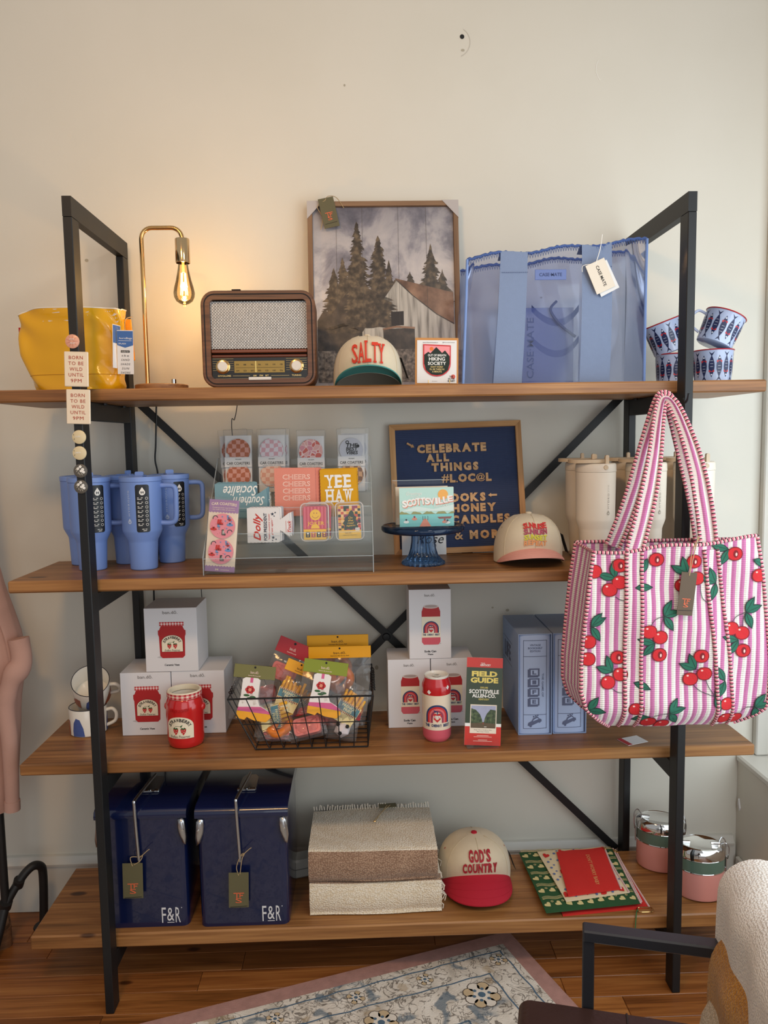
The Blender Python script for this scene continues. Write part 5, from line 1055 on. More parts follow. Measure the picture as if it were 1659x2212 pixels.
def arrow(x, z, a, L):
    c, s = math.cos(a), math.sin(a); P = [(-L, 0.003), (L * .3, 0.003), (L * .3, 0.0065), (L, 0), (L * .3, -0.0065), (L * .3, -0.003), (-L, -0.003)]
    MB().prism([(x + p * c - q * s, z + p * s + q * c) for p, q in P][::-1], 0.0055, 0.0098, LT, axis='y').build('arrow', lt, ang=0)
arrow(-0.146, 0.352, -0.55, 0.0135); arrow(0.110, 0.181, pi, 0.0145)
wc = thing('small_card', 'white card with black script tucked behind the cake stand', 'card', (0.125, 0.384, Z2 + 0.001), rot=(-0.12, 0, 0))
MB().box(-0.07, 0.07, 0, 0.0012, 0, 0.09, PAPER).build('card', wc, ang=0)
q = MB(); q.text('Rose', 0.02, 0.050, 0.085, 0.03, BLACK, lambda u, v, d: (u, -0.0002 - d, v), shear=0.35); q.text('CO.', 0.033, 0.030, 0.014, 0.008, BLACK, lambda u, v, d: (u, -0.0002 - d, v), bold=0.02); q.build('lettering', wc, ang=0)

# ------------------------------------------------------------------ cake stand, postcards, cap
GLB = glassy('blue_pressed_glass', (0.46, 0.63, 0.82), 0.03, 1.5, 1.0, 0.10, (56, 104, 156))
KZ = 0.84
cs = thing('cake_stand', 'blue pressed-glass cake stand holding postcards', 'cake stand', (0.108, 0.215, Z2 + 0.0003))
rib = lambda t: 1 + 0.05 * math.cos(24 * t)
MB().lathe([(r_, z_ * KZ) for r_, z_ in [(0, 0), (0.058, 0), (0.062, 0.003), (0.061, 0.009), (0.050, 0.020), (0.041, 0.035), (0.036, 0.055), (0.033, 0.080), (0.032, 0.108), (0, 0.108)]], GLB, 96, rr=rib).build('pedestal', cs, ang=70)
MB().lathe([(r_, z_ * KZ) for r_, z_ in [(0, 0.1085), (0.05, 0.1085), (0.105, 0.113), (0.117, 0.117), (0.1205, 0.123), (0.1205, 0.134), (0.117, 0.137), (0.112, 0.134), (0, 0.131)]], GLB, 120, rr=lambda t: 1 + 0.008 * math.cos(60 * t)).build('plate', cs, ang=60)
zc = Z2 + 0.1325 * KZ
ph = thing('postcard_holder', 'clear acrylic holder for the postcards on the cake stand', 'holder', (0.112, 0.215, zc), 0.06)
for (a, b_, c, d_, e, f) in ((-0.086, 0.070, 0.058, 0.060, 0.0005, 0.132), (-0.088, 0.086, -0.032, 0.062, 0.0, 0.002), (-0.088, -0.086, -0.032, 0.06, 0.002, 0.126), (-0.086, 0.084, -0.034, -0.032, 0.0, 0.03)): MB().box(a, b_, c, d_, e, f, ACRYLIC).build('acrylic_wall', ph, ang=0)
MB().tube([(-0.086, 0.059, 0.132), (0.070, 0.059, 0.132)], 0.0014, ACRYLIC_EDGE, 4).build('wall_edge', ph)
MINT = M('postcard_mint', (186, 222, 212), 0.5); LAKE = M('postcard_lake', (128, 200, 196), 0.5); HILL = M('postcard_hill', (150, 150, 100), 0.5); CORAL = M('postcard_coral', (226, 140, 112), 0.5); PSUN = M('postcard_sun', (240, 176, 90), 0.5); MINT2 = M('postcard_pale', (214, 232, 224), 0.5)
def postcard(label, loc, rz, tilt, full):
    t = thing('postcard', label, 'postcard', loc, group='postcards on the cake stand', rot=(tilt, 0, rz))
    MB().box(-0.079, 0.079, 0, 0.0011, 0, 0.112, MINT if full else CRC).build('card', t, ang=0)
    if not full: return t
    fn = lambda u, v, d: (u, -0.0002 - d, v); q = MB()
    q.rect(-0.079, 0.079, 0, 0.036, LAKE, fn); q.poly([(-0.079, 0.036)] + [(-0.079 + 0.158 * k / 24, 0.0405 + 0.0035 * math.sin(k * 1.1) + 0.002 * math.sin(k * 2.3)) for k in range(25)] + [(0.079, 0.036)], HILL, fn, 0.0006)
    q.poly([(-0.079, 0.044), (-0.03, 0.058), (0.02, 0.050), (0.079, 0.062), (0.079, 0.044)], MINT2, fn, 0.0005)
    q.disc(0.048, 0.091, 0.015, PSUN, fn, 0.0006, 24)
    q.text('Greetings', -0.036, 0.094, 0.046, 0.013, WHITE, fn, d=0.0008, shear=0.35); q.text('FROM', -0.036, 0.086, 0.022, 0.0045, WHITE, fn, d=0.0008)
    for off, mt, dd in ((0.0022, CORAL, 0.0009), (0.0, WHITE, 0.0012)):
        for k, ch in enumerate('SCOTTSVILLE'):
            a = k / 10; wd = 0.0155 if ch not in 'I' else 0.008; q.text(ch, -0.064 + 0.132 * a + off, 0.066 + 0.014 * a + 0.003 * math.sin(a * 6) - off, wd, 0.021 - 0.003 * a, mt, fn, d=dd, bold=0.045, rot=0.10)
    q.text('KENTUCKY', 0.044, 0.0585, 0.044, 0.006, WHITE, fn, d=0.0010, bold=0.01, rot=0.05)
    q.poly([(-0.022, 0.0), (0.012, 0.0), (-0.001, 0.022), (-0.009, 0.022)], CORAL, fn, 0.0008)
    for x in (-0.012, -0.006, 0.002): q.rect(x, x + 0.0012, 0.018, 0.030, NAVY, fn, 0.0009)
    q.poly([(0.030, 0.027), (0.074, 0.0275), (0.068, 0.021), (0.036, 0.021)], M('canoe_brown', (140, 80, 70), 0.5), fn, 0.0008)
    for (x, z, c) in ((-0.036, 0.022, CORAL), (-0.060, 0.014, WHITE), (0.060, 0.010, WHITE), (0.052, 0.012, CORAL)): q.disc(x, z, 0.008, c, fn, 0.0008, 12, rv=0.004); q.disc(x, z + 0.006, 0.003, BURG if c is CORAL else NAVY, fn, 0.0009, 8)
    q.build('card_print', t, ang=0); return t
postcard('front postcard reading Greetings from SCOTTSVILLE on the cake stand', (0.118, 0.190, zc + 0.0024), 0.06, -0.05, True)
for k in range(3): postcard(('postcard directly behind the front SCOTTSVILLE one', 'postcard third from the front on the cake stand', 'rearmost of the postcards behind SCOTTSVILLE')[k], (0.119, 0.196 + 0.006 * k, zc + 0.0024), 0.06, -0.05, False)
t = postcard('cream-backed postcard turned edge-on at the left of the holder', (0.108, 0.250, zc + 0.0024), 0.10, -0.02, False)
MB().box(-0.0795, -0.0785, -0.0045, 0.0015, 0.0, 0.112, M('postcard_gold_edge', (214, 180, 110), 0.5)).build('gilt_edge', t, ang=0)
THR = [M('thread_red', (204, 50, 48), 0.7), M('thread_plum', (172, 72, 94), 0.7), M('thread_lemon', (214, 206, 60), 0.7), M('thread_peach', (232, 160, 104), 0.7)]
def d_sun(q, fn):
    for k, s in enumerate(('SUNRISE', 'SUNBURN', 'SUNSET', 'REPEAT')):
        for i, ch in enumerate(s):
            n = len(s); a = (i - (n - 1) / 2) / n; q.text(ch, 0.0 + a * 0.066, 0.114 - 0.0155 * k + 0.002 * math.sin(i * 1.2), 0.0105 if ch != 'I' else 0.006, 0.0145, THR[k], fn, bold=0.03, thick=0.0018, maxe=0.006, rot=0.06 * math.sin(i * 1.2))
make_cap('baseball_cap', 'cream cap with SUNRISE SUNBURN SUNSET REPEAT stitching and pink brim', (0.420, 0.235, Z2 + 0.0005), 0.0, KH, M('pink_brim', (226, 160, 146), 0.75, bump=0.3, bs=900), M('pink_underbrim', (196, 140, 128), 0.8), M('cap_seam'), d_sun, h=0.096, zf=0.048, arch=0.0465, brim_len=0.058, rx=0.104, ry=0.106, up=-0.016)
# ------------------------------------------------------------------ third shelf
POT = M('glazed_white', (232, 226, 214), 0.2, coat=0.4); RIMB = M('cup_rim_black', (50, 48, 54), 0.3); CBL = M('cup_blue', (72, 92, 150), 0.3, var=0.15, vs=60); CRU = M('cup_rust', (160, 78, 48), 0.3, var=0.15, vs=60)
def cup(label, loc, rot, spin):
    t = thing('ceramic_cup', label, 'cup', loc, group='painted ceramic cups', rot=rot)
    MB().lathe([(0, 0.0003), (0.050, 0.0003), (0.054, 0.004), (0.0555, 0.080), (0.054, 0.083), (0.0525, 0.080), (0.051, 0.008), (0, 0.006)], POT, 40).build('body', t)
    MB().tube([(0.0543 * math.cos(2 * pi * k / 40), 0.0543 * math.sin(2 * pi * k / 40), 0.0832) for k in range(40)], 0.0012, RIMB, 6, closed=True).build('rim', t)
    fn = lambda u, v, d: ((0.0542 + 0.0015 * v / 0.083 + d) * math.sin(u / 0.0548 + spin), -(0.0542 + 0.0015 * v / 0.083 + d) * math.cos(u / 0.0548 + spin), v)
    q = MB()
    for k in range(6):
        c = k * 0.0574 - 0.02; mt = CBL if k % 2 == 0 else CRU
        if mt is CBL: P = [(c - 0.020, 0.004), (c + 0.018, 0.004), (c + 0.014, 0.030), (c + 0.004, 0.056), (c - 0.008, 0.060), (c - 0.017, 0.045), (c - 0.021, 0.02)]
        else: P = [(c - 0.024, 0.004), (c + 0.020, 0.004), (c + 0.020, 0.05), (c + 0.004, 0.046), (c - 0.010, 0.030)]
        q.poly(P, mt, fn, 0.0004, 0.010)
    q.build('painted_shapes', t, ang=60)
    MB().tube(smooth([(0.053, 0, 0.066), (0.072, 0, 0.068), (0.083, 0, 0.052), (0.078, 0, 0.03), (0.053, 0, 0.018)], 6), 0.0055, POT, 10).build('handle', t)
cup('lower painted ceramic cup with blue and rust shapes behind the post', (-0.920, 0.302, Z3 + 0.0002), (0, 0, 0.12), 0.05)
cup('upper painted ceramic cup tipped forward to show its white inside', (-0.915, 0.335, Z3 + 0.104), (0.72, 0.10, 0.15), 0.6)

BRED = M('glaze_red', (196, 34, 34), 0.16, coat=0.5, var=0.06, vs=12); PRED = M('printed_red', (176, 38, 40), 0.45); LCR = M('label_cream', (236, 224, 198), 0.45); LEAFG = M('print_leaf_green', (52, 96, 52), 0.5); SBR = M('print_berry', (196, 44, 46), 0.5); BOXW = M('box_white', (222, 219, 220), 0.5); GPINK = M('gingham_pink', (222, 130, 130), 0.5)
def jar_label(q, fn, cx, cz, s, d=0.0006, maxe=None):
    """arched cream label; s = its width"""
    P = lambda k: [(cx - s / 2 * k, cz - s * 0.36 * k), (cx + s / 2 * k, cz - s * 0.36 * k), (cx + s / 2 * k, cz + s * 0.10 * k)] + [(cx + s / 2 * k * math.cos(t), cz + s * 0.10 * k + s * 0.34 * k * math.sin(t)) for t in [i * pi / 14 for i in range(1, 14)]] + [(cx - s / 2 * k, cz + s * 0.10 * k)]
    q.poly(P(1.0), BLACK if maxe is None else LCR, fn, d, maxe); q.poly(P(0.97), LCR, fn, d + 0.0003, maxe)
    for i, ch in enumerate('STRAWBERRY'):
        a = pi * (0.90 - 0.80 * i / 9); r = s * 0.36; q.text(ch, cx + r * 1.05 * math.cos(a), cz + s * 0.04 + r * 0.80 * math.sin(a), s * 0.092, s * 0.125, BLACK, fn, d=d + 0.0006, rot=(a - pi / 2) * 0.75, bold=0.03)
    for sg in (-1, 1):
        q.poly([(cx + sg * s * 0.135 + s * 0.11 * a, cz - s * 0.10 + s * 0.12 * b_) for a, b_ in ((-.9, .6), (-.5, 1), (.5, 1), (.9, .6), (.7, -.2), (0, -1.1), (-.7, -.2))], SBR, fn, d + 0.0006, maxe)
        for (a, b_) in ((-.4, .3), (.3, .5), (0, -.1), (.35, -.15), (-.25, -.5)): q.disc(cx + sg * s * 0.135 + s * 0.11 * a, cz - s * 0.10 + s * 0.12 * b_, s * 0.012, LCR, fn, d + 0.0009, 6)
        q.poly([(cx + sg * s * 0.135 + s * 0.10 * a, cz + s * 0.02 + s * 0.06 * b_) for a, b_ in ((-1, -.3), (-.4, .5), (0, 0), (.4, .6), (1, -.3), (0, -.7))], LEAFG, fn, d + 0.0009)
    q.poly([(cx + s * 0.02, cz + s * 0.10), (cx + s * 0.12, cz + s * 0.16), (cx + s * 0.07, cz + s * 0.05)], LEAFG, fn, d + 0.0008); q.line([(cx - s * 0.22, cz + s * 0.02), (cx - s * 0.12, cz + s * 0.10), (cx + s * 0.03, cz + s * 0.10)], s * 0.012, LEAFG, fn, d + 0.0007)
    q.text('Endless Preserves', cx, cz - s * 0.285, s * 0.72, s * 0.10, BLACK, fn, d=d + 0.0006, shear=0.4)
def gingham(q, fn, u0, u1, z0, z1, n, d=0.0005):
    du = (u1 - u0) / n; dz = (z1 - z0) / 3
    for i in range(n):
        for j in range(3):
            c = PRED if (i % 2 == 0 and j % 2 == 0) else (GPINK if (i % 2 == 0 or j % 2 == 0) else None)
            if c: q.rect(u0 + i * du, u0 + (i + 1) * du, z0 + j * dz, z0 + (j + 1) * dz, c, fn, d)
def gift_box(name, label, loc, w, h, dp_, deco, group, rz=0.0):
    t = thing(name, label, 'box', loc, rz, group)
    MB().box(-w / 2, w / 2, 0, dp_, 0.0004, h, BOXW, 0.0008).build('carton', t, ang=0)
    for nm, dc in deco: q = MB(); dc(q, lambda u, v, d: (u, -0.0002 - d, v)); q.build(nm, t, ang=0)
    return t
def d_sbox(q, fn):
    cx = 0.003; z0 = 0.042; hw = 0.038
    q.disc(cx - 0.012, z0 + 0.003, 0.034, M('print_shadow_grey', (190, 186, 186), 0.5), fn, 0.0002, 16, rv=0.004)
    q.poly([(cx - 0.030, z0), (cx + 0.030, z0), (cx + 0.037, z0 + 0.007), (cx + 0.0385, z0 + 0.065), (cx + 0.041, z0 + 0.072), (cx + 0.041, z0 + 0.084), (cx + 0.037, z0 + 0.086), (cx + 0.032, z0 + 0.098), (cx - 0.032, z0 + 0.098), (cx - 0.037, z0 + 0.086), (cx - 0.041, z0 + 0.084), (cx - 0.041, z0 + 0.072), (cx - 0.0385, z0 + 0.065), (cx - 0.037, z0 + 0.007)], PRED, fn, 0.0004)
    q.rect(cx - 0.036, cx + 0.036, z0 + 0.098, z0 + 0.110, WHITE, fn, 0.0004); gingham(q, fn, cx - 0.036, cx + 0.036, z0 + 0.098, z0 + 0.110, 17, 0.0007)
    jar_label(q, fn, cx, z0 + 0.042, 0.064)
D_S = [('brand_lettering', lambda q, fn: q.text('ban.dō.', 0.0, 0.181, 0.044, 0.010, M('grey_ink'), fn)), ('jar_picture', d_sbox), ('caption', lambda q, fn: q.text('Ceramic Vase', 0.0, 0.021, 0.044, 0.0062, BLACK, fn, bold=0.02))]
sbg = 'boxed strawberry jar vases'
gift_box('vase_box', 'lower left white box printed with a strawberry jar', (-0.729, 0.258, Z3), 0.150, 0.194, 0.152, D_S, sbg)
gift_box('vase_box', 'lower right white strawberry jar box half hidden by the red jar', (-0.573, 0.262, Z3), 0.158, 0.1945, 0.152, D_S, sbg)
gift_box('vase_box', 'topmost white strawberry jar box stacked on the other two', (-0.647, 0.259, Z3 + 0.1950), 0.156, 0.194, 0.150, D_S, sbg)
jv = thing('jar_vase', 'glossy red ceramic strawberry jar vase in front of its boxes', 'vase', (-0.598, 0.192, Z3 + 0.0002), -0.10)
JR = [(0, 0.0), (0.045, 0.0), (0.0500, 0.004), (0.0525, 0.020), (0.0535, 0.070), (0.0545, 0.105), (0.0535, 0.125), (0.049, 0.138), (0.0465, 0.144)]
def jr(z):
    for (r0, z0), (r1, z1) in zip(JR, JR[1:]):
        if z0 <= z <= z1 and z1 > z0: return r0 + (r1 - r0) * (z - z0) / (z1 - z0)
    return JR[-1][0]
MB().lathe(JR + [(0.043, 0.146), (0.043, 0.02), (0, 0.016)], BRED, 56, rr=lambda t: 1 + 0.010 * math.cos(4 * t), mats=[BRED] * 8 + [POT] * 3).build('jar', jv, ang=50)
MB().lathe([(0.0475, 0.1435), (0.0495, 0.145), (0.0495, 0.160), (0.047, 0.163), (0.0425, 0.162), (0.0425, 0.148)], LCR, 48).build('neck_ring', jv)
q = MB(); gingham(q, lambda u, v, d: ((0.0497 + d) * math.sin(u / 0.05), -(0.0497 + d) * math.cos(u / 0.05), v), -pi * 0.05, pi * 0.05, 0.1455, 0.1600, 44); q.build('gingham_band', jv, ang=60)
q = MB(); fj = lambda u, v, d: ((jr(v) * (1.010) + d) * math.sin(u / 0.0535), -(jr(v) * 1.010 + d) * math.cos(u / 0.0535), v); jar_label(q, fj, 0.0, 0.062, 0.080, 0.0010, 0.010); q.build('label', jv, ang=60)
q = MB(); q.text('WIDE MOUTH', 0, 0.118, 0.055, 0.008, BRED, fj, bold=0.02, thick=0.0015, arch=-0.003); q.build('raised_lettering', jv, ang=30)
for sg in (-1, 1): MB().lathe([(0, -0.012), (0.006, -0.008), (0.008, 0), (0.006, 0.008), (0, 0.012)], BRED, 12, sy=1.6).build('side_lug', jv, (sg * 0.0535, 0, 0.112))

# wire basket full of packaged squeeze toys
WIRE = M('black_wire', (24, 23, 24), 0.4)
wk = thing('wire_basket', 'black wire basket filled with packaged squeeze toys', 'basket', (0, 0, Z3 + 0.002))
zb_, zt_ = 0.0025, 0.160
bot = (-0.385, -0.065, 0.118, 0.355); top = (-0.455, -0.047, 0.092, 0.392)
def bk(fx, fy, k):
    x0 = bot[0] + (top[0] - bot[0]) * k; x1 = bot[1] + (top[1] - bot[1]) * k; y0 = bot[2] + (top[2] - bot[2]) * k; y1 = bot[3] + (top[3] - bot[3]) * k
    return (x0 + (x1 - x0) * fx, y0 + (y1 - y0) * fy, zb_ + (zt_ - zb_) * k)
for k, r in ((0, 0.0022), (0.5, 0.0016), (1, 0.0028)): MB().tube([bk(0, 0, k), bk(1, 0, k), bk(1, 1, k), bk(0, 1, k)], r, WIRE, 8, closed=True).build('wire_hoop' if k < 1 else 'rim', wk)
for i in range(1, 8):
    f = i / 8
    MB().tube([bk(f, 0, 1), bk(f, 0, 0), bk(f, 1, 0), bk(f, 1, 1)], 0.0016, WIRE, 6).build('wire', wk)
for i in range(1, 7):
    f = i / 7
    MB().tube([bk(0, f, 1), bk(0, f, 0), bk(1, f, 0), bk(1, f, 1)], 0.0016, WIRE, 6).build('wire', wk)
for (fx, fy) in ((0, 0), (1, 0), (0, 1), (1, 1)): MB().tube([bk(fx, fy, 0), bk(fx, fy, 1)], 0.0020, WIRE, 6).build('corner_wire', wk)
for fx in (0, 1):
    m = MB(); m.tube([Vector(bk(fx, 0.15 + 0.7 * i / 60, 1)) + Vector((0.006 * math.cos(i * 0.9), 0, 0.006 * math.sin(i * 0.9))) for i in range(61)], 0.0016, WIRE, 5); m.build('coiled_handle', wk)

BAGF = glassy('cello_film', (0.97, 0.97, 0.97), 0.10, 1.45, 0.9, 0.05); FRY = M('fry_yellow', (236, 172, 30), 0.5, var=0.08, vs=40); CART = M('fry_carton_cream', (232, 210, 150), 0.55); CTB = M('carton_blue', (84, 128, 138), 0.55); BTW = M('boot_white', (236, 228, 222), 0.4); BTP = M('boot_pink', (214, 92, 138), 0.45); SOLE = M('sole_yellow', (240, 166, 24), 0.45); PRZ = M('pretzel_orange', (222, 122, 40), 0.4, var=0.12, vs=20); PKT = M('squeeze_pink', (232, 132, 124), 0.5, var=0.05, vs=20); PKD = M('squeeze_pink_line', (214, 104, 100), 0.5); HY = M('header_yellow', (240, 168, 12), 0.5); HRD = M('header_red', (176, 28, 38), 0.5); HG = M('header_green', (132, 142, 32), 0.5); HOL = M('header_olive', (116, 112, 62), 0.5)
def toy_pack(label, loc, rot, kind, hdr, w=0.10, h=0.13, hh=0.032, flip=False):
    t = thing('squeeze_toy_pack', label, 'toy', loc, group='squeeze toys in the wire basket', rot=rot)
    def pil(sg): return lambda a, b: ((a - 0.5) * w, sg * 0.016 * max(0.0, math.sin(pi * a) * math.sin(pi * min(1, b * 1.05))) ** 0.5 + 0.0025 * math.sin(19 * a + 13 * b), (b - 0.5) * h)
    b = MB(); b.grid(pil(-1), 10, 10, BAGF); b.grid(pil(1), 10, 10, BAGF); b.build('cello_bag', t, ang=80)
    if hdr:
        ho = MB().box(-w / 2 - 0.001, w / 2 + 0.001, -0.0022, 0.0022, h / 2 - 0.002, h / 2 + hh, hdr, 0.0005).build('header_card', t, ang=0)
        q = MB(); fn = lambda u, v, d: (u, -0.0023 - d, v); zc_ = h / 2 + hh * 0.42; tx = BLACK if hdr in (HY,) else BLSH
        q.text('ban.dō.', 0, zc_, w * 0.20, hh * 0.22, tx, fn); q.text('Squeeze Me Stress Ball', 0, zc_ - hh * 0.27, w * 0.30, hh * 0.09, tx, fn, bold=0.02); q.disc(0, h / 2 + hh * 0.82, hh * 0.09, BLACK, fn, 0.0006, 10); q.build('header_print', ho, ang=0)
    q = MB(); rr_ = random.Random(len(label))
    if kind == 'fries':
        q.prism([(-0.030, -0.055), (0.030, -0.055), (0.036, 0.005), (-0.036, 0.005)], -0.012, 0.012, CART, axis='y'); o = q.build('carton', t, ang=0)
        q = MB(); fn = lambda u, v, d: (u, -0.0121 - d, v); q.rect(-0.033, 0.033, -0.022, 0.000, CTB, fn, 0.0003); q.text('FRENCH\nFRIES', 0, -0.011, 0.044, 0.018, M('pale_yellow_ink', (240, 224, 170), 0.5), fn, bold=0.03)
        for k in range(12): q.rect(-0.031 + 0.0053 * k, -0.0285 + 0.0053 * k, -0.028, -0.023, BURG, fn, 0.0003); q.rect(-0.033 + 0.0056 * k, -0.0303 + 0.0056 * k, 0.0005, 0.0045, BURG, fn, 0.0003)
        q.build('carton_print', o, ang=0)
        for k in range(11):
            x = -0.030 + 0.006 * k; z = 0.030 + rr_.uniform(-0.008, 0.012); MB().at((0, 0, 0), (0, rr_.uniform(-0.12, 0.12), 0)).box(x - 0.0042, x + 0.0042, -0.010 + (k % 2) * 0.009, -0.001 + (k % 2) * 0.009, 0.002, z, FRY, 0.0015).build('fry', t, ang=0)
    elif kind == 'boot':
        P = [(-0.030, 0.055), (-0.022, 0.060), (0.012, 0.060), (0.020, 0.055), (0.019, 0.000), (0.026, -0.016), (0.052, -0.028), (0.054, -0.040), (-0.030, -0.036), (-0.034, -0.020), (-0.030, 0.01)]
        q.prism(P, -0.016, 0.016, BTW, axis='y'); o = q.build('boot', t, ang=30)
        MB().prism([(-0.036, -0.034), (0.058, -0.038), (0.062, -0.046), (0.050, -0.060), (0.016, -0.058), (-0.006, -0.050), (-0.012, -0.058), (-0.036, -0.054)], -0.018, 0.018, SOLE, axis='y').build('sole', t, ang=30)
        MB().prism([(-0.034, -0.024), (0.030, -0.019), (0.054, -0.031), (0.058, -0.0375), (-0.036, -0.0335)], -0.0172, 0.0172, BTP, axis='y').build('welt', t, ang=30)
        q = MB(); fn = lambda u, v, d: (u, -0.0161 - d, v); q.rect(-0.008, 0.000, 0.046, 0.060, BTP, fn)
        for k in range(6): a = k * pi / 3; q.disc(-0.006 + 0.008 * math.cos(a), 0.026 + 0.006 * math.sin(a), 0.006, SBR, fn, 0.0004, 10)
        q.disc(-0.006, 0.026, 0.005, CORAL, fn, 0.0007, 10)
        for (a, b_, r_) in ((-0.014, 0.010, 0.5), (0.004, 0.006, -0.3), (-0.004, 0.002, 0.1)): q.disc(a, b_, 0.009, LEAFG, fn, 0.0004, 10, rv=0.0035)
        q.build('rose_motif', o, ang=0)
    elif kind == 'pretzel':
        q.tube([((0.028 + 0.004 * math.cos(3 * a)) * math.cos(a), 0, 0.036 * math.sin(a)) for a in [2 * pi * k / 32 for k in range(32)]], 0.013, PRZ, 12, closed=True); q.tube(smooth([(-0.02, -0.004, -0.028), (0, -0.006, 0.0), (0.022, -0.002, 0.024)], 6), 0.010, PRZ, 10); q.build('pretzel', t, ang=60)
    elif kind == 'pink':
        q.prism(rrect(0.078, 0.050, 0.010, 4), -0.013, 0.013, PKT, axis='y'); o = q.build('pink_pouch_toy', t, ang=30); q = MB(); fn = lambda u, v, d: (u, -0.0132 - d, v); q.line(rrect(0.062, 0.036, 0.006, 4) + [rrect(0.062, 0.036, 0.006, 4)[0]], 0.0012, PKD, fn); q.line([(-0.03, 0.016), (0, 0.0), (0.03, 0.016)], 0.0016, PKD, fn); q.build('pink_lines', o, ang=0)
    elif kind == 'ball':
        bm = bmesh.new(); bmesh.ops.create_icosphere(bm, subdivisions=1, radius=0.026); bm.verts.index_update(); q.add([v.co for v in bm.verts], [[v.index for v in f.verts] for f in bm.faces], M('ball_white', (226, 214, 214), 0.4)); bm.free(); o = q.build('ball', t, ang=0)
        q = MB()
        for (a, b_) in ((-0.006, -0.012), (0.012, 0.010), (-0.016, 0.012)): q.disc(a, b_, 0.006, BLACK, lambda u, v, d: (u, -math.sqrt(max(1e-6, 0.0268 ** 2 - u * u - v * v)), v), 0.0, 6)
        q.build('ball_patches', o, ang=0)
    return t
tp = toy_pack; zz = 0.0
tp('rearmost toy pack with a yellow header at the back of the basket', (-0.153, 0.345, 0.865), (-0.10, 0, 0), 'pretzel', HY, 0.19, 0.135, 0.034)
tp('orange pretzel toy pack with a yellow header, tall in the basket', (-0.146, 0.300, 0.843), (-0.12, 0, 0), 'pretzel', HY, 0.19, 0.130, 0.034)
tp('toy pack with a tilted red header at the back left of the basket', (-0.318, 0.290, 0.870), (-0.25, 0.42, 0), 'pink', HRD, 0.10, 0.11, 0.045)
tp('white boot toy under a bright green header, centre of the basket', (-0.196, 0.172, 0.836), (-0.30, 0.16, 0), 'boot', HG, 0.128, 0.125, 0.036)
tp('white boot toy under an olive header, left side of the basket', (-0.398, 0.158, 0.834), (-0.30, 0.12, 0.0), 'boot', HOL, 0.118, 0.120, 0.036)
tp('French fries toy with a slanted yellow header, centre of the basket', (-0.290, 0.205, 0.836), (-0.35, 0.42, 0), 'fries', HY, 0.085, 0.115, 0.032)
tp('French fries toy tipped over at the right end of the basket', (-0.116, 0.185, 0.798), (-0.3, 0.55, 0), 'fries', None, 0.095, 0.13)
tp('French fries toy lying on its side low on the left', (-0.325, 0.178, 0.778), (-0.35, 1.45, 0), 'fries', None, 0.085, 0.12)
tp('orange pretzel toy lying low on the left of the basket', (-0.325, 0.180, 0.752), (-0.9, 0.1, 0), 'pretzel', None, 0.13, 0.10)
tp('lowest pink squeeze toy on the basket bottom, left', (-0.330, 0.185, 0.730), (-0.9, 0.05, 0), 'pink', None, 0.115, 0.075)
tp('pink squeeze toy beside the red tag on the basket bottom', (-0.240, 0.170, 0.744), (-0.6, -0.22, 0), 'pink', HRD, 0.11, 0.075, 0.02)
tp('pink squeeze toy in the middle right of the basket', (-0.172, 0.200, 0.762), (-0.7, 0.12, 0), 'pink', None, 0.12, 0.08)
tp('white ball toy with black spots at the lower right of the basket', (-0.138, 0.165, 0.735), (-0.3, 0.2, 0), 'ball', HRD, 0.09, 0.065, 0.02)
tp('pink squeeze toy buried at the back left of the basket', (-0.380, 0.290, 0.800), (-0.5, -0.2, 0), 'pink', None, 0.11, 0.09)
tp('orange pretzel toy buried at the back right of the basket', (-0.120, 0.270, 0.760), (-0.6, 0.2, 0), 'pretzel', None, 0.11, 0.10)
tp('fries toy buried at the back of the basket', (-0.250, 0.270, 0.770), (-0.6, 0.9, 0), 'fries', None, 0.09, 0.12)

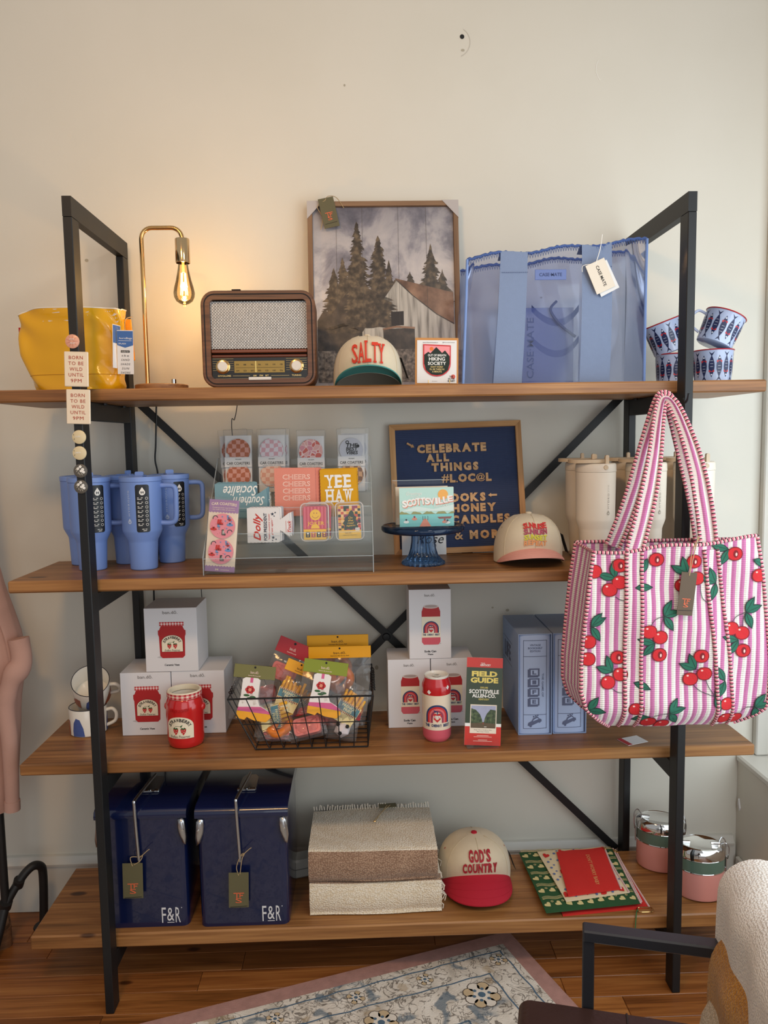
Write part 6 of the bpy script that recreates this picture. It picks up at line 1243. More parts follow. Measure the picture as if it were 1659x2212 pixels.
# soda can vase, its boxes, brochure
CANR = M('can_red', (188, 30, 34), 0.18, coat=0.4); CANC = M('can_cream', (232, 214, 190), 0.25, coat=0.3); CANP = M('can_pink', (208, 92, 106), 0.22, coat=0.3); RNB = [M('rainbow_navy', (40, 60, 104), 0.4), M('rainbow_red', (200, 48, 50), 0.4), M('rainbow_rose', (220, 110, 110), 0.4), M('rainbow_plum', (150, 60, 84), 0.4)]
def can_art(q, fn, cx, cz, s, d=0.0006):
    """rainbow over a cherry heart; s = the rainbow's outer radius; cz = its foot"""
    for k in range(4):
        r1 = s * (1 - 0.155 * k); r0 = s * (1 - 0.155 * (k + 1)); c = RNB[k]
        q.disc(cx, cz + s * 0.55, r1, c, fn, d, 20, a0=0, a1=pi, r0=r0)
        for sg in (-1, 1): q.rect(min(cx + sg * r0, cx + sg * r1), max(cx + sg * r0, cx + sg * r1), cz, cz + s * 0.55, c, fn, d, 0.01)
    hp = [(0, -0.42), (0.26, -0.15), (0.36, 0.12), (0.26, 0.34), (0.09, 0.34), (0, 0.22), (-0.09, 0.34), (-0.26, 0.34), (-0.36, 0.12), (-0.26, -0.15)]
    q.poly([(cx + a * s * 1.1, cz + s * 0.48 + b_ * s) for a, b_ in hp], RNB[1], fn, d + 0.0004); q.text('100%', cx, cz + s * 0.53, s * 0.62, s * 0.24, WHITE, fn, d=d + 0.0007, bold=0.03)
    q.line([(cx, cz + s * 0.72), (cx + s * 0.02, cz + s * 1.02)], s * 0.07, RNB[0], fn, d + 0.0005); q.poly([(cx, cz + s * 1.02), (cx - s * 0.32, cz + s * 1.12), (cx - s * 0.20, cz + s * 0.92)], RNB[0], fn, d + 0.0005)
    for i, ch in enumerate('THE CHERRY BEST'):
        if ch != ' ': q.text(ch, cx - s * 1.02 + s * 0.146 * i, cz - s * 0.22 - 0.04 * s * abs(i - 7) / 7 * 0, s * 0.135, s * 0.22 * (1 + 0.03 * abs(i - 7)), RNB[0], fn, d=d + 0.0003, bold=0.045)
def d_cbox(q, fn):
    cx = 0.003; z0 = 0.046; R = 0.028
    q.disc(cx + 0.004, z0 + 0.001, 0.027, M('print_shadow_grey'), fn, 0.0002, 16, rv=0.004)
    q.poly([(cx - 0.022, z0 - 0.002), (cx + 0.022, z0 - 0.002), (cx + R, z0 + 0.006), (cx + R, z0 + 0.020), (cx - R, z0 + 0.020), (cx - R, z0 + 0.006)], CANP, fn, 0.0004); q.rect(cx - R, cx + R, z0 + 0.020, z0 + 0.084, LCR, fn, 0.0004)
    q.poly([(cx - R, z0 + 0.084), (cx + R, z0 + 0.084), (cx + R, z0 + 0.100), (cx + 0.023, z0 + 0.114), (cx - 0.023, z0 + 0.114), (cx - R, z0 + 0.100)], PRED, fn, 0.0004)
    q.disc(cx, z0 + 0.115, 0.0235, M('print_can_rim', (206, 192, 184), 0.4), fn, 0.0006, 18, rv=0.0060); q.disc(cx, z0 + 0.116, 0.019, M('print_can_top', (170, 152, 146), 0.4), fn, 0.0008, 18, rv=0.004)
    can_art(q, fn, cx, z0 + 0.034, 0.0235)
D_C = [('brand_lettering', lambda q, fn: q.text('ban.dō.', 0.0, 0.196, 0.032, 0.0085, M('grey_ink'), fn)), ('can_picture', d_cbox), ('caption', lambda q, fn: (q.text('Soda Can', 0.0, 0.0235, 0.036, 0.0065, BLACK, fn, bold=0.03), q.text('Vase', 0.0, 0.0145, 0.017, 0.0055, BLACK, fn, bold=0.02)))]
cbg = 'boxed soda can vases'
gift_box('can_box', 'lower left white box printed with a soda can vase', (0.0645, 0.262, Z3), 0.129, 0.2135, 0.130, D_C, cbg)
gift_box('can_box', 'lower right white soda can box behind the brochure', (0.1955, 0.264, Z3), 0.128, 0.2135, 0.130, D_C, cbg)
gift_box('can_box', 'topmost white soda can box standing on the other two', (0.130, 0.262, Z3 + 0.2140), 0.127, 0.2135, 0.128, D_C, cbg)
cv_ = thing('can_vase', 'ceramic soda can vase with a rainbow and cherry standing before its boxes', 'vase', (0.139, 0.172, Z3 + 0.0002), -0.06)
MB().lathe([(0, 0.002), (0.030, 0.0), (0.034, 0.002), (0.0405, 0.012), (0.0420, 0.018), (0.0420, 0.040), (0.0420, 0.142), (0.0420, 0.166), (0.0405, 0.172), (0.035, 0.186), (0.0345, 0.188)], CANC, 48, mats=[POT, POT, CANP, CANP, CANP, CANC, CANR, CANR, CANR, CANR]).build('can_body', cv_)
MB().lathe([(0.0345, 0.188), (0.036, 0.190), (0.036, 0.194), (0.0345, 0.195), (0.033, 0.192), (0.032, 0.188), (0, 0.188)], POT, 48).build('can_rim', cv_)
MB().lathe([(0.0095, 0), (0.012, 0.002), (0.0095, 0.004), (0.007, 0.002)], POT, 18, sy=1.4).build('pull_tab', cv_, (0.0, 0.002, 0.1885))
MB().disc(0, 0, 0.011, BLACK, lambda u, v, d: (u, v, d), n=16, rv=0.008).build('opening', cv_, (0.0, -0.019, 0.1885))
q = MB(); fc = lambda u, v, d: ((0.0421 + d) * math.sin(u / 0.0421), -(0.0421 + d) * math.cos(u / 0.0421), v); can_art(q, fc, 0.0, 0.062, 0.0345, 0.0004); q.build('can_art', cv_, ang=60)
for (a, b_) in ((-0.024, 0.152), (0.034, 0.164)):
    q = MB()
    for k in range(4): q.disc(a + 0.003 * math.cos(k * 1.6), b_ + 0.0035 * math.sin(k * 1.6), 0.0028, WHITE, fc, 0.0006, 8)
    q.build('blossom', cv_, ang=60)
br_ = thing('brochure', 'red and green FIELD GUIDE brochure in an acrylic stand', 'brochure', (0.262, 0.102, Z3 + 0.004), rot=(-0.16, 0.062, 0))
BG = M('brochure_green', (54, 66, 46), 0.35); BR = M('brochure_red', (204, 52, 40), 0.35); BY = M('brochure_yellow', (232, 210, 108), 0.4)
MB().box(-0.052, 0.052, 0, 0.0035, 0, 0.248, PAPER, 0.0005).build('folded_sheet', br_, ang=0)
fn = lambda u, v, d: (u, -0.0002 - d, v); q = MB(); q.rect(-0.052, 0.052, 0, 0.248, BR, fn, 0.0002); q.rect(-0.052, 0.052, 0.062, 0.220, BG, fn, 0.0004); q.rect(-0.052, 0.052, 0.053, 0.062, WHITE, fn, 0.0004)
q.text('TEAM', -0.006, 0.232, 0.012, 0.004, WHITE, fn); q.text('KENTUCKY', 0.002, 0.227, 0.030, 0.006, WHITE, fn, bold=0.03, shear=0.15); q.text('FIELD', 0.0, 0.202, 0.074, 0.0155, BY, fn, bold=0.05); q.text('GUIDE', 0.0, 0.184, 0.080, 0.0155, BY, fn, bold=0.05)
q.text('EXPLORE', 0.0, 0.163, 0.022, 0.005, BY, fn, bold=0.01); q.text('SCOTTSVILLE', 0.0, 0.152, 0.086, 0.0115, WHITE, fn, bold=0.035); q.text('ALLEN-CO.', 0.0, 0.140, 0.068, 0.0105, WHITE, fn, bold=0.035); q.text('KENTUCKY', 0.0, 0.130, 0.030, 0.005, BY, fn, bold=0.01)
q.rect(-0.038, 0.038, 0.034, 0.115, CRC, fn, 0.0008); q.text('Bridge View at the Barren River', 0, 0.0435, 0.052, 0.0034, BLACK, fn, d=0.001, shear=0.3); q.text('Allen County, Kentucky', 0, 0.0385, 0.036, 0.0034, BLACK, fn, d=0.001, shear=0.3)
for z, wd in ((0.027, 0.034), (0.0235, 0.052), (0.015, 0.026), (0.0115, 0.054)): q.rect(-wd / 2, wd / 2, z, z + 0.0012, BLSH, fn, 0.0006)
q.rect(-0.0355, 0.0355, 0.049, 0.112, M('photo_sky', (166, 170, 196), 0.4, var=0.15, vs=60), fn, 0.001); q.rect(-0.0355, 0.0355, 0.049, 0.066, M('photo_river', (96, 80, 58), 0.4, var=0.25, vs=90), fn, 0.0012)
TRE = paint_mat('photo_trees', (34, 44, 26), (62, 78, 46), (96, 110, 70), 120); q.poly([(-0.0355, 0.104), (-0.022, 0.100), (-0.010, 0.088), (-0.004, 0.074), (-0.002, 0.064), (-0.0355, 0.062)], TRE, fn, 0.0014); q.poly([(0.0355, 0.100), (0.020, 0.102), (0.010, 0.090), (0.004, 0.076), (0.002, 0.064), (0.0355, 0.062)], TRE, fn, 0.0014)
q.rect(-0.0006, 0.0006, 0.060, 0.064, BR, fn, 0.0016); q.rect(0.003, 0.010, 0.052, 0.0535, WHITE, fn, 0.0016); q.build('cover_print', br_, ang=0)
bh = thing('brochure_stand', 'clear acrylic stand holding up the FIELD GUIDE brochure', 'stand', (0.262, 0.102, Z3 + 0.0003), rot=(0, 0, 0))
MB().box(-0.045, 0.045, -0.016, 0.07, 0, 0.002, ACRYLIC).build('foot_plate', bh, ang=0); MB().box(-0.045, 0.045, -0.016, -0.014, 0.002, 0.030, ACRYLIC).build('front_lip', bh, ang=0)
MB().prism([(0.012, 0.002), (0.014, 0.002), (0.046, 0.19), (0.044, 0.19)], -0.045, 0.045, ACRYLIC, axis='x').build('back_plate', bh, ang=0)

# bookshelf board games in blue slipcases
SLB = M('slipcase_blue', (150, 172, 208), 0.55); SPB = M('spine_blue', (170, 190, 226), 0.5); INK = M('slipcase_ink', (92, 102, 134), 0.5)
def game(label, x, y):
    t = thing('board_game', label, 'board game', (x, y, Z3 + 0.0003), group='blue slipcased board games'); w2, h_, d_ = 0.050, 0.305, 0.245
    for (a, b_, c, e) in ((-w2, -w2 + 0.0022, 0, h_), (w2 - 0.0022, w2, 0, h_), (-w2 + 0.0023, w2 - 0.0023, 0, 0.0022), (-w2 + 0.0023, w2 - 0.0023, h_ - 0.0022, h_)): MB().box(a, b_, 0, d_, c, e, SLB, 0.0004).build('slipcase_panel', t, ang=0)
    MB().box(-w2 + 0.0023, w2 - 0.0023, d_ - 0.003, d_, 0.0023, h_ - 0.0023, SLB).build('slipcase_back', t, ang=0)
    MB().prism([(-0.046, d_ - 0.006), (0.046, d_ - 0.006), (0.046, 0.010)] + [(0.046 * math.cos(a), 0.010 - 0.008 * math.sin(a)) for a in [k * pi / 12 for k in range(1, 12)]] + [(-0.046, 0.010)], 0.003, h_ - 0.003, SPB).build('book_box', t, ang=40)
    fn = lambda u, v, d: (u, 0.010 - 0.008 * math.sqrt(max(0, 1 - (u / 0.046) ** 2)) - 0.0003 - d, v); q = MB()
    for (u0, v0, u1, v1) in ((-0.035, 0.018, 0.035, 0.0195), (-0.035, 0.060, 0.035, 0.0615), (-0.035, 0.236, 0.035, 0.2375), (-0.035, 0.284, 0.035, 0.2855)): q.rect(u0, u1, v0, v1, INK, fn, 0.0003, 0.008)
    for x_ in (-0.035, 0.0335): q.rect(x_, x_ + 0.0015, 0.018, 0.2855, INK, fn, 0.0003)
    for s, z, wd in (('VINTAGE', 0.271, 0.032), ('BOOKSHELF', 0.262, 0.042), ('EDITION', 0.253, 0.030)): q.text(s, 0, z, wd, 0.0058, INK, fn, bold=0.01)
    for k, ch in enumerate('LIFE'):
        z = 0.187 - k * 0.0295; q.rect(-0.022, 0.009, z - 0.013, z + 0.011, INK, fn, 0.0003, 0.008); q.rect(-0.018, 0.013, z - 0.010, z + 0.014, INK, fn, 0.0006, 0.008); q.rect(-0.013, 0.008, z - 0.006, z + 0.010, SPB, fn, 0.0008, 0.008); q.text(ch, -0.0025, z + 0.002, 0.012, 0.012, INK, fn, d=0.001, bold=0.05)
    q.text('THE GAME OF', 0.023, 0.150, 0.072, 0.0060, INK, fn, rot=-pi / 2, bold=0.01)
    q.poly([(-0.022, 0.028), (-0.014, 0.026), (0.012, 0.038), (0.020, 0.040), (0.019, 0.047), (0.013, 0.049), (0.007, 0.056), (-0.006, 0.050), (-0.010, 0.042), (-0.020, 0.036)], INK, fn, 0.0004, 0.01); q.poly([(-0.004, 0.046), (0.006, 0.0515), (0.011, 0.048), (-0.006, 0.041)], SPB, fn, 0.0008)
    for (a, b_) in ((-0.013, 0.0265), (0.013, 0.0395)): q.disc(a, b_, 0.0036, INK, fn, 0.0009, 10)
    for k in range(3): q.disc(-0.004 + 0.006 * k, 0.055 + 0.002 * k, 0.0026, INK, fn, 0.0006, 8)
    q.build('spine_print', t, ang=40)
    f3 = lambda u, v, d: (-w2 - 0.0003 - d, -u, v); q = MB(); q.text('LIFE', -0.16, 0.215, 0.09, 0.05, INK, f3, bold=0.03)
    for z in (0.18, 0.25): q.line([(-0.23, z), (-0.09, z)], 0.0015, INK, f3)
    q.build('side_print', t, ang=0)
game('left blue slipcased LIFE board game whose whole spine shows', 0.431, 0.178); game('right blue slipcased LIFE board game partly behind the cherry bag', 0.5345, 0.181)
t = thing('paper_card', 'small white card lying under the hanging cherry bag', 'card', (0.700, 0.115, Z3 + 0.0004), 0.35); MB().box(-0.035, 0.035, -0.025, 0.025, 0, 0.0012, PAPER).build('card', t, ang=0); MB().box(-0.035, -0.02, -0.025, 0.025, 0.0013, 0.0016, HRD).build('red_band', t, ang=0)

# ------------------------------------------------------------------ quilted cherry bag on the right post
def stripe_mat(name, per, c1, c2, quilt=True):
    m = bpy.data.materials.new(name); m.use_nodes = True; nt = m.node_tree; b = nt.nodes['Principled BSDF']; b.inputs['Roughness'].default_value = 0.85; b.inputs['Sheen Weight'].default_value = 0.15
    tc = N(nt, 'ShaderNodeTexCoord'); sp_ = N(nt, 'ShaderNodeSeparateXYZ'); nt.links.new(tc.outputs['Object'], sp_.inputs[0]); uvn = N(nt, 'ShaderNodeAttribute'); uvn.attribute_name = 'across'
    n = N(nt, 'ShaderNodeTexNoise'); n.inputs['Scale'].default_value = 6; nt.links.new(tc.outputs['Object'], n.inputs['Vector'])
    a = N(nt, 'ShaderNodeMath', operation='MULTIPLY_ADD'); nt.links.new(n.outputs['Fac'], a.inputs[0]); a.inputs[1].default_value = 0.012; nt.links.new(uvn.outputs['Fac'], a.inputs[2])
    dv = N(nt, 'ShaderNodeMath', operation='DIVIDE'); nt.links.new(a.outputs[0], dv.inputs[0]); dv.inputs[1].default_value = per; fr = N(nt, 'ShaderNodeMath', operation='FRACT'); nt.links.new(dv.outputs[0], fr.inputs[0])
    r = ramp(nt, [(0.0, c1), (0.46, c1), (0.50, c2), (0.96, c2), (1.0, c1)], fr.outputs[0]); nt.links.new(r.outputs[0], b.inputs['Base Color'])
    wv = N(nt, 'ShaderNodeTexWave'); wv.bands_direction = 'Z'; wv.inputs['Scale'].default_value = 60; wv.inputs['Distortion'].default_value = 1.2; wv.inputs['Detail'].default_value = 2; nt.links.new(tc.outputs['Object'], wv.inputs['Vector'])
    pp = N(nt, 'ShaderNodeMath', operation='PINGPONG'); nt.links.new(dv.outputs[0], pp.inputs[0]); pp.inputs[1].default_value = 0.25
    ad = N(nt, 'ShaderNodeMath', operation='MULTIPLY_ADD'); nt.links.new(pp.outputs[0], ad.inputs[0]); ad.inputs[1].default_value = 4.0; nt.links.new(wv.outputs['Fac'], ad.inputs[2])
    bp = N(nt, 'ShaderNodeBump'); bp.inputs['Strength'].default_value = 0.55; bp.inputs['Distance'].default_value = 0.0025; nt.links.new(ad.outputs[0], bp.inputs['Height']); nt.links.new(bp.outputs['Normal'], b.inputs['Normal'])
    return m
STR = stripe_mat('pink_white_stripes', 0.0225, (196, 112, 160), (232, 224, 216))
def across(o, fn, idx=None):
    at = o.data.attributes.new('across', 'FLOAT', 'POINT'); at.data.foreach_set('value', [idx(v.index) if idx else fn(v.co) for v in o.data.vertices])
cb = thing('cherry_tote_bag', 'large quilted pink striped tote bag with cherries hanging on the right post', 'bag', (0, 0, 0))
def ip(tab, z):
    for (z0, x0), (z1, x1) in zip(tab, tab[1:]):
        if z0 <= z <= z1: return x0 + (x1 - x0) * (z - z0) / (z1 - z0)
    return tab[0][1] if z < tab[0][0] else tab[-1][1]
XL = [(0.822, 0.562), (0.85, 0.525), (0.885, 0.489), (0.93, 0.474), (1.0, 0.474), (1.1, 0.482), (1.2, 0.492), (1.30, 0.507)]
XR = [(0.822, 0.892), (0.845, 0.925), (0.87, 0.950), (0.9, 0.955), (1.0, 0.953), (1.1, 0.946), (1.2, 0.932), (1.325, 0.912)]
ztop = lambda x: 1.284 + 0.034 * min(1, max(0, (x - 0.505) / 0.40)) + 0.004 * math.sin(x * 30)
def yf(x, z):
    a = min(1, max(0, (x - 0.475) / 0.475))
    return -0.138 - 0.014 * math.sin(pi * a) + 0.055 * max(0, (0.90 - z) / 0.078) ** 2 + 0.0035 * math.sin(x * 42 + z * 9) + 0.003 * math.sin(z * 26 + x * 11) + 0.02 * max(0, (0.03 - abs(x - 0.72)) / 0.03) * 0
def cf(a, b):
    x = 0.507 + 0.405 * a; zt2 = ztop(x); z = 0.823 + (zt2 - 0.823) * b; x = ip(XL, z) + (ip(XR, z) - ip(XL, z)) * a; return (x, yf(x, z), z)
def cback(a, b):
    z = 0.823 + (1.296 - 0.823) * b; x = ip(XL, z) - 0.012 + (ip(XR, z) - ip(XL, z) + 0.05) * a; return (x + 0.0, -0.012 - 0.02 * max(0, (0.90 - z) / 0.078) ** 2, z)
o = MB().grid(cf, 64, 40, STR).build('front_panel', cb, ang=80, fix=False); across(o, lambda c: c.x)
o = MB().grid(cback, 40, 20, STR).build('back_panel', cb, ang=80, fix=False); across(o, lambda c: c.x)
for e in (0, 1):
    def gs(a, b):
        p = Vector(cf(e, b)); q = Vector(cback(e, b)); r = p.lerp(q, a); r.x += (0.010 if e == 0 else -0.016) * math.sin(pi * a) * b; r.z -= 0.006 * math.sin(pi * a) * b; return r
    o = MB().grid(gs, 12, 30, STR).build('side_gusset', cb, ang=80, fix=False); across(o, lambda c: c.y)
MB().grid(lambda a, b: Vector(cf(a, 0)).lerp(Vector(cback(a, 0)), b), 30, 4, STR).build('base_panel', cb, ang=80)
BP1 = M('binding_pink', (214, 116, 138), 0.85); BP2 = M('binding_pale', (238, 196, 190), 0.85); BPK = M('binding_black', (40, 28, 34), 0.8)
def binding(path, r=0.0052, step=0.0098, flat=None):
    P = [Vector(p) for p in path]; acc = [0.0]
    for a, b in zip(P, P[1:]): acc.append(acc[-1] + (b - a).length)
    L = acc[-1]; n = max(2, int(L / step)); pts = []; mk = []
    def atl(s):
        for i in range(len(P) - 1):
            if acc[i + 1] >= s: t = (s - acc[i]) / max(1e-9, acc[i + 1] - acc[i]); return P[i].lerp(P[i + 1], t)
        return P[-1]
    for k in range(n):
        for f, m_ in ((0, BP1), (0.40, BP2), (0.72, BPK)): pts.append(atl(L * (k + f) / n)); mk.append(m_)
    pts.append(P[-1])
    m = MB(); m.tube(pts, r, BP1, 7, mats=lambda i: mk[min(i, len(mk) - 1)]); m.build('binding', cb, ang=60); return m
off = lambda p, d: (p[0], p[1] - d, p[2])
binding([cf(0, k / 30) for k in range(31)]); binding([cf(1, k / 30) for k in range(31)]); binding([cf(k / 30, 1) for k in range(31)], 0.0045); binding([cback(k / 30, 1) for k in range(31)], 0.0045); binding([cback(0, k / 30) for k in range(31)]); binding([Vector(cf(0, 1)).lerp(Vector(cback(0, 1)), k / 6) + Vector((0.010 * math.sin(pi * k / 6), 0, -0.006 * math.sin(pi * k / 6))) for k in range(7)], 0.0045)
binding([Vector(cf(1, 1)).lerp(Vector(cback(1, 1)), k / 6) + Vector((-0.016 * math.sin(pi * k / 6), 0, -0.006 * math.sin(pi * k / 6))) for k in range(7)], 0.0045)
fnb = lambda u, v, d: (u, yf(u, v) - d, v)
for (x0b, x1b, x0t, x1t) in ((0.585, 0.625, 0.582, 0.620), (0.826, 0.868, 0.773, 0.808)):
    bow = 0.010 if x0b > 0.7 else -0.003
    ex = lambda f, xb, xt: xb + (xt - xb) * f + bow * math.sin(pi * f) * 0.4
    zz0, zz1 = 0.826, 1.29
    def sf(a, b): z = zz0 + (zz1 - zz0) * b; x = ex(b, x0b, x0t) * (1 - a) + ex(b, x1b, x1t) * a; return (x, yf(x, z) - 0.0025, z)
    o = MB().grid(sf, 6, 36, STR).build('strap_band', cb, ang=80, fix=False); across(o, lambda c: c.x * 1.0 + 0.004)
    for a in (0, 1): binding([off(sf(a, k / 24), 0.001) for k in range(25)], 0.0046)
# handles: quilted ribbons looping over the hook
def handle(path, wl, name='handle'):
    P = smooth(path, 8); n = len(P)
    def hf(a, b):
        i = b * (n - 1); k = min(int(i), n - 2); p = P[k].lerp(P[k + 1], i - k); t = (P[min(k + 1, n - 1)] - P[max(k - 1, 0)]).normalized()
        nrm = Vector((t.z, 0, -t.x)); s = abs(2 * b - 1); w_ = wl * (0.55 + 0.45 * min(1, s * 1.4)); fold = 0.012 * (1 - min(1, s * 1.6)); q = p + nrm * ((a - 0.5) * w_); q.y += fold * abs(a - 0.5) * 2 + 0.004 * math.sin(a * 9); return q
    o = MB().grid(hf, 6, 60, STR).build(name, cb, ang=80, fix=False); across(o, None, lambda i: 0.040 * ((i % 7) / 6) + 0.002)
    for a in (0, 1): binding([Vector(hf(a, k / 60)) + Vector((0, -0.001, 0)) for k in range(61)], 0.0046)
handle([(0.602, -0.146, 1.286), (0.634, -0.136, 1.40), (0.664, -0.112, 1.52), (0.694, -0.066, 1.63), (0.714, -0.048, 1.668), (0.736, -0.064, 1.64), (0.762, -0.106, 1.53), (0.780, -0.134, 1.40), (0.790, -0.147, 1.288)], 0.040)
handle([(0.588, -0.030, 1.285), (0.632, -0.030, 1.40), (0.668, -0.028, 1.53), (0.704, -0.024, 1.65), (0.722, -0.022, 1.676), (0.740, -0.024, 1.65), (0.772, -0.028, 1.53), (0.806, -0.030, 1.40), (0.826, -0.030, 1.29)], 0.038)
CHR = M('cherry_red', (198, 34, 40), 0.8, var=0.10, vs=60, bump=0.3, bs=300); CHD = M('cherry_dark', (122, 24, 30), 0.8); CHP = M('cherry_highlight', (238, 190, 180), 0.8); LFG = M('cherry_leaf', (36, 102, 80), 0.8, var=0.2, vs=70); LFD = M('cherry_leaf_dark', (34, 44, 42), 0.8); STM = M('cherry_stem', (50, 62, 60), 0.8)
XMIN = lambda x, z, r=0.0: ip(XL, z) + 0.004 + r < x < ip(XR, z) - 0.004 - r and z < ztop(x) - 0.004
def clip(P):
    return [(min(max(x, ip(XL, z) + 0.004), ip(XR, z) - 0.004), min(max(z, 0.828), ztop(x) - 0.005)) for x, z in P]
cm = 0
def cherry(x, z, r=0.019, half=False):
    q = MB(); c = [(x + r * 1.02 * math.cos(2 * pi * k / 22), z + r * (0.97 + 0.05 * math.cos(4 * pi * k / 22)) * math.sin(2 * pi * k / 22)) for k in range(22)]; sc_ = lambda k: clip([(x + (a - x) * k, z + (b_ - z) * k) for a, b_ in c])
    q.poly(sc_(1.0), CHD, fnb, 0.0032, 0.012); q.poly(sc_(0.87), CHR, fnb, 0.0035, 0.012)
    if half:
        q.poly(clip([(x + 0.002 + r * 0.36 * math.cos(a) * 0.9, z + r * 0.50 * math.sin(a)) for a in [2 * pi * k / 14 for k in range(14)]]), CHD, fnb, 0.0039, 0.012); q.poly(clip([(x + 0.003 + r * 0.13 * math.cos(a), z - 0.001 + r * 0.24 * math.sin(a)) for a in [2 * pi * k / 10 for k in range(10)]]), CHP, fnb, 0.0043)
    else: q.poly(clip([(x - r * 0.35 + r * 0.16 * math.cos(a), z + r * 0.45 + r * 0.12 * math.sin(a)) for a in [2 * pi * k / 9 for k in range(9)]]), CHP, fnb, 0.0039)
    q.build('cherry', cb, ang=60, fix=False)
def leaf(x, z, a, L=0.044, w_=0.0105):
    c, s = math.cos(a), math.sin(a); up = [(t * L, w_ * math.sin(pi * t) * (1.15 - 0.3 * t)) for t in [k / 8 for k in range(9)]]; P = up + [(t, -u * 0.8) for t, u in up[-2:0:-1]]
    f = lambda k: clip([(x + L * 0.5 * c + ((p - L * 0.5) * c - q_ * s) * k, z + L * 0.5 * s + ((p - L * 0.5) * s + q_ * c) * k) for p, q_ in P])
    q = MB(); q.poly(f(1.08), LFD, fnb, 0.0031, 0.012); q.poly(f(0.90), LFG, fnb, 0.0034, 0.012); q.line(clip([(x + p * c, z + p * s) for p in (0.004, L * 0.5, L * 0.9)]), 0.0009, LFD, fnb, 0.0038); q.build('leaf', cb, ang=60, fix=False)
def stem(*P):
    q = MB(); q.line(clip([tuple(p.xy) for p in smooth([(a, b_, 0) for a, b_ in P], 5)]), 0.0016, STM, fnb, 0.0030); q.build('stem', cb, ang=60, fix=False)
for (x, z, h_) in ((0.657, 1.267, 1), (0.748, 1.262, 1), (0.852, 1.278, 1), (0.566, 1.254, 1), (0.566, 1.212, 0), (0.542, 1.193, 0), (0.505, 1.239, 0), (0.640, 1.087, 0), (0.668, 1.072, 0), (0.667, 1.027, 1), (0.852, 1.088, 0), (0.879, 1.076, 0), (0.882, 1.031, 1), (0.566, 1.020, 1), (0.572, 0.977, 0), (0.540, 0.958, 0), (0.772, 1.022, 1), (0.782, 0.976, 0), (0.748, 0.962, 0), (0.650, 0.846, 0), (0.686, 0.838, 0), (0.880, 0.846, 0), (0.916, 1.222, 0), (0.492, 1.061, 0), (0.490, 1.018, 0), (0.612, 0.887, 0), (0.845, 0.894, 0), (0.722, 1.202, 0), (0.757, 1.219, 0), (0.848, 0.850, 0)): cherry(x, z, 0.019, h_)
for (x, z, aa) in ((0.556, 1.222, (1.7, 2.9)), (0.604, 1.198, (0.0,)), (0.497, 1.100, (0.9, 0.55, -1.0)), (0.677, 1.125, (1.1, 0.25, -1.0)), (0.654, 1.058, (2.9, -2.3)), (0.552, 0.984, (1.9, 2.8)), (0.605, 0.956, (-0.4,)), (0.761, 0.988, (2.0, 2.8)), (0.696, 0.875, (1.1, 0.3, -0.9)), (0.733, 1.233, (1.9, 2.7)), (0.808, 1.205, (2.0, 2.7, -1.8)), (0.888, 1.128, (1.1, 0.4, -1.2)), (0.870, 1.058, (2.9, -2.2)), (0.492, 0.884, (1.0, -0.1)), (0.837, 0.955, (2.1, -1.9)), (0.922, 0.879, (1.0, 0.2, -1.2)), (0.606, 0.855, (0.2,)), (0.836, 1.290, (2.9, -2.0)), (0.634, 1.270, (-2.0,)), (0.900, 1.262, (-0.4,)), (0.812, 0.915, (-1.2, 1.0))):
    for a in aa: leaf(x, z, a)
stem((0.677, 1.125), (0.655, 1.118), (0.642, 1.102)); stem((0.677, 1.125), (0.670, 1.105), (0.669, 1.088)); stem((0.556, 1.176), (0.568, 1.168), (0.580, 1.166)); stem((0.888, 1.128), (0.865, 1.118), (0.855, 1.104)); stem((0.888, 1.128), (0.882, 1.110), (0.880, 1.092)); stem((0.696, 0.875), (0.665, 0.870), (0.654, 0.860)); stem((0.696, 0.875), (0.690, 0.862), (0.687, 0.854)); stem((0.812, 0.915), (0.775, 0.930), (0.756, 0.947)); stem((0.812, 0.915), (0.795, 0.940), (0.786, 0.960)); stem((0.549, 0.943), (0.565, 0.932), (0.582, 0.930)); stem((0.922, 0.879), (0.900, 0.878), (0.885, 0.862)); stem((0.766, 1.202), (0.772, 1.17), (0.79, 1.155))
swing_tag(cb, M('brown_tag_card', (92, 74, 56), 0.6), 0.039, 0.108, (0.7325, -0.168, 1.237), (0.0, 0.10, 0.0), lambda q, fn: tfs(q, fn, 0, -0.075, 0.017), 'price_tag', [[(0, -0.001, -0.008), (0.008, 0.004, 0.05), (0.016, 0.012, 0.09)], [(0, -0.001, -0.008), (0.002, 0.004, 0.05), (0.020, 0.012, 0.088)]])
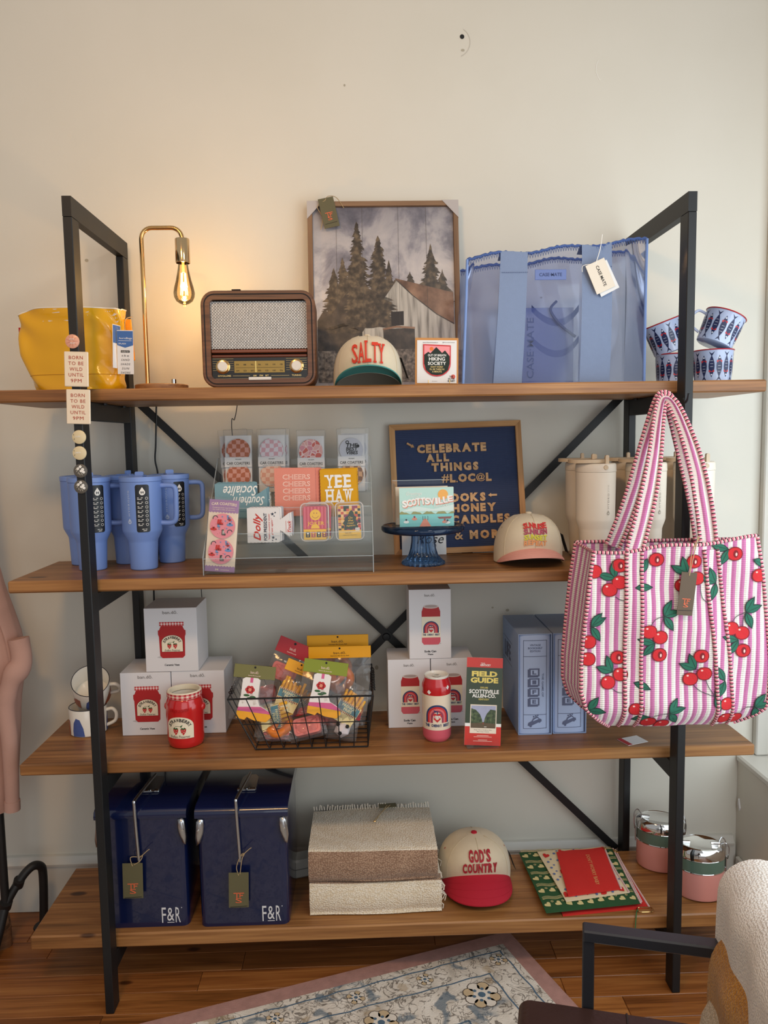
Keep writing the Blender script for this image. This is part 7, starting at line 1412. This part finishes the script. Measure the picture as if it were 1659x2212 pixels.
# ------------------------------------------------------------------ bottom shelf
NVY = M('cooler_navy', (15, 25, 62), 0.22, coat=0.6); PRW = M('cooler_print', (214, 214, 216), 0.5)
def cooler(label, x, y, w_, tagz, tagx):
    t = thing('cooler', label, 'cooler', (x, y, Z4 + 0.0003), group='navy retro coolers'); d_ = 0.300; h_ = 0.325
    MB().prism(rrect(w_, d_, 0.020, 5, 0, d_ / 2), 0.0, h_, NVY).build('body', t, ang=40)
    # lid: crowned front to back, overhanging a little
    pr = [(-0.004, h_ + 0.001), (-0.006, h_ + 0.010), (-0.002, h_ + 0.022), (0.012, h_ + 0.030), (0.15, h_ + 0.036), (d_ - 0.012, h_ + 0.030), (d_ + 0.004, h_ + 0.018), (d_ + 0.004, h_ + 0.001)]
    lid = MB().prism(pr[::-1], -w_ / 2 - 0.003, w_ / 2 + 0.003, NVY, axis='x').build('lid', t, ang=50)
    for sg in (-1, 1): MB().prism(pr[::-1], sg * (w_ / 2 + 0.0032), sg * (w_ / 2 + 0.0045), NVY, axis='x').build('lid_end', lid, ang=50)
    pl = MB(); pl.prism([(-0.026, 0.0), (0.026, 0.0), (0.024, 0.070), (0.014, 0.088), (-0.014, 0.088), (-0.024, 0.070)], 0.0, 0.007, STEEL); pl.build('opener_plate', lid, (0.004, 0.098, h_ + 0.0345), ang=40)
    MB().box(-0.026, 0.030, 0.088, 0.097, h_ + 0.034, h_ + 0.042, CHROME, 0.002).build('plate_hinge', lid, ang=0)
    hx = -0.012
    rod = [(hx + 0.016, 0.16, h_ + 0.058), (hx + 0.008, 0.06, h_ + 0.060), (hx, -0.004, h_ + 0.056), (hx, -0.012, h_ + 0.046), (hx + 0.002, -0.012, h_ - 0.02), (hx + 0.006, -0.012, h_ - 0.115)]
    MB().tube(smooth(rod, 5), 0.0046, STEEL, 10).build('handle_rod', t)
    MB().tube([(hx + 0.006, -0.0125, h_ - 0.115), (hx + 0.006, -0.0125, h_ - 0.125)], 0.0035, STEEL, 8).build('rod_tip', t)
    for sg in (-1, 1):
        c = MB(); P = [(0.0, 0.010), (-0.006, 0.016), (-0.018, 0.014), (-0.021, -0.004), (-0.018, -0.028), (-0.008, -0.054), (0.002, -0.062), (0.005, -0.04)]
        f = lambda k, yy: [((sg * (w_ / 2 - 0.001 + (a + 0.008) * k - 0.008)), yy, h_ - 0.016 + b_ * k + (0 if k == 1 else -0.004)) for a, b_ in P]
        A = f(1, 0.004); B = f(1, -0.006); C_ = f(0.6, -0.011); n = len(P)
        c.add(A + B + C_, [(i, (i + 1) % n, n + (i + 1) % n, n + i) for i in range(n)] + [(n + i, n + (i + 1) % n, 2 * n + (i + 1) % n, 2 * n + i) for i in range(n)] + [list(range(2 * n, 3 * n))], STEEL); co = c.build('corner_latch', t, ang=60)
        MB().at((sg * (w_ / 2 - 0.006), -0.0112, h_ - 0.030), (pi / 2, 0, 0)).lathe([(0, 0.003), (0.003, 0.002), (0.0035, 0), (0, 0)], CHROME, 10).build('rivet', co)
    q = MB(); fn = lambda u, v, d: (u, -0.0002 - d, v); cx = w_ / 2 - 0.052
    q.text('F', cx - 0.019, 0.035, 0.012, 0.046, PRW, fn); q.text('&', cx, 0.037, 0.020, 0.040, PRW, fn); q.rect(cx - 0.010, cx + 0.010, 0.0115, 0.0135, PRW, fn); q.text('R', cx + 0.021, 0.035, 0.014, 0.046, PRW, fn); q.disc(cx + 0.032, 0.056, 0.0015, PRW, fn, n=8); q.build('logo', t, ang=0)
    swing_tag(t, OLIVE, 0.056, 0.106, (hx + tagx, -0.020, tagz), (0.03, 0.03, 0.04), lambda q, fn: tfs(q, fn, 0.0, -0.074, 0.024), 'price_tag',
              [[(0, -0.0012, -0.008), (-0.006, 0.004, 0.015), (0.008 - tagx, 0.006, h_ - 0.105 - tagz), (0.018 - tagx, 0.002, h_ - 0.098 - tagz), (0.012 - tagx, -0.003, h_ - 0.112 - tagz), (0.004, -0.0012, -0.004)], [(0.010 - tagx, 0.002, h_ - 0.105 - tagz), (0.03 - tagx, 0.0, h_ - 0.085 - tagz), (0.038 - tagx, -0.002, h_ - 0.078 - tagz)]])
cooler('left navy metal cooler half behind the steel post', -0.7125, 0.092, 0.250, 0.205, -0.010); cooler('right navy metal cooler beside the folded blanket', -0.4265, 0.084, 0.254, 0.172, 0.002)
gb = thing('grey_box', 'small pale grey box on the bottom shelf behind the blanket', 'box', (-0.275, 0.345, Z4 + 0.0003), 0.3); MB().box(-0.04, 0.04, -0.03, 0.03, 0, 0.06, M('pale_grey_plastic', (168, 168, 164), 0.5), 0.006).build('case', gb, ang=0); MB().box(-0.041, 0.041, -0.031, 0.031, 0.03, 0.033, M('grey_seam', (120, 120, 118), 0.6)).build('seam', gb, ang=0)

# folded woven blankets
def weave(name, c1, c2):
    m = bpy.data.materials.new(name); m.use_nodes = True; nt = m.node_tree; b = nt.nodes['Principled BSDF']; b.inputs['Roughness'].default_value = 0.95; b.inputs['Sheen Weight'].default_value = 0.25
    tc = N(nt, 'ShaderNodeTexCoord'); mp = N(nt, 'ShaderNodeMapping'); mp.inputs['Scale'].default_value = (190, 260, 260); nt.links.new(tc.outputs['Object'], mp.inputs['Vector'])
    v = N(nt, 'ShaderNodeTexVoronoi'); v.inputs['Scale'].default_value = 1; v.inputs['Randomness'].default_value = 0.65; nt.links.new(mp.outputs[0], v.inputs['Vector'])
    n = N(nt, 'ShaderNodeTexNoise'); n.inputs['Scale'].default_value = 14; n.inputs['Detail'].default_value = 5; nt.links.new(tc.outputs['Object'], n.inputs['Vector'])
    mx = N(nt, 'ShaderNodeMath', operation='MULTIPLY_ADD'); nt.links.new(n.outputs['Fac'], mx.inputs[0]); mx.inputs[1].default_value = 0.6; nt.links.new(v.outputs['Distance'], mx.inputs[2])
    r = ramp(nt, [(0.35, c1), (0.95, c2)], mx.outputs[0]); nt.links.new(r.outputs[0], b.inputs['Base Color'])
    bp = N(nt, 'ShaderNodeBump'); bp.invert = True; bp.inputs['Strength'].default_value = 0.9; bp.inputs['Distance'].default_value = 0.003; nt.links.new(v.outputs['Distance'], bp.inputs['Height']); nt.links.new(bp.outputs['Normal'], b.inputs['Normal']); return m
WVC = weave('woven_cream', (250, 242, 226), (216, 198, 170)); WVB = weave('woven_tan', (196, 162, 134), (136, 104, 82)); FRG = M('blanket_fringe', (226, 214, 196), 0.95)
def blanket(label, loc, w_, prof, mats, wob, name='blanket', group='folded woven blankets', skew=0.0):
    """a folded blanket: its fold profile (y, z) drawn along x"""
    t = thing(name, label, 'blanket', loc, group=group); P = [p.xy for p in smooth([(a, b_, 0) for a, b_ in prof], 5)]; n = len(P)
    def fn(a, b):
        i = b * (n - 1); k = min(int(i), n - 2); p = P[k].lerp(P[k + 1], i - k); x = (a - 0.5) * w_
        return (x + skew * (p[1]), p[0] + wob * math.sin(a * 7 + b * 5), max(0.0008, p[1] + wob * 0.8 * math.sin(a * 5 + 2 + b * 9) * (1 if p[1] > 0.01 else 0)))
    q = MB(); vs = [fn(i / 40, j / (n - 1)) for j in range(n) for i in range(41)]
    for j in range(n - 1):
        m_ = mats(j / (n - 1)); fs = [(j * 41 + i, j * 41 + i + 1, (j + 1) * 41 + i + 1, (j + 1) * 41 + i) for i in range(40)]
        q.add(vs, fs, m_) if j == 0 else q._addf(fs, m_, len(vs))
    for e in (0, 40): q._addf([[j * 41 + e for j in range(n - 1)]], WVC, len(vs))
    q.build('cloth', t, ang=70); return t, fn
lowp = [(0.26, 0.001), (0.02, 0.001), (0.0, 0.012), (-0.006, 0.045), (0.002, 0.082), (0.020, 0.094), (0.15, 0.096), (0.26, 0.094)]
t, f_ = blanket('lower cream woven blanket folded under the tan banded one', (-0.050, 0.118, Z4 + 0.0003), 0.386, lowp, lambda b: WVB if 0.66 < b < 0.72 else WVC, 0.0032)
fr = MB()
for k in range(26): z = 0.02 + 0.07 * k / 26; fr.tube([(0.190, 0.02 + 0.2 * ((k * 7) % 11) / 11, z), (0.200 + 0.004 * (k % 3), 0.015 + 0.2 * ((k * 7) % 11) / 11, z - 0.008), (0.197 + 0.006 * (k % 2), 0.01 + 0.2 * ((k * 7) % 11) / 11, max(0.003, z - 0.022))], 0.0016, FRG, 4)
fr.build('fringe', t)
upp = [(0.27, 0.001), (0.03, 0.001), (0.004, 0.008), (-0.008, 0.030), (-0.008, 0.060), (0.004, 0.088), (0.026, 0.096), (0.10, 0.094), (0.20, 0.092), (0.275, 0.086)]
t, f_ = blanket('upper woven blanket with a wide tan band, folded on top of the cream one', (-0.056, 0.118, Z4 + 0.0985), 0.376, upp, lambda b: WVB if 0.14 < b < 0.56 else WVC, 0.0042)
fr = MB(); rr_ = random.Random(4)
for k in range(46): x = -0.186 + 0.372 * k / 45; fr.tube([(x, 0.268, 0.088), (x + rr_.uniform(-.003, .003), 0.274, 0.096 + rr_.uniform(0, .008)), (x + rr_.uniform(-.006, .006), 0.284, 0.092)], 0.0018, FRG, 4)
for k in range(18): z = 0.010 + 0.074 * k / 18; y = 0.05 + 0.2 * rr_.random(); fr.tube([(0.184, y, z), (0.192, y - 0.006, z - 0.006), (0.192 + rr_.uniform(-.002, .004), y - 0.008, max(0.002, z - 0.022))], 0.0015, FRG, 4)
fr.build('fringe', t)
tg = MB().at((0.052, 0.262, 0.100), (0, 0, 0.1)).box(-0.028, 0.028, -0.012, 0.014, 0, 0.0012, OLIVE).build('price_tag', t, ang=0)
m = MB(); m.tube(smooth([(0.05, 0.262, 0.102), (0.03, 0.22, 0.099), (0.012, 0.17, 0.098)], 5), 0.0011, TWINE, 5); m.tube(smooth([(0.06, 0.262, 0.102), (0.035, 0.225, 0.1), (0.004, 0.165, 0.098)], 5), 0.0011, TWINE, 5); m.build('string', tg)
MB().lathe([(0, 0.004), (0.003, 0.003), (0.004, 0)], GOLD, 8).build('safety_pin', tg, (0.008, 0.168, 0.097))

CTR = M('country_red_thread', (170, 28, 44), 0.7, bump=0.4, bs=700); BRR = M('red_brim', (178, 20, 44), 0.7, bump=0.3, bs=900)
def d_god(q, fn):
    for s, z, wd, hh, n0 in (("GOD'S", 0.120, 0.070, 0.028, 5), ('COUNTRY', 0.088, 0.112, 0.029, 7)):
        ws = [0.35 if ch == "'" else 1.0 for ch in s]; tot = sum(ws); x = -wd / 2 + 0.003
        for ch, k in zip(s, ws):
            cw = wd * k / tot; q.text(ch, x + cw / 2, z + (hh * 0.36 if ch == "'" else 0), cw * (0.86 if ch != "'" else 0.6), hh if ch != "'" else hh * 0.28, CTR, fn, bold=0.035, thick=0.0022, maxe=0.006)
            if ch in 'UNTRY': q.rect(x + cw * 0.12, x + cw * 0.46, z + hh * 0.44, z + hh * 0.5, CTR, fn, 0.0023)
            x += cw
make_cap('baseball_cap', "cream cap with red GOD'S COUNTRY lettering and a red brim", (0.263, 0.300, Z4 + 0.0005), 0.02, KH, BRR, M('red_underbrim', (150, 24, 44), 0.8), M('cap_seam'), d_god, button=BRR, h=0.088, zf=0.062, arch=0.0605, brim_len=0.090, rx=0.120, ry=0.112, up=-0.042)

# zip pouches
def pouch(label, corners, z, th, mat, deco=None, rim=None, name='zip_pouch'):
    cx = sum(c[0] for c in corners) / 4; cy = sum(c[1] for c in corners) / 4
    t = thing(name, label, 'pouch', (cx, cy, Z4 + z), group='zip pouches in a pile'); C_ = [Vector((x - cx, y - cy, 0)) for x, y in corners]   # back-left, front-left, front-right, back-right
    def fn(a, b, k=1.0): p = C_[1].lerp(C_[2], a).lerp(C_[0].lerp(C_[3], a), b); return p
    e = lambda a, b: max(0.0, math.sin(pi * min(1, max(0, a))) * math.sin(pi * min(1, max(0, b)))) ** 0.4
    q = MB(); q.grid(lambda a, b: fn(a, b) + Vector((0, 0, th * (0.35 + 0.65 * e(a, b)) + 0.0012 * math.sin(9 * a + 5 * b))), 16, 16, mat); q.grid(lambda a, b: fn(a, b) + Vector((0, 0, 0.0003)), 4, 4, mat)
    for (f0, f1) in (((0, 0), (1, 0)), ((1, 0), (1, 1)), ((1, 1), (0, 1)), ((0, 1), (0, 0))):
        q.grid(lambda a, b: fn(f0[0] + (f1[0] - f0[0]) * a, f0[1] + (f1[1] - f0[1]) * a) + Vector((0, 0, 0.0003 + b * (th * 0.35 + 0.0012 * math.sin(9 * (f0[0] + (f1[0] - f0[0]) * a) + 5 * (f0[1] + (f1[1] - f0[1]) * a)) - 0.0003))), 12, 1, mat)
    q.build('pouch_body', t, ang=60)
    sf = lambda a, b, d: tuple(fn(a, b) + Vector((0, 0, th * (0.35 + 0.65 * e(a, b)) + 0.0012 * math.sin(9 * a + 5 * b) + 0.0004 + d)))
    zp = MB(); zp.tube([sf(1.0, k / 20, 0) for k in range(21)], 0.0028, rim or M('zip_tape', (230, 196, 196), 0.7), 6); zo = zp.build('zip', t)
    zp = MB(); zp.box(-0.004, 0.004, -0.007, 0.007, 0, 0.003, GOLD, 0.001); zp.build('zip_pull', zo, sf(1.0, 0.94, 0.002))
    if deco: q = MB(); deco(q, sf); q.build('pouch_print', t, ang=0)
    return t, sf
GRN = M('pouch_green', (38, 80, 44), 0.8, var=0.1, vs=40, bump=0.3, bs=500); HRT = M('heart_cream', (216, 200, 140), 0.8); PCR = M('pouch_cream', (226, 208, 172), 0.85, bump=0.3, bs=500); DOT = M('dot_blue', (96, 116, 164), 0.8); PRD = M('pouch_red', (206, 40, 34), 0.8, var=0.05, vs=30, bump=0.3, bs=500)
def heart(q, sf, a, b, s, mat, r=0.0, d=0.0008):
    P = [(0, -1), (0.55, -0.45), (0.95, 0.1), (0.9, 0.6), (0.5, 0.85), (0.1, 0.65), (0, 0.4), (-0.1, 0.65), (-0.5, 0.85), (-0.9, 0.6), (-0.95, 0.1), (-0.55, -0.45)]
    c, k = math.cos(r), math.sin(r); q.poly([(a + s * (x * c - y * k), b + s * (x * k + y * c)) for x, y in P], mat, sf, d)
def d_green(q, sf):
    for j in range(5):
        b = 0.09 + 0.205 * j
        for i in range(9):
            a = 0.05 + 0.112 * i; heart(q, sf, a, b + 0.010 * math.sin(a * 12), 0.036, HRT, 0.9 if i % 2 else 0.6); q.disc(a + 0.054, b + 0.045, 0.014, HRT, sf, 0.0008, 8, r0=0.008)
        for dz in (0.085, 0.10, 0.118): q.line([(a_ / 30 * 0.96 + 0.02, b + dz + 0.010 * math.sin(a_ / 30 * 34)) for a_ in range(31)], 0.006, HRT, sf, 0.0007)
pouch('lowest red zip pouch sticking out at the front of the pile', [(0.49, 0.385), (0.49, 0.075), (0.752, 0.100), (0.752, 0.385)], 0.0003, 0.006, PRD)
pouch('second green zip pouch edge under the heart-print one', [(0.455, 0.402), (0.462, 0.090), (0.735, 0.118), (0.752, 0.402)], 0.0075, 0.006, GRN, d_green)
pouch('large green zip pouch printed with cream hearts', [(0.428, 0.396), (0.440, 0.070), (0.726, 0.100), (0.742, 0.396)], 0.0145, 0.007, GRN, d_green)
def d_cream(q, sf):
    r_ = random.Random(8)
    for i in range(7):
        for j in range(7):
            a, b = 0.07 + 0.14 * i + r_.uniform(-.03, .03), 0.07 + 0.14 * j + r_.uniform(-.03, .03)
            if (i * 3 + j) % 6 == 0: heart(q, sf, a, b, 0.05, PRD, r_.uniform(-1, 1))
            else: q.disc(a, b, 0.020, DOT, sf, 0.0007, 9); q.disc(a + 0.06, b + 0.05, 0.015, DOT, sf, 0.0007, 8)
pouch('cream dotted zip pouch with small red hearts', [(0.486, 0.384), (0.508, 0.108), (0.706, 0.142), (0.704, 0.398)], 0.0225, 0.006, PCR, d_cream)
def d_dwb(q, sf): q.text("DON'T WORRY BABY", 0.60, 0.48, 0.70, 0.075, M('pouch_gold_print', (226, 170, 110), 0.6), sf, rot=-pi / 2)
pouch("small red zip pouch reading DON'T WORRY BABY on top of the pile", [(0.545, 0.366), (0.518, 0.122), (0.685, 0.150), (0.708, 0.384)], 0.0295, 0.006, PRD, d_dwb)
cl = thing('carabiner', 'brass carabiner on a green cord at the edge of the bottom shelf', 'clip', (0.735, 0.088, Z4 + 0.002)); m = MB(); m.tube([(x, y, 0.002) for x, y in rrect(0.046, 0.022, 0.010, 5)], 0.0018, GOLD, 7, closed=True); m.build('ring', cl)
m = MB(); m.tube(smooth([(-0.022, 0.0, 0.004), (-0.03, -0.012, 0.003), (-0.034, -0.0215, 0.0035), (-0.038, -0.028, -0.02), (-0.040, -0.028, -0.06)], 5), 0.0015, M('green_cord', (58, 112, 64), 0.8), 5); m.build('cord', cl); MB().box(-0.050, -0.034, -0.029, -0.028, -0.088, -0.060, M('green_tag', (52, 84, 62), 0.5)).build('tag', cl, ang=0)

# lunch boxes
LPK = M('lunchbox_pink', (206, 138, 128), 0.3, coat=0.3); LGR = M('lunchbox_green', (84, 106, 92), 0.3, coat=0.3)
def lunch(label, x, y, rz, k=1.0):
    t = thing('lunch_box', label, 'lunch box', (x, y, Z4 + 0.0003), rz, 'stacked steel lunch boxes'); sx, sy = 1.0 * k, 0.80 * k; R = 0.070
    MB().lathe([(0, 0), (R - 0.012, 0), (R - 0.003, 0.004), (R, 0.012), (R, 0.086), (0, 0.086)], LPK, 44, sx, sy).build('lower_bowl', t); MB().lathe([(R, 0.0865), (R + 0.0012, 0.088), (R, 0.0895)], CHROME, 44, sx, sy).build('seam_ring', t)
    MB().lathe([(0, 0.0895), (R, 0.0895), (R, 0.124), (0, 0.124)], LGR, 44, sx, sy).build('upper_bowl', t); MB().lathe([(R, 0.1243), (R + 0.0015, 0.126), (R, 0.1275)], CHROME, 44, sx, sy).build('seam_ring', t)
    ld = MB().lathe([(R + 0.001, 0.1275), (R + 0.002, 0.134), (R + 0.001, 0.150), (R - 0.008, 0.159), (R - 0.014, 0.160), (R - 0.018, 0.1575), (0, 0.1570)], CHROME, 44, sx, sy).build('lid', t)
    for sg in (-1, 1):
        MB().at((sg * R * sx * 0.62, 0, 0.1595), (0, pi / 2, 0)).lathe([(0, -0.013), (0.004, -0.013), (0.004, 0.013), (0, 0.013)], CHROME, 10).build('hinge_barrel', ld)
        m = MB(); m.tube(smooth([(sg * (R * 0.62 * k + 0.012), -0.006, 0.1605), (sg * (R * k * 0.95), -0.016, 0.170), (sg * (R * k + 0.008), -0.016, 0.155), (sg * (R * k + 0.006), -0.012, 0.120), (sg * (R * k + 0.006), 0.012, 0.120), (sg * (R * k + 0.008), 0.016, 0.155), (sg * R * k * 0.95, 0.016, 0.170), (sg * (R * 0.62 * k + 0.012), 0.006, 0.1605)], 5), 0.0017, STEEL, 6); m.build('wire_clip', t)
        MB().box(min(sg * (R * k + 0.001), sg * (R * k + 0.005)), max(sg * (R * k + 0.001), sg * (R * k + 0.005)), -0.010, 0.010, 0.075, 0.125, STEEL, 0.001).build('clip_plate', t, ang=0)
lunch('front pink and green lunch box with a steel lid right of the post', 0.930, 0.168, -0.15); lunch('rear pink and green lunch box with a steel lid behind the post', 0.868, 0.325, -0.35)

# ------------------------------------------------------------------ clothes rack, garment
PIPE = M('black_pipe', (30, 29, 29), 0.5, var=0.1, vs=60)
cr_ = thing('clothes_rack', 'black iron pipe clothes rack at the left edge', 'clothes rack', (0, 0, 0))
MB().tube([(-1.207, 0.30, 0.145), (-1.207, 0.30, 1.72)], 0.0125, PIPE, 14).build('upright', cr_); MB().tube([(-1.207, 0.30, 1.72), (-2.1, 0.30, 1.72)], 0.0125, PIPE, 12).build('hanging_bar', cr_); MB().tube([(-2.1, 0.30, 1.72), (-2.1, 0.30, 0.0005)], 0.0125, PIPE, 12).build('upright', cr_)
MB().tube(smooth([(-1.207, 0.30, 0.145), (-1.185, 0.318, 0.185), (-1.160, 0.340, 0.222), (-1.140, 0.358, 0.236), (-1.126, 0.376, 0.224), (-1.124, 0.386, 0.195), (-1.130, 0.395, 0.10), (-1.140, 0.405, 0.004)], 5), 0.0135, PIPE, 14).build('foot_pipe', cr_)
for (p, r_) in (((-1.207, 0.30, 0.145), 0.019), ((-1.175, 0.327, 0.200), 0.017)): MB().lathe([(0, -0.014), (r_, -0.014), (r_, 0.014), (0, 0.014)], PIPE, 14).build('pipe_fitting', cr_, p, (0.3, 0.4, 0))
MB().lathe([(0, 0.006), (0.030, 0.005), (0.032, 0.0005), (0, 0.0005)], PIPE, 20).build('floor_flange', cr_, (-1.140, 0.405, 0))
MB().tube([(-1.207, 0.30, 0.145), (-1.215, 0.27, 0.08), (-1.23, 0.24, 0.0005)], 0.0135, PIPE, 12).build('foot_pipe', cr_)
PNK = M('dusty_pink_cloth', (190, 150, 136), 0.9, var=0.05, vs=12, bump=0.3, bs=300)
gm = thing('garment', 'dusty pink garment hanging from the clothes rack', 'clothes', (-1.22, 0.30, 0))
def gf(a, b):
    z = 0.46 + (1.62 - 0.46) * b; hw = ip([(0.46, 0.07), (0.55, 0.085), (0.8, 0.10), (0.92, 0.118), (1.0, 0.112), (1.15, 0.075), (1.3, 0.05), (1.62, 0.03)], z); th = 2 * pi * a
    f = 0.010 * math.sin(5 * th + 6 * z) + 0.006 * math.sin(9 * th + 3 * z); return (hw * math.cos(th) * 1.12 + f * 0.5 - 0.02, 0.07 * math.sin(th) * (0.5 + hw * 4) + f, z)
MB().grid(gf, 60, 40, PNK, wrap=True).build('body_panel', gm, ang=80)
slv = [(0.118, -0.03, 1.0), (0.125, -0.035, 0.93), (0.100, -0.05, 0.88), (0.078, -0.05, 0.80), (0.082, -0.05, 0.70), (0.080, -0.048, 0.60), (0.075, -0.045, 0.475)]
m = MB(); m.tube([p for p in smooth(slv, 5)], [0.030, 0.030, 0.029, 0.029, 0.029, 0.030, 0.032, 0.034, 0.034, 0.032, 0.028, 0.026, 0.026, 0.027] + [0.026 - 0.0004 * k for k in range(17)], PNK, 14); m.build('sleeve', gm, ang=80)
cf_ = MB(); cf_.tube([(0.076, -0.045, 0.505), (0.075, -0.045, 0.474)], 0.0225, PNK, 14); cf_.build('cuff', gm, ang=60)
MB().tube(smooth([(-0.02, 0, 1.61), (-0.02, 0, 1.66), (-0.02, 0.0, 1.70), (-0.02, 0.016, 1.722), (-0.02, 0.0, 1.738), (-0.02, -0.016, 1.73)], 5), 0.0022, STEEL, 6).build('hanger_hook', gm)
wbk = thing('wooden_block', 'brown weathered wooden block on the floor by the clothes rack', 'block', (-1.265, 0.33, 0.0004), 0.5); MB().prism(rrect(0.10, 0.11, 0.02, 4), 0, 0.062, wood('weathered_block', (70, 44, 26), (112, 74, 44), (136, 94, 58), rough=0.8), axis='z').build('block', wbk); MB().prism(rrect(0.088, 0.098, 0.018, 4), 0.0625, 0.070, wood('weathered_block'  , (70, 44, 26), (112, 74, 44), (136, 94, 58))).build('worn_top', wbk)

# ------------------------------------------------------------------ chair with throws in the foreground
ca = -0.262
ch = thing('armchair', 'black metal armchair with a dark brown leather seat in the foreground', 'chair', (0.262, -0.575, 0.009), ca)
CMT = M('chair_black_metal', (42, 44, 50), 0.38); LEA = M('brown_leather', (62, 42, 38), 0.35, var=0.12, vs=14, bump=0.3, bs=120)
for y in (-0.030, -0.53):
    MB().box(0.088, 0.110, y - 0.011, y + 0.011, 0.0005, 0.606, CMT, 0.002).build('front_leg', ch, ang=0); MB().box(0.370, 0.392, y - 0.011, y + 0.011, 0.0005, 0.770, CMT, 0.002).build('rear_leg', ch, ang=0)
    MB().box(0.088, 0.3695, y - 0.016, y + 0.016, 0.6065, 0.630, CMT, 0.003).build('arm', ch, ang=0); MB().box(0.1105, 0.3695, y - 0.010, y + 0.010, 0.335, 0.358, CMT, 0.002).build('seat_rail', ch, ang=0)
MB().box(0.089, 0.109, -0.518, -0.042, 0.336, 0.357, CMT, 0.002).build('front_rail', ch, ang=0); MB().box(0.371, 0.391, -0.518, -0.042, 0.745, 0.768, CMT, 0.002).build('back_rail', ch, ang=0)
sq = MB(); sq.at((0, 0, 0)); pr = rrect(0.40, 0.072, 0.024, 5, 0.168, 0.437); sq.prism(pr, -0.515, -0.045, LEA, axis='y'); so = sq.build('seat_cushion', ch, ang=40)
m = MB(); m.tube([(0.17, -0.516, 0.4733), (0.17, -0.044, 0.4733)], 0.0022, M('leather_seam', (42, 28, 26), 0.5), 5); m.build('seat_seam', so)
MB().prism(rrect(0.036, 0.26, 0.015, 5, 0.402, 0.60), -0.515, -0.045, LEA, axis='y').build('back_cushion', ch, ang=40)
THW = weave('throw_white', (246, 242, 236), (222, 214, 204)); THM = weave('throw_mustard', (206, 146, 50), (160, 104, 26)); THC = weave('throw_oat', (222, 206, 182), (178, 158, 130))
def draped(label, x0, x1, ztop_, zl, zr, y0, y1, mat, th=0.012, stripes=None):
    t = thing('throw_blanket', label, 'blanket', (0.262, -0.575, 0.009), ca, 'throws over the chair back'); r_ = (x1 - x0) / 2; xc = (x0 + x1) / 2
    P = [(x0, zl + (ztop_ - r_ - zl) * k / 14) for k in range(15)] + [(xc - r_ * math.cos(a), ztop_ - r_ + r_ * math.sin(a)) for a in [k * pi / 12 for k in range(1, 12)]] + [(x1, ztop_ - r_ - (ztop_ - r_ - zr) * k / 10) for k in range(11)]
    n = len(P) - 1
    def fn(a, b, o=0.0):
        i = min(int(b * n), n - 1); f = b * n - i; x = P[i][0] + (P[i + 1][0] - P[i][0]) * f; z = P[i][1] + (P[i + 1][1] - P[i][1]) * f; k = 0.004 * math.sin(a * 9 + b * 8) + 0.003 * math.sin(a * 23)
        d = -1 if b < 0.5 else 1; return (x + k * (1 if o == 0 else 1) - o * (-math.cos(min(pi, max(0, (b - 0.38) / 0.27 * pi))) if 1 else 0) * -1 * -1, y0 + (y1 - y0) * a, z + k * 0.5)
    q = MB(); q.grid(lambda a, b: fn(a, b), 30, n, mat); q.grid(lambda a, b: tuple(Vector(fn(a, b)) + Vector((th * (1 if P[min(int(b * n), n)][0] < xc else -1), 0, -th if 0.35 < b < 0.68 else 0))), 30, n, mat)
    for e in (0.0, 1.0): q.grid(lambda a, b: Vector(fn(e, b)).lerp(Vector(fn(e, b)) + Vector((th * (1 if P[min(int(b * n), n)][0] < xc else -1), 0, -th if 0.35 < b < 0.68 else 0)), a), 1, n, mat)
    q.build('cloth', t, ang=70)
    if stripes:
        s = MB()
        for (za, zb) in stripes: s.grid(lambda a, b: (x0 - 0.0018 + 0.004 * math.sin(a * 9 + 0.2 * 8) + 0.003 * math.sin(a * 23) - 0.002, y0 + (y1 - y0) * a, za + (zb - za) * b), 30, 2, WVB)
        s.build('woven_stripe', t, ang=70)
    return t
draped('white woven throw draped over the chair back', 0.335, 0.465, 0.790, 0.46, 0.46, -0.50, -0.012, THW, 0.014, [(0.560, 0.566), (0.545, 0.550)]); draped('mustard throw under the white one on the chair back', 0.317, 0.482, 0.680, 0.44, 0.44, -0.49, -0.045, THM, 0.012); draped('oatmeal throw, lowest of those on the chair back', 0.300, 0.497, 0.585, 0.445, 0.44, -0.48, -0.06, THC, 0.012)
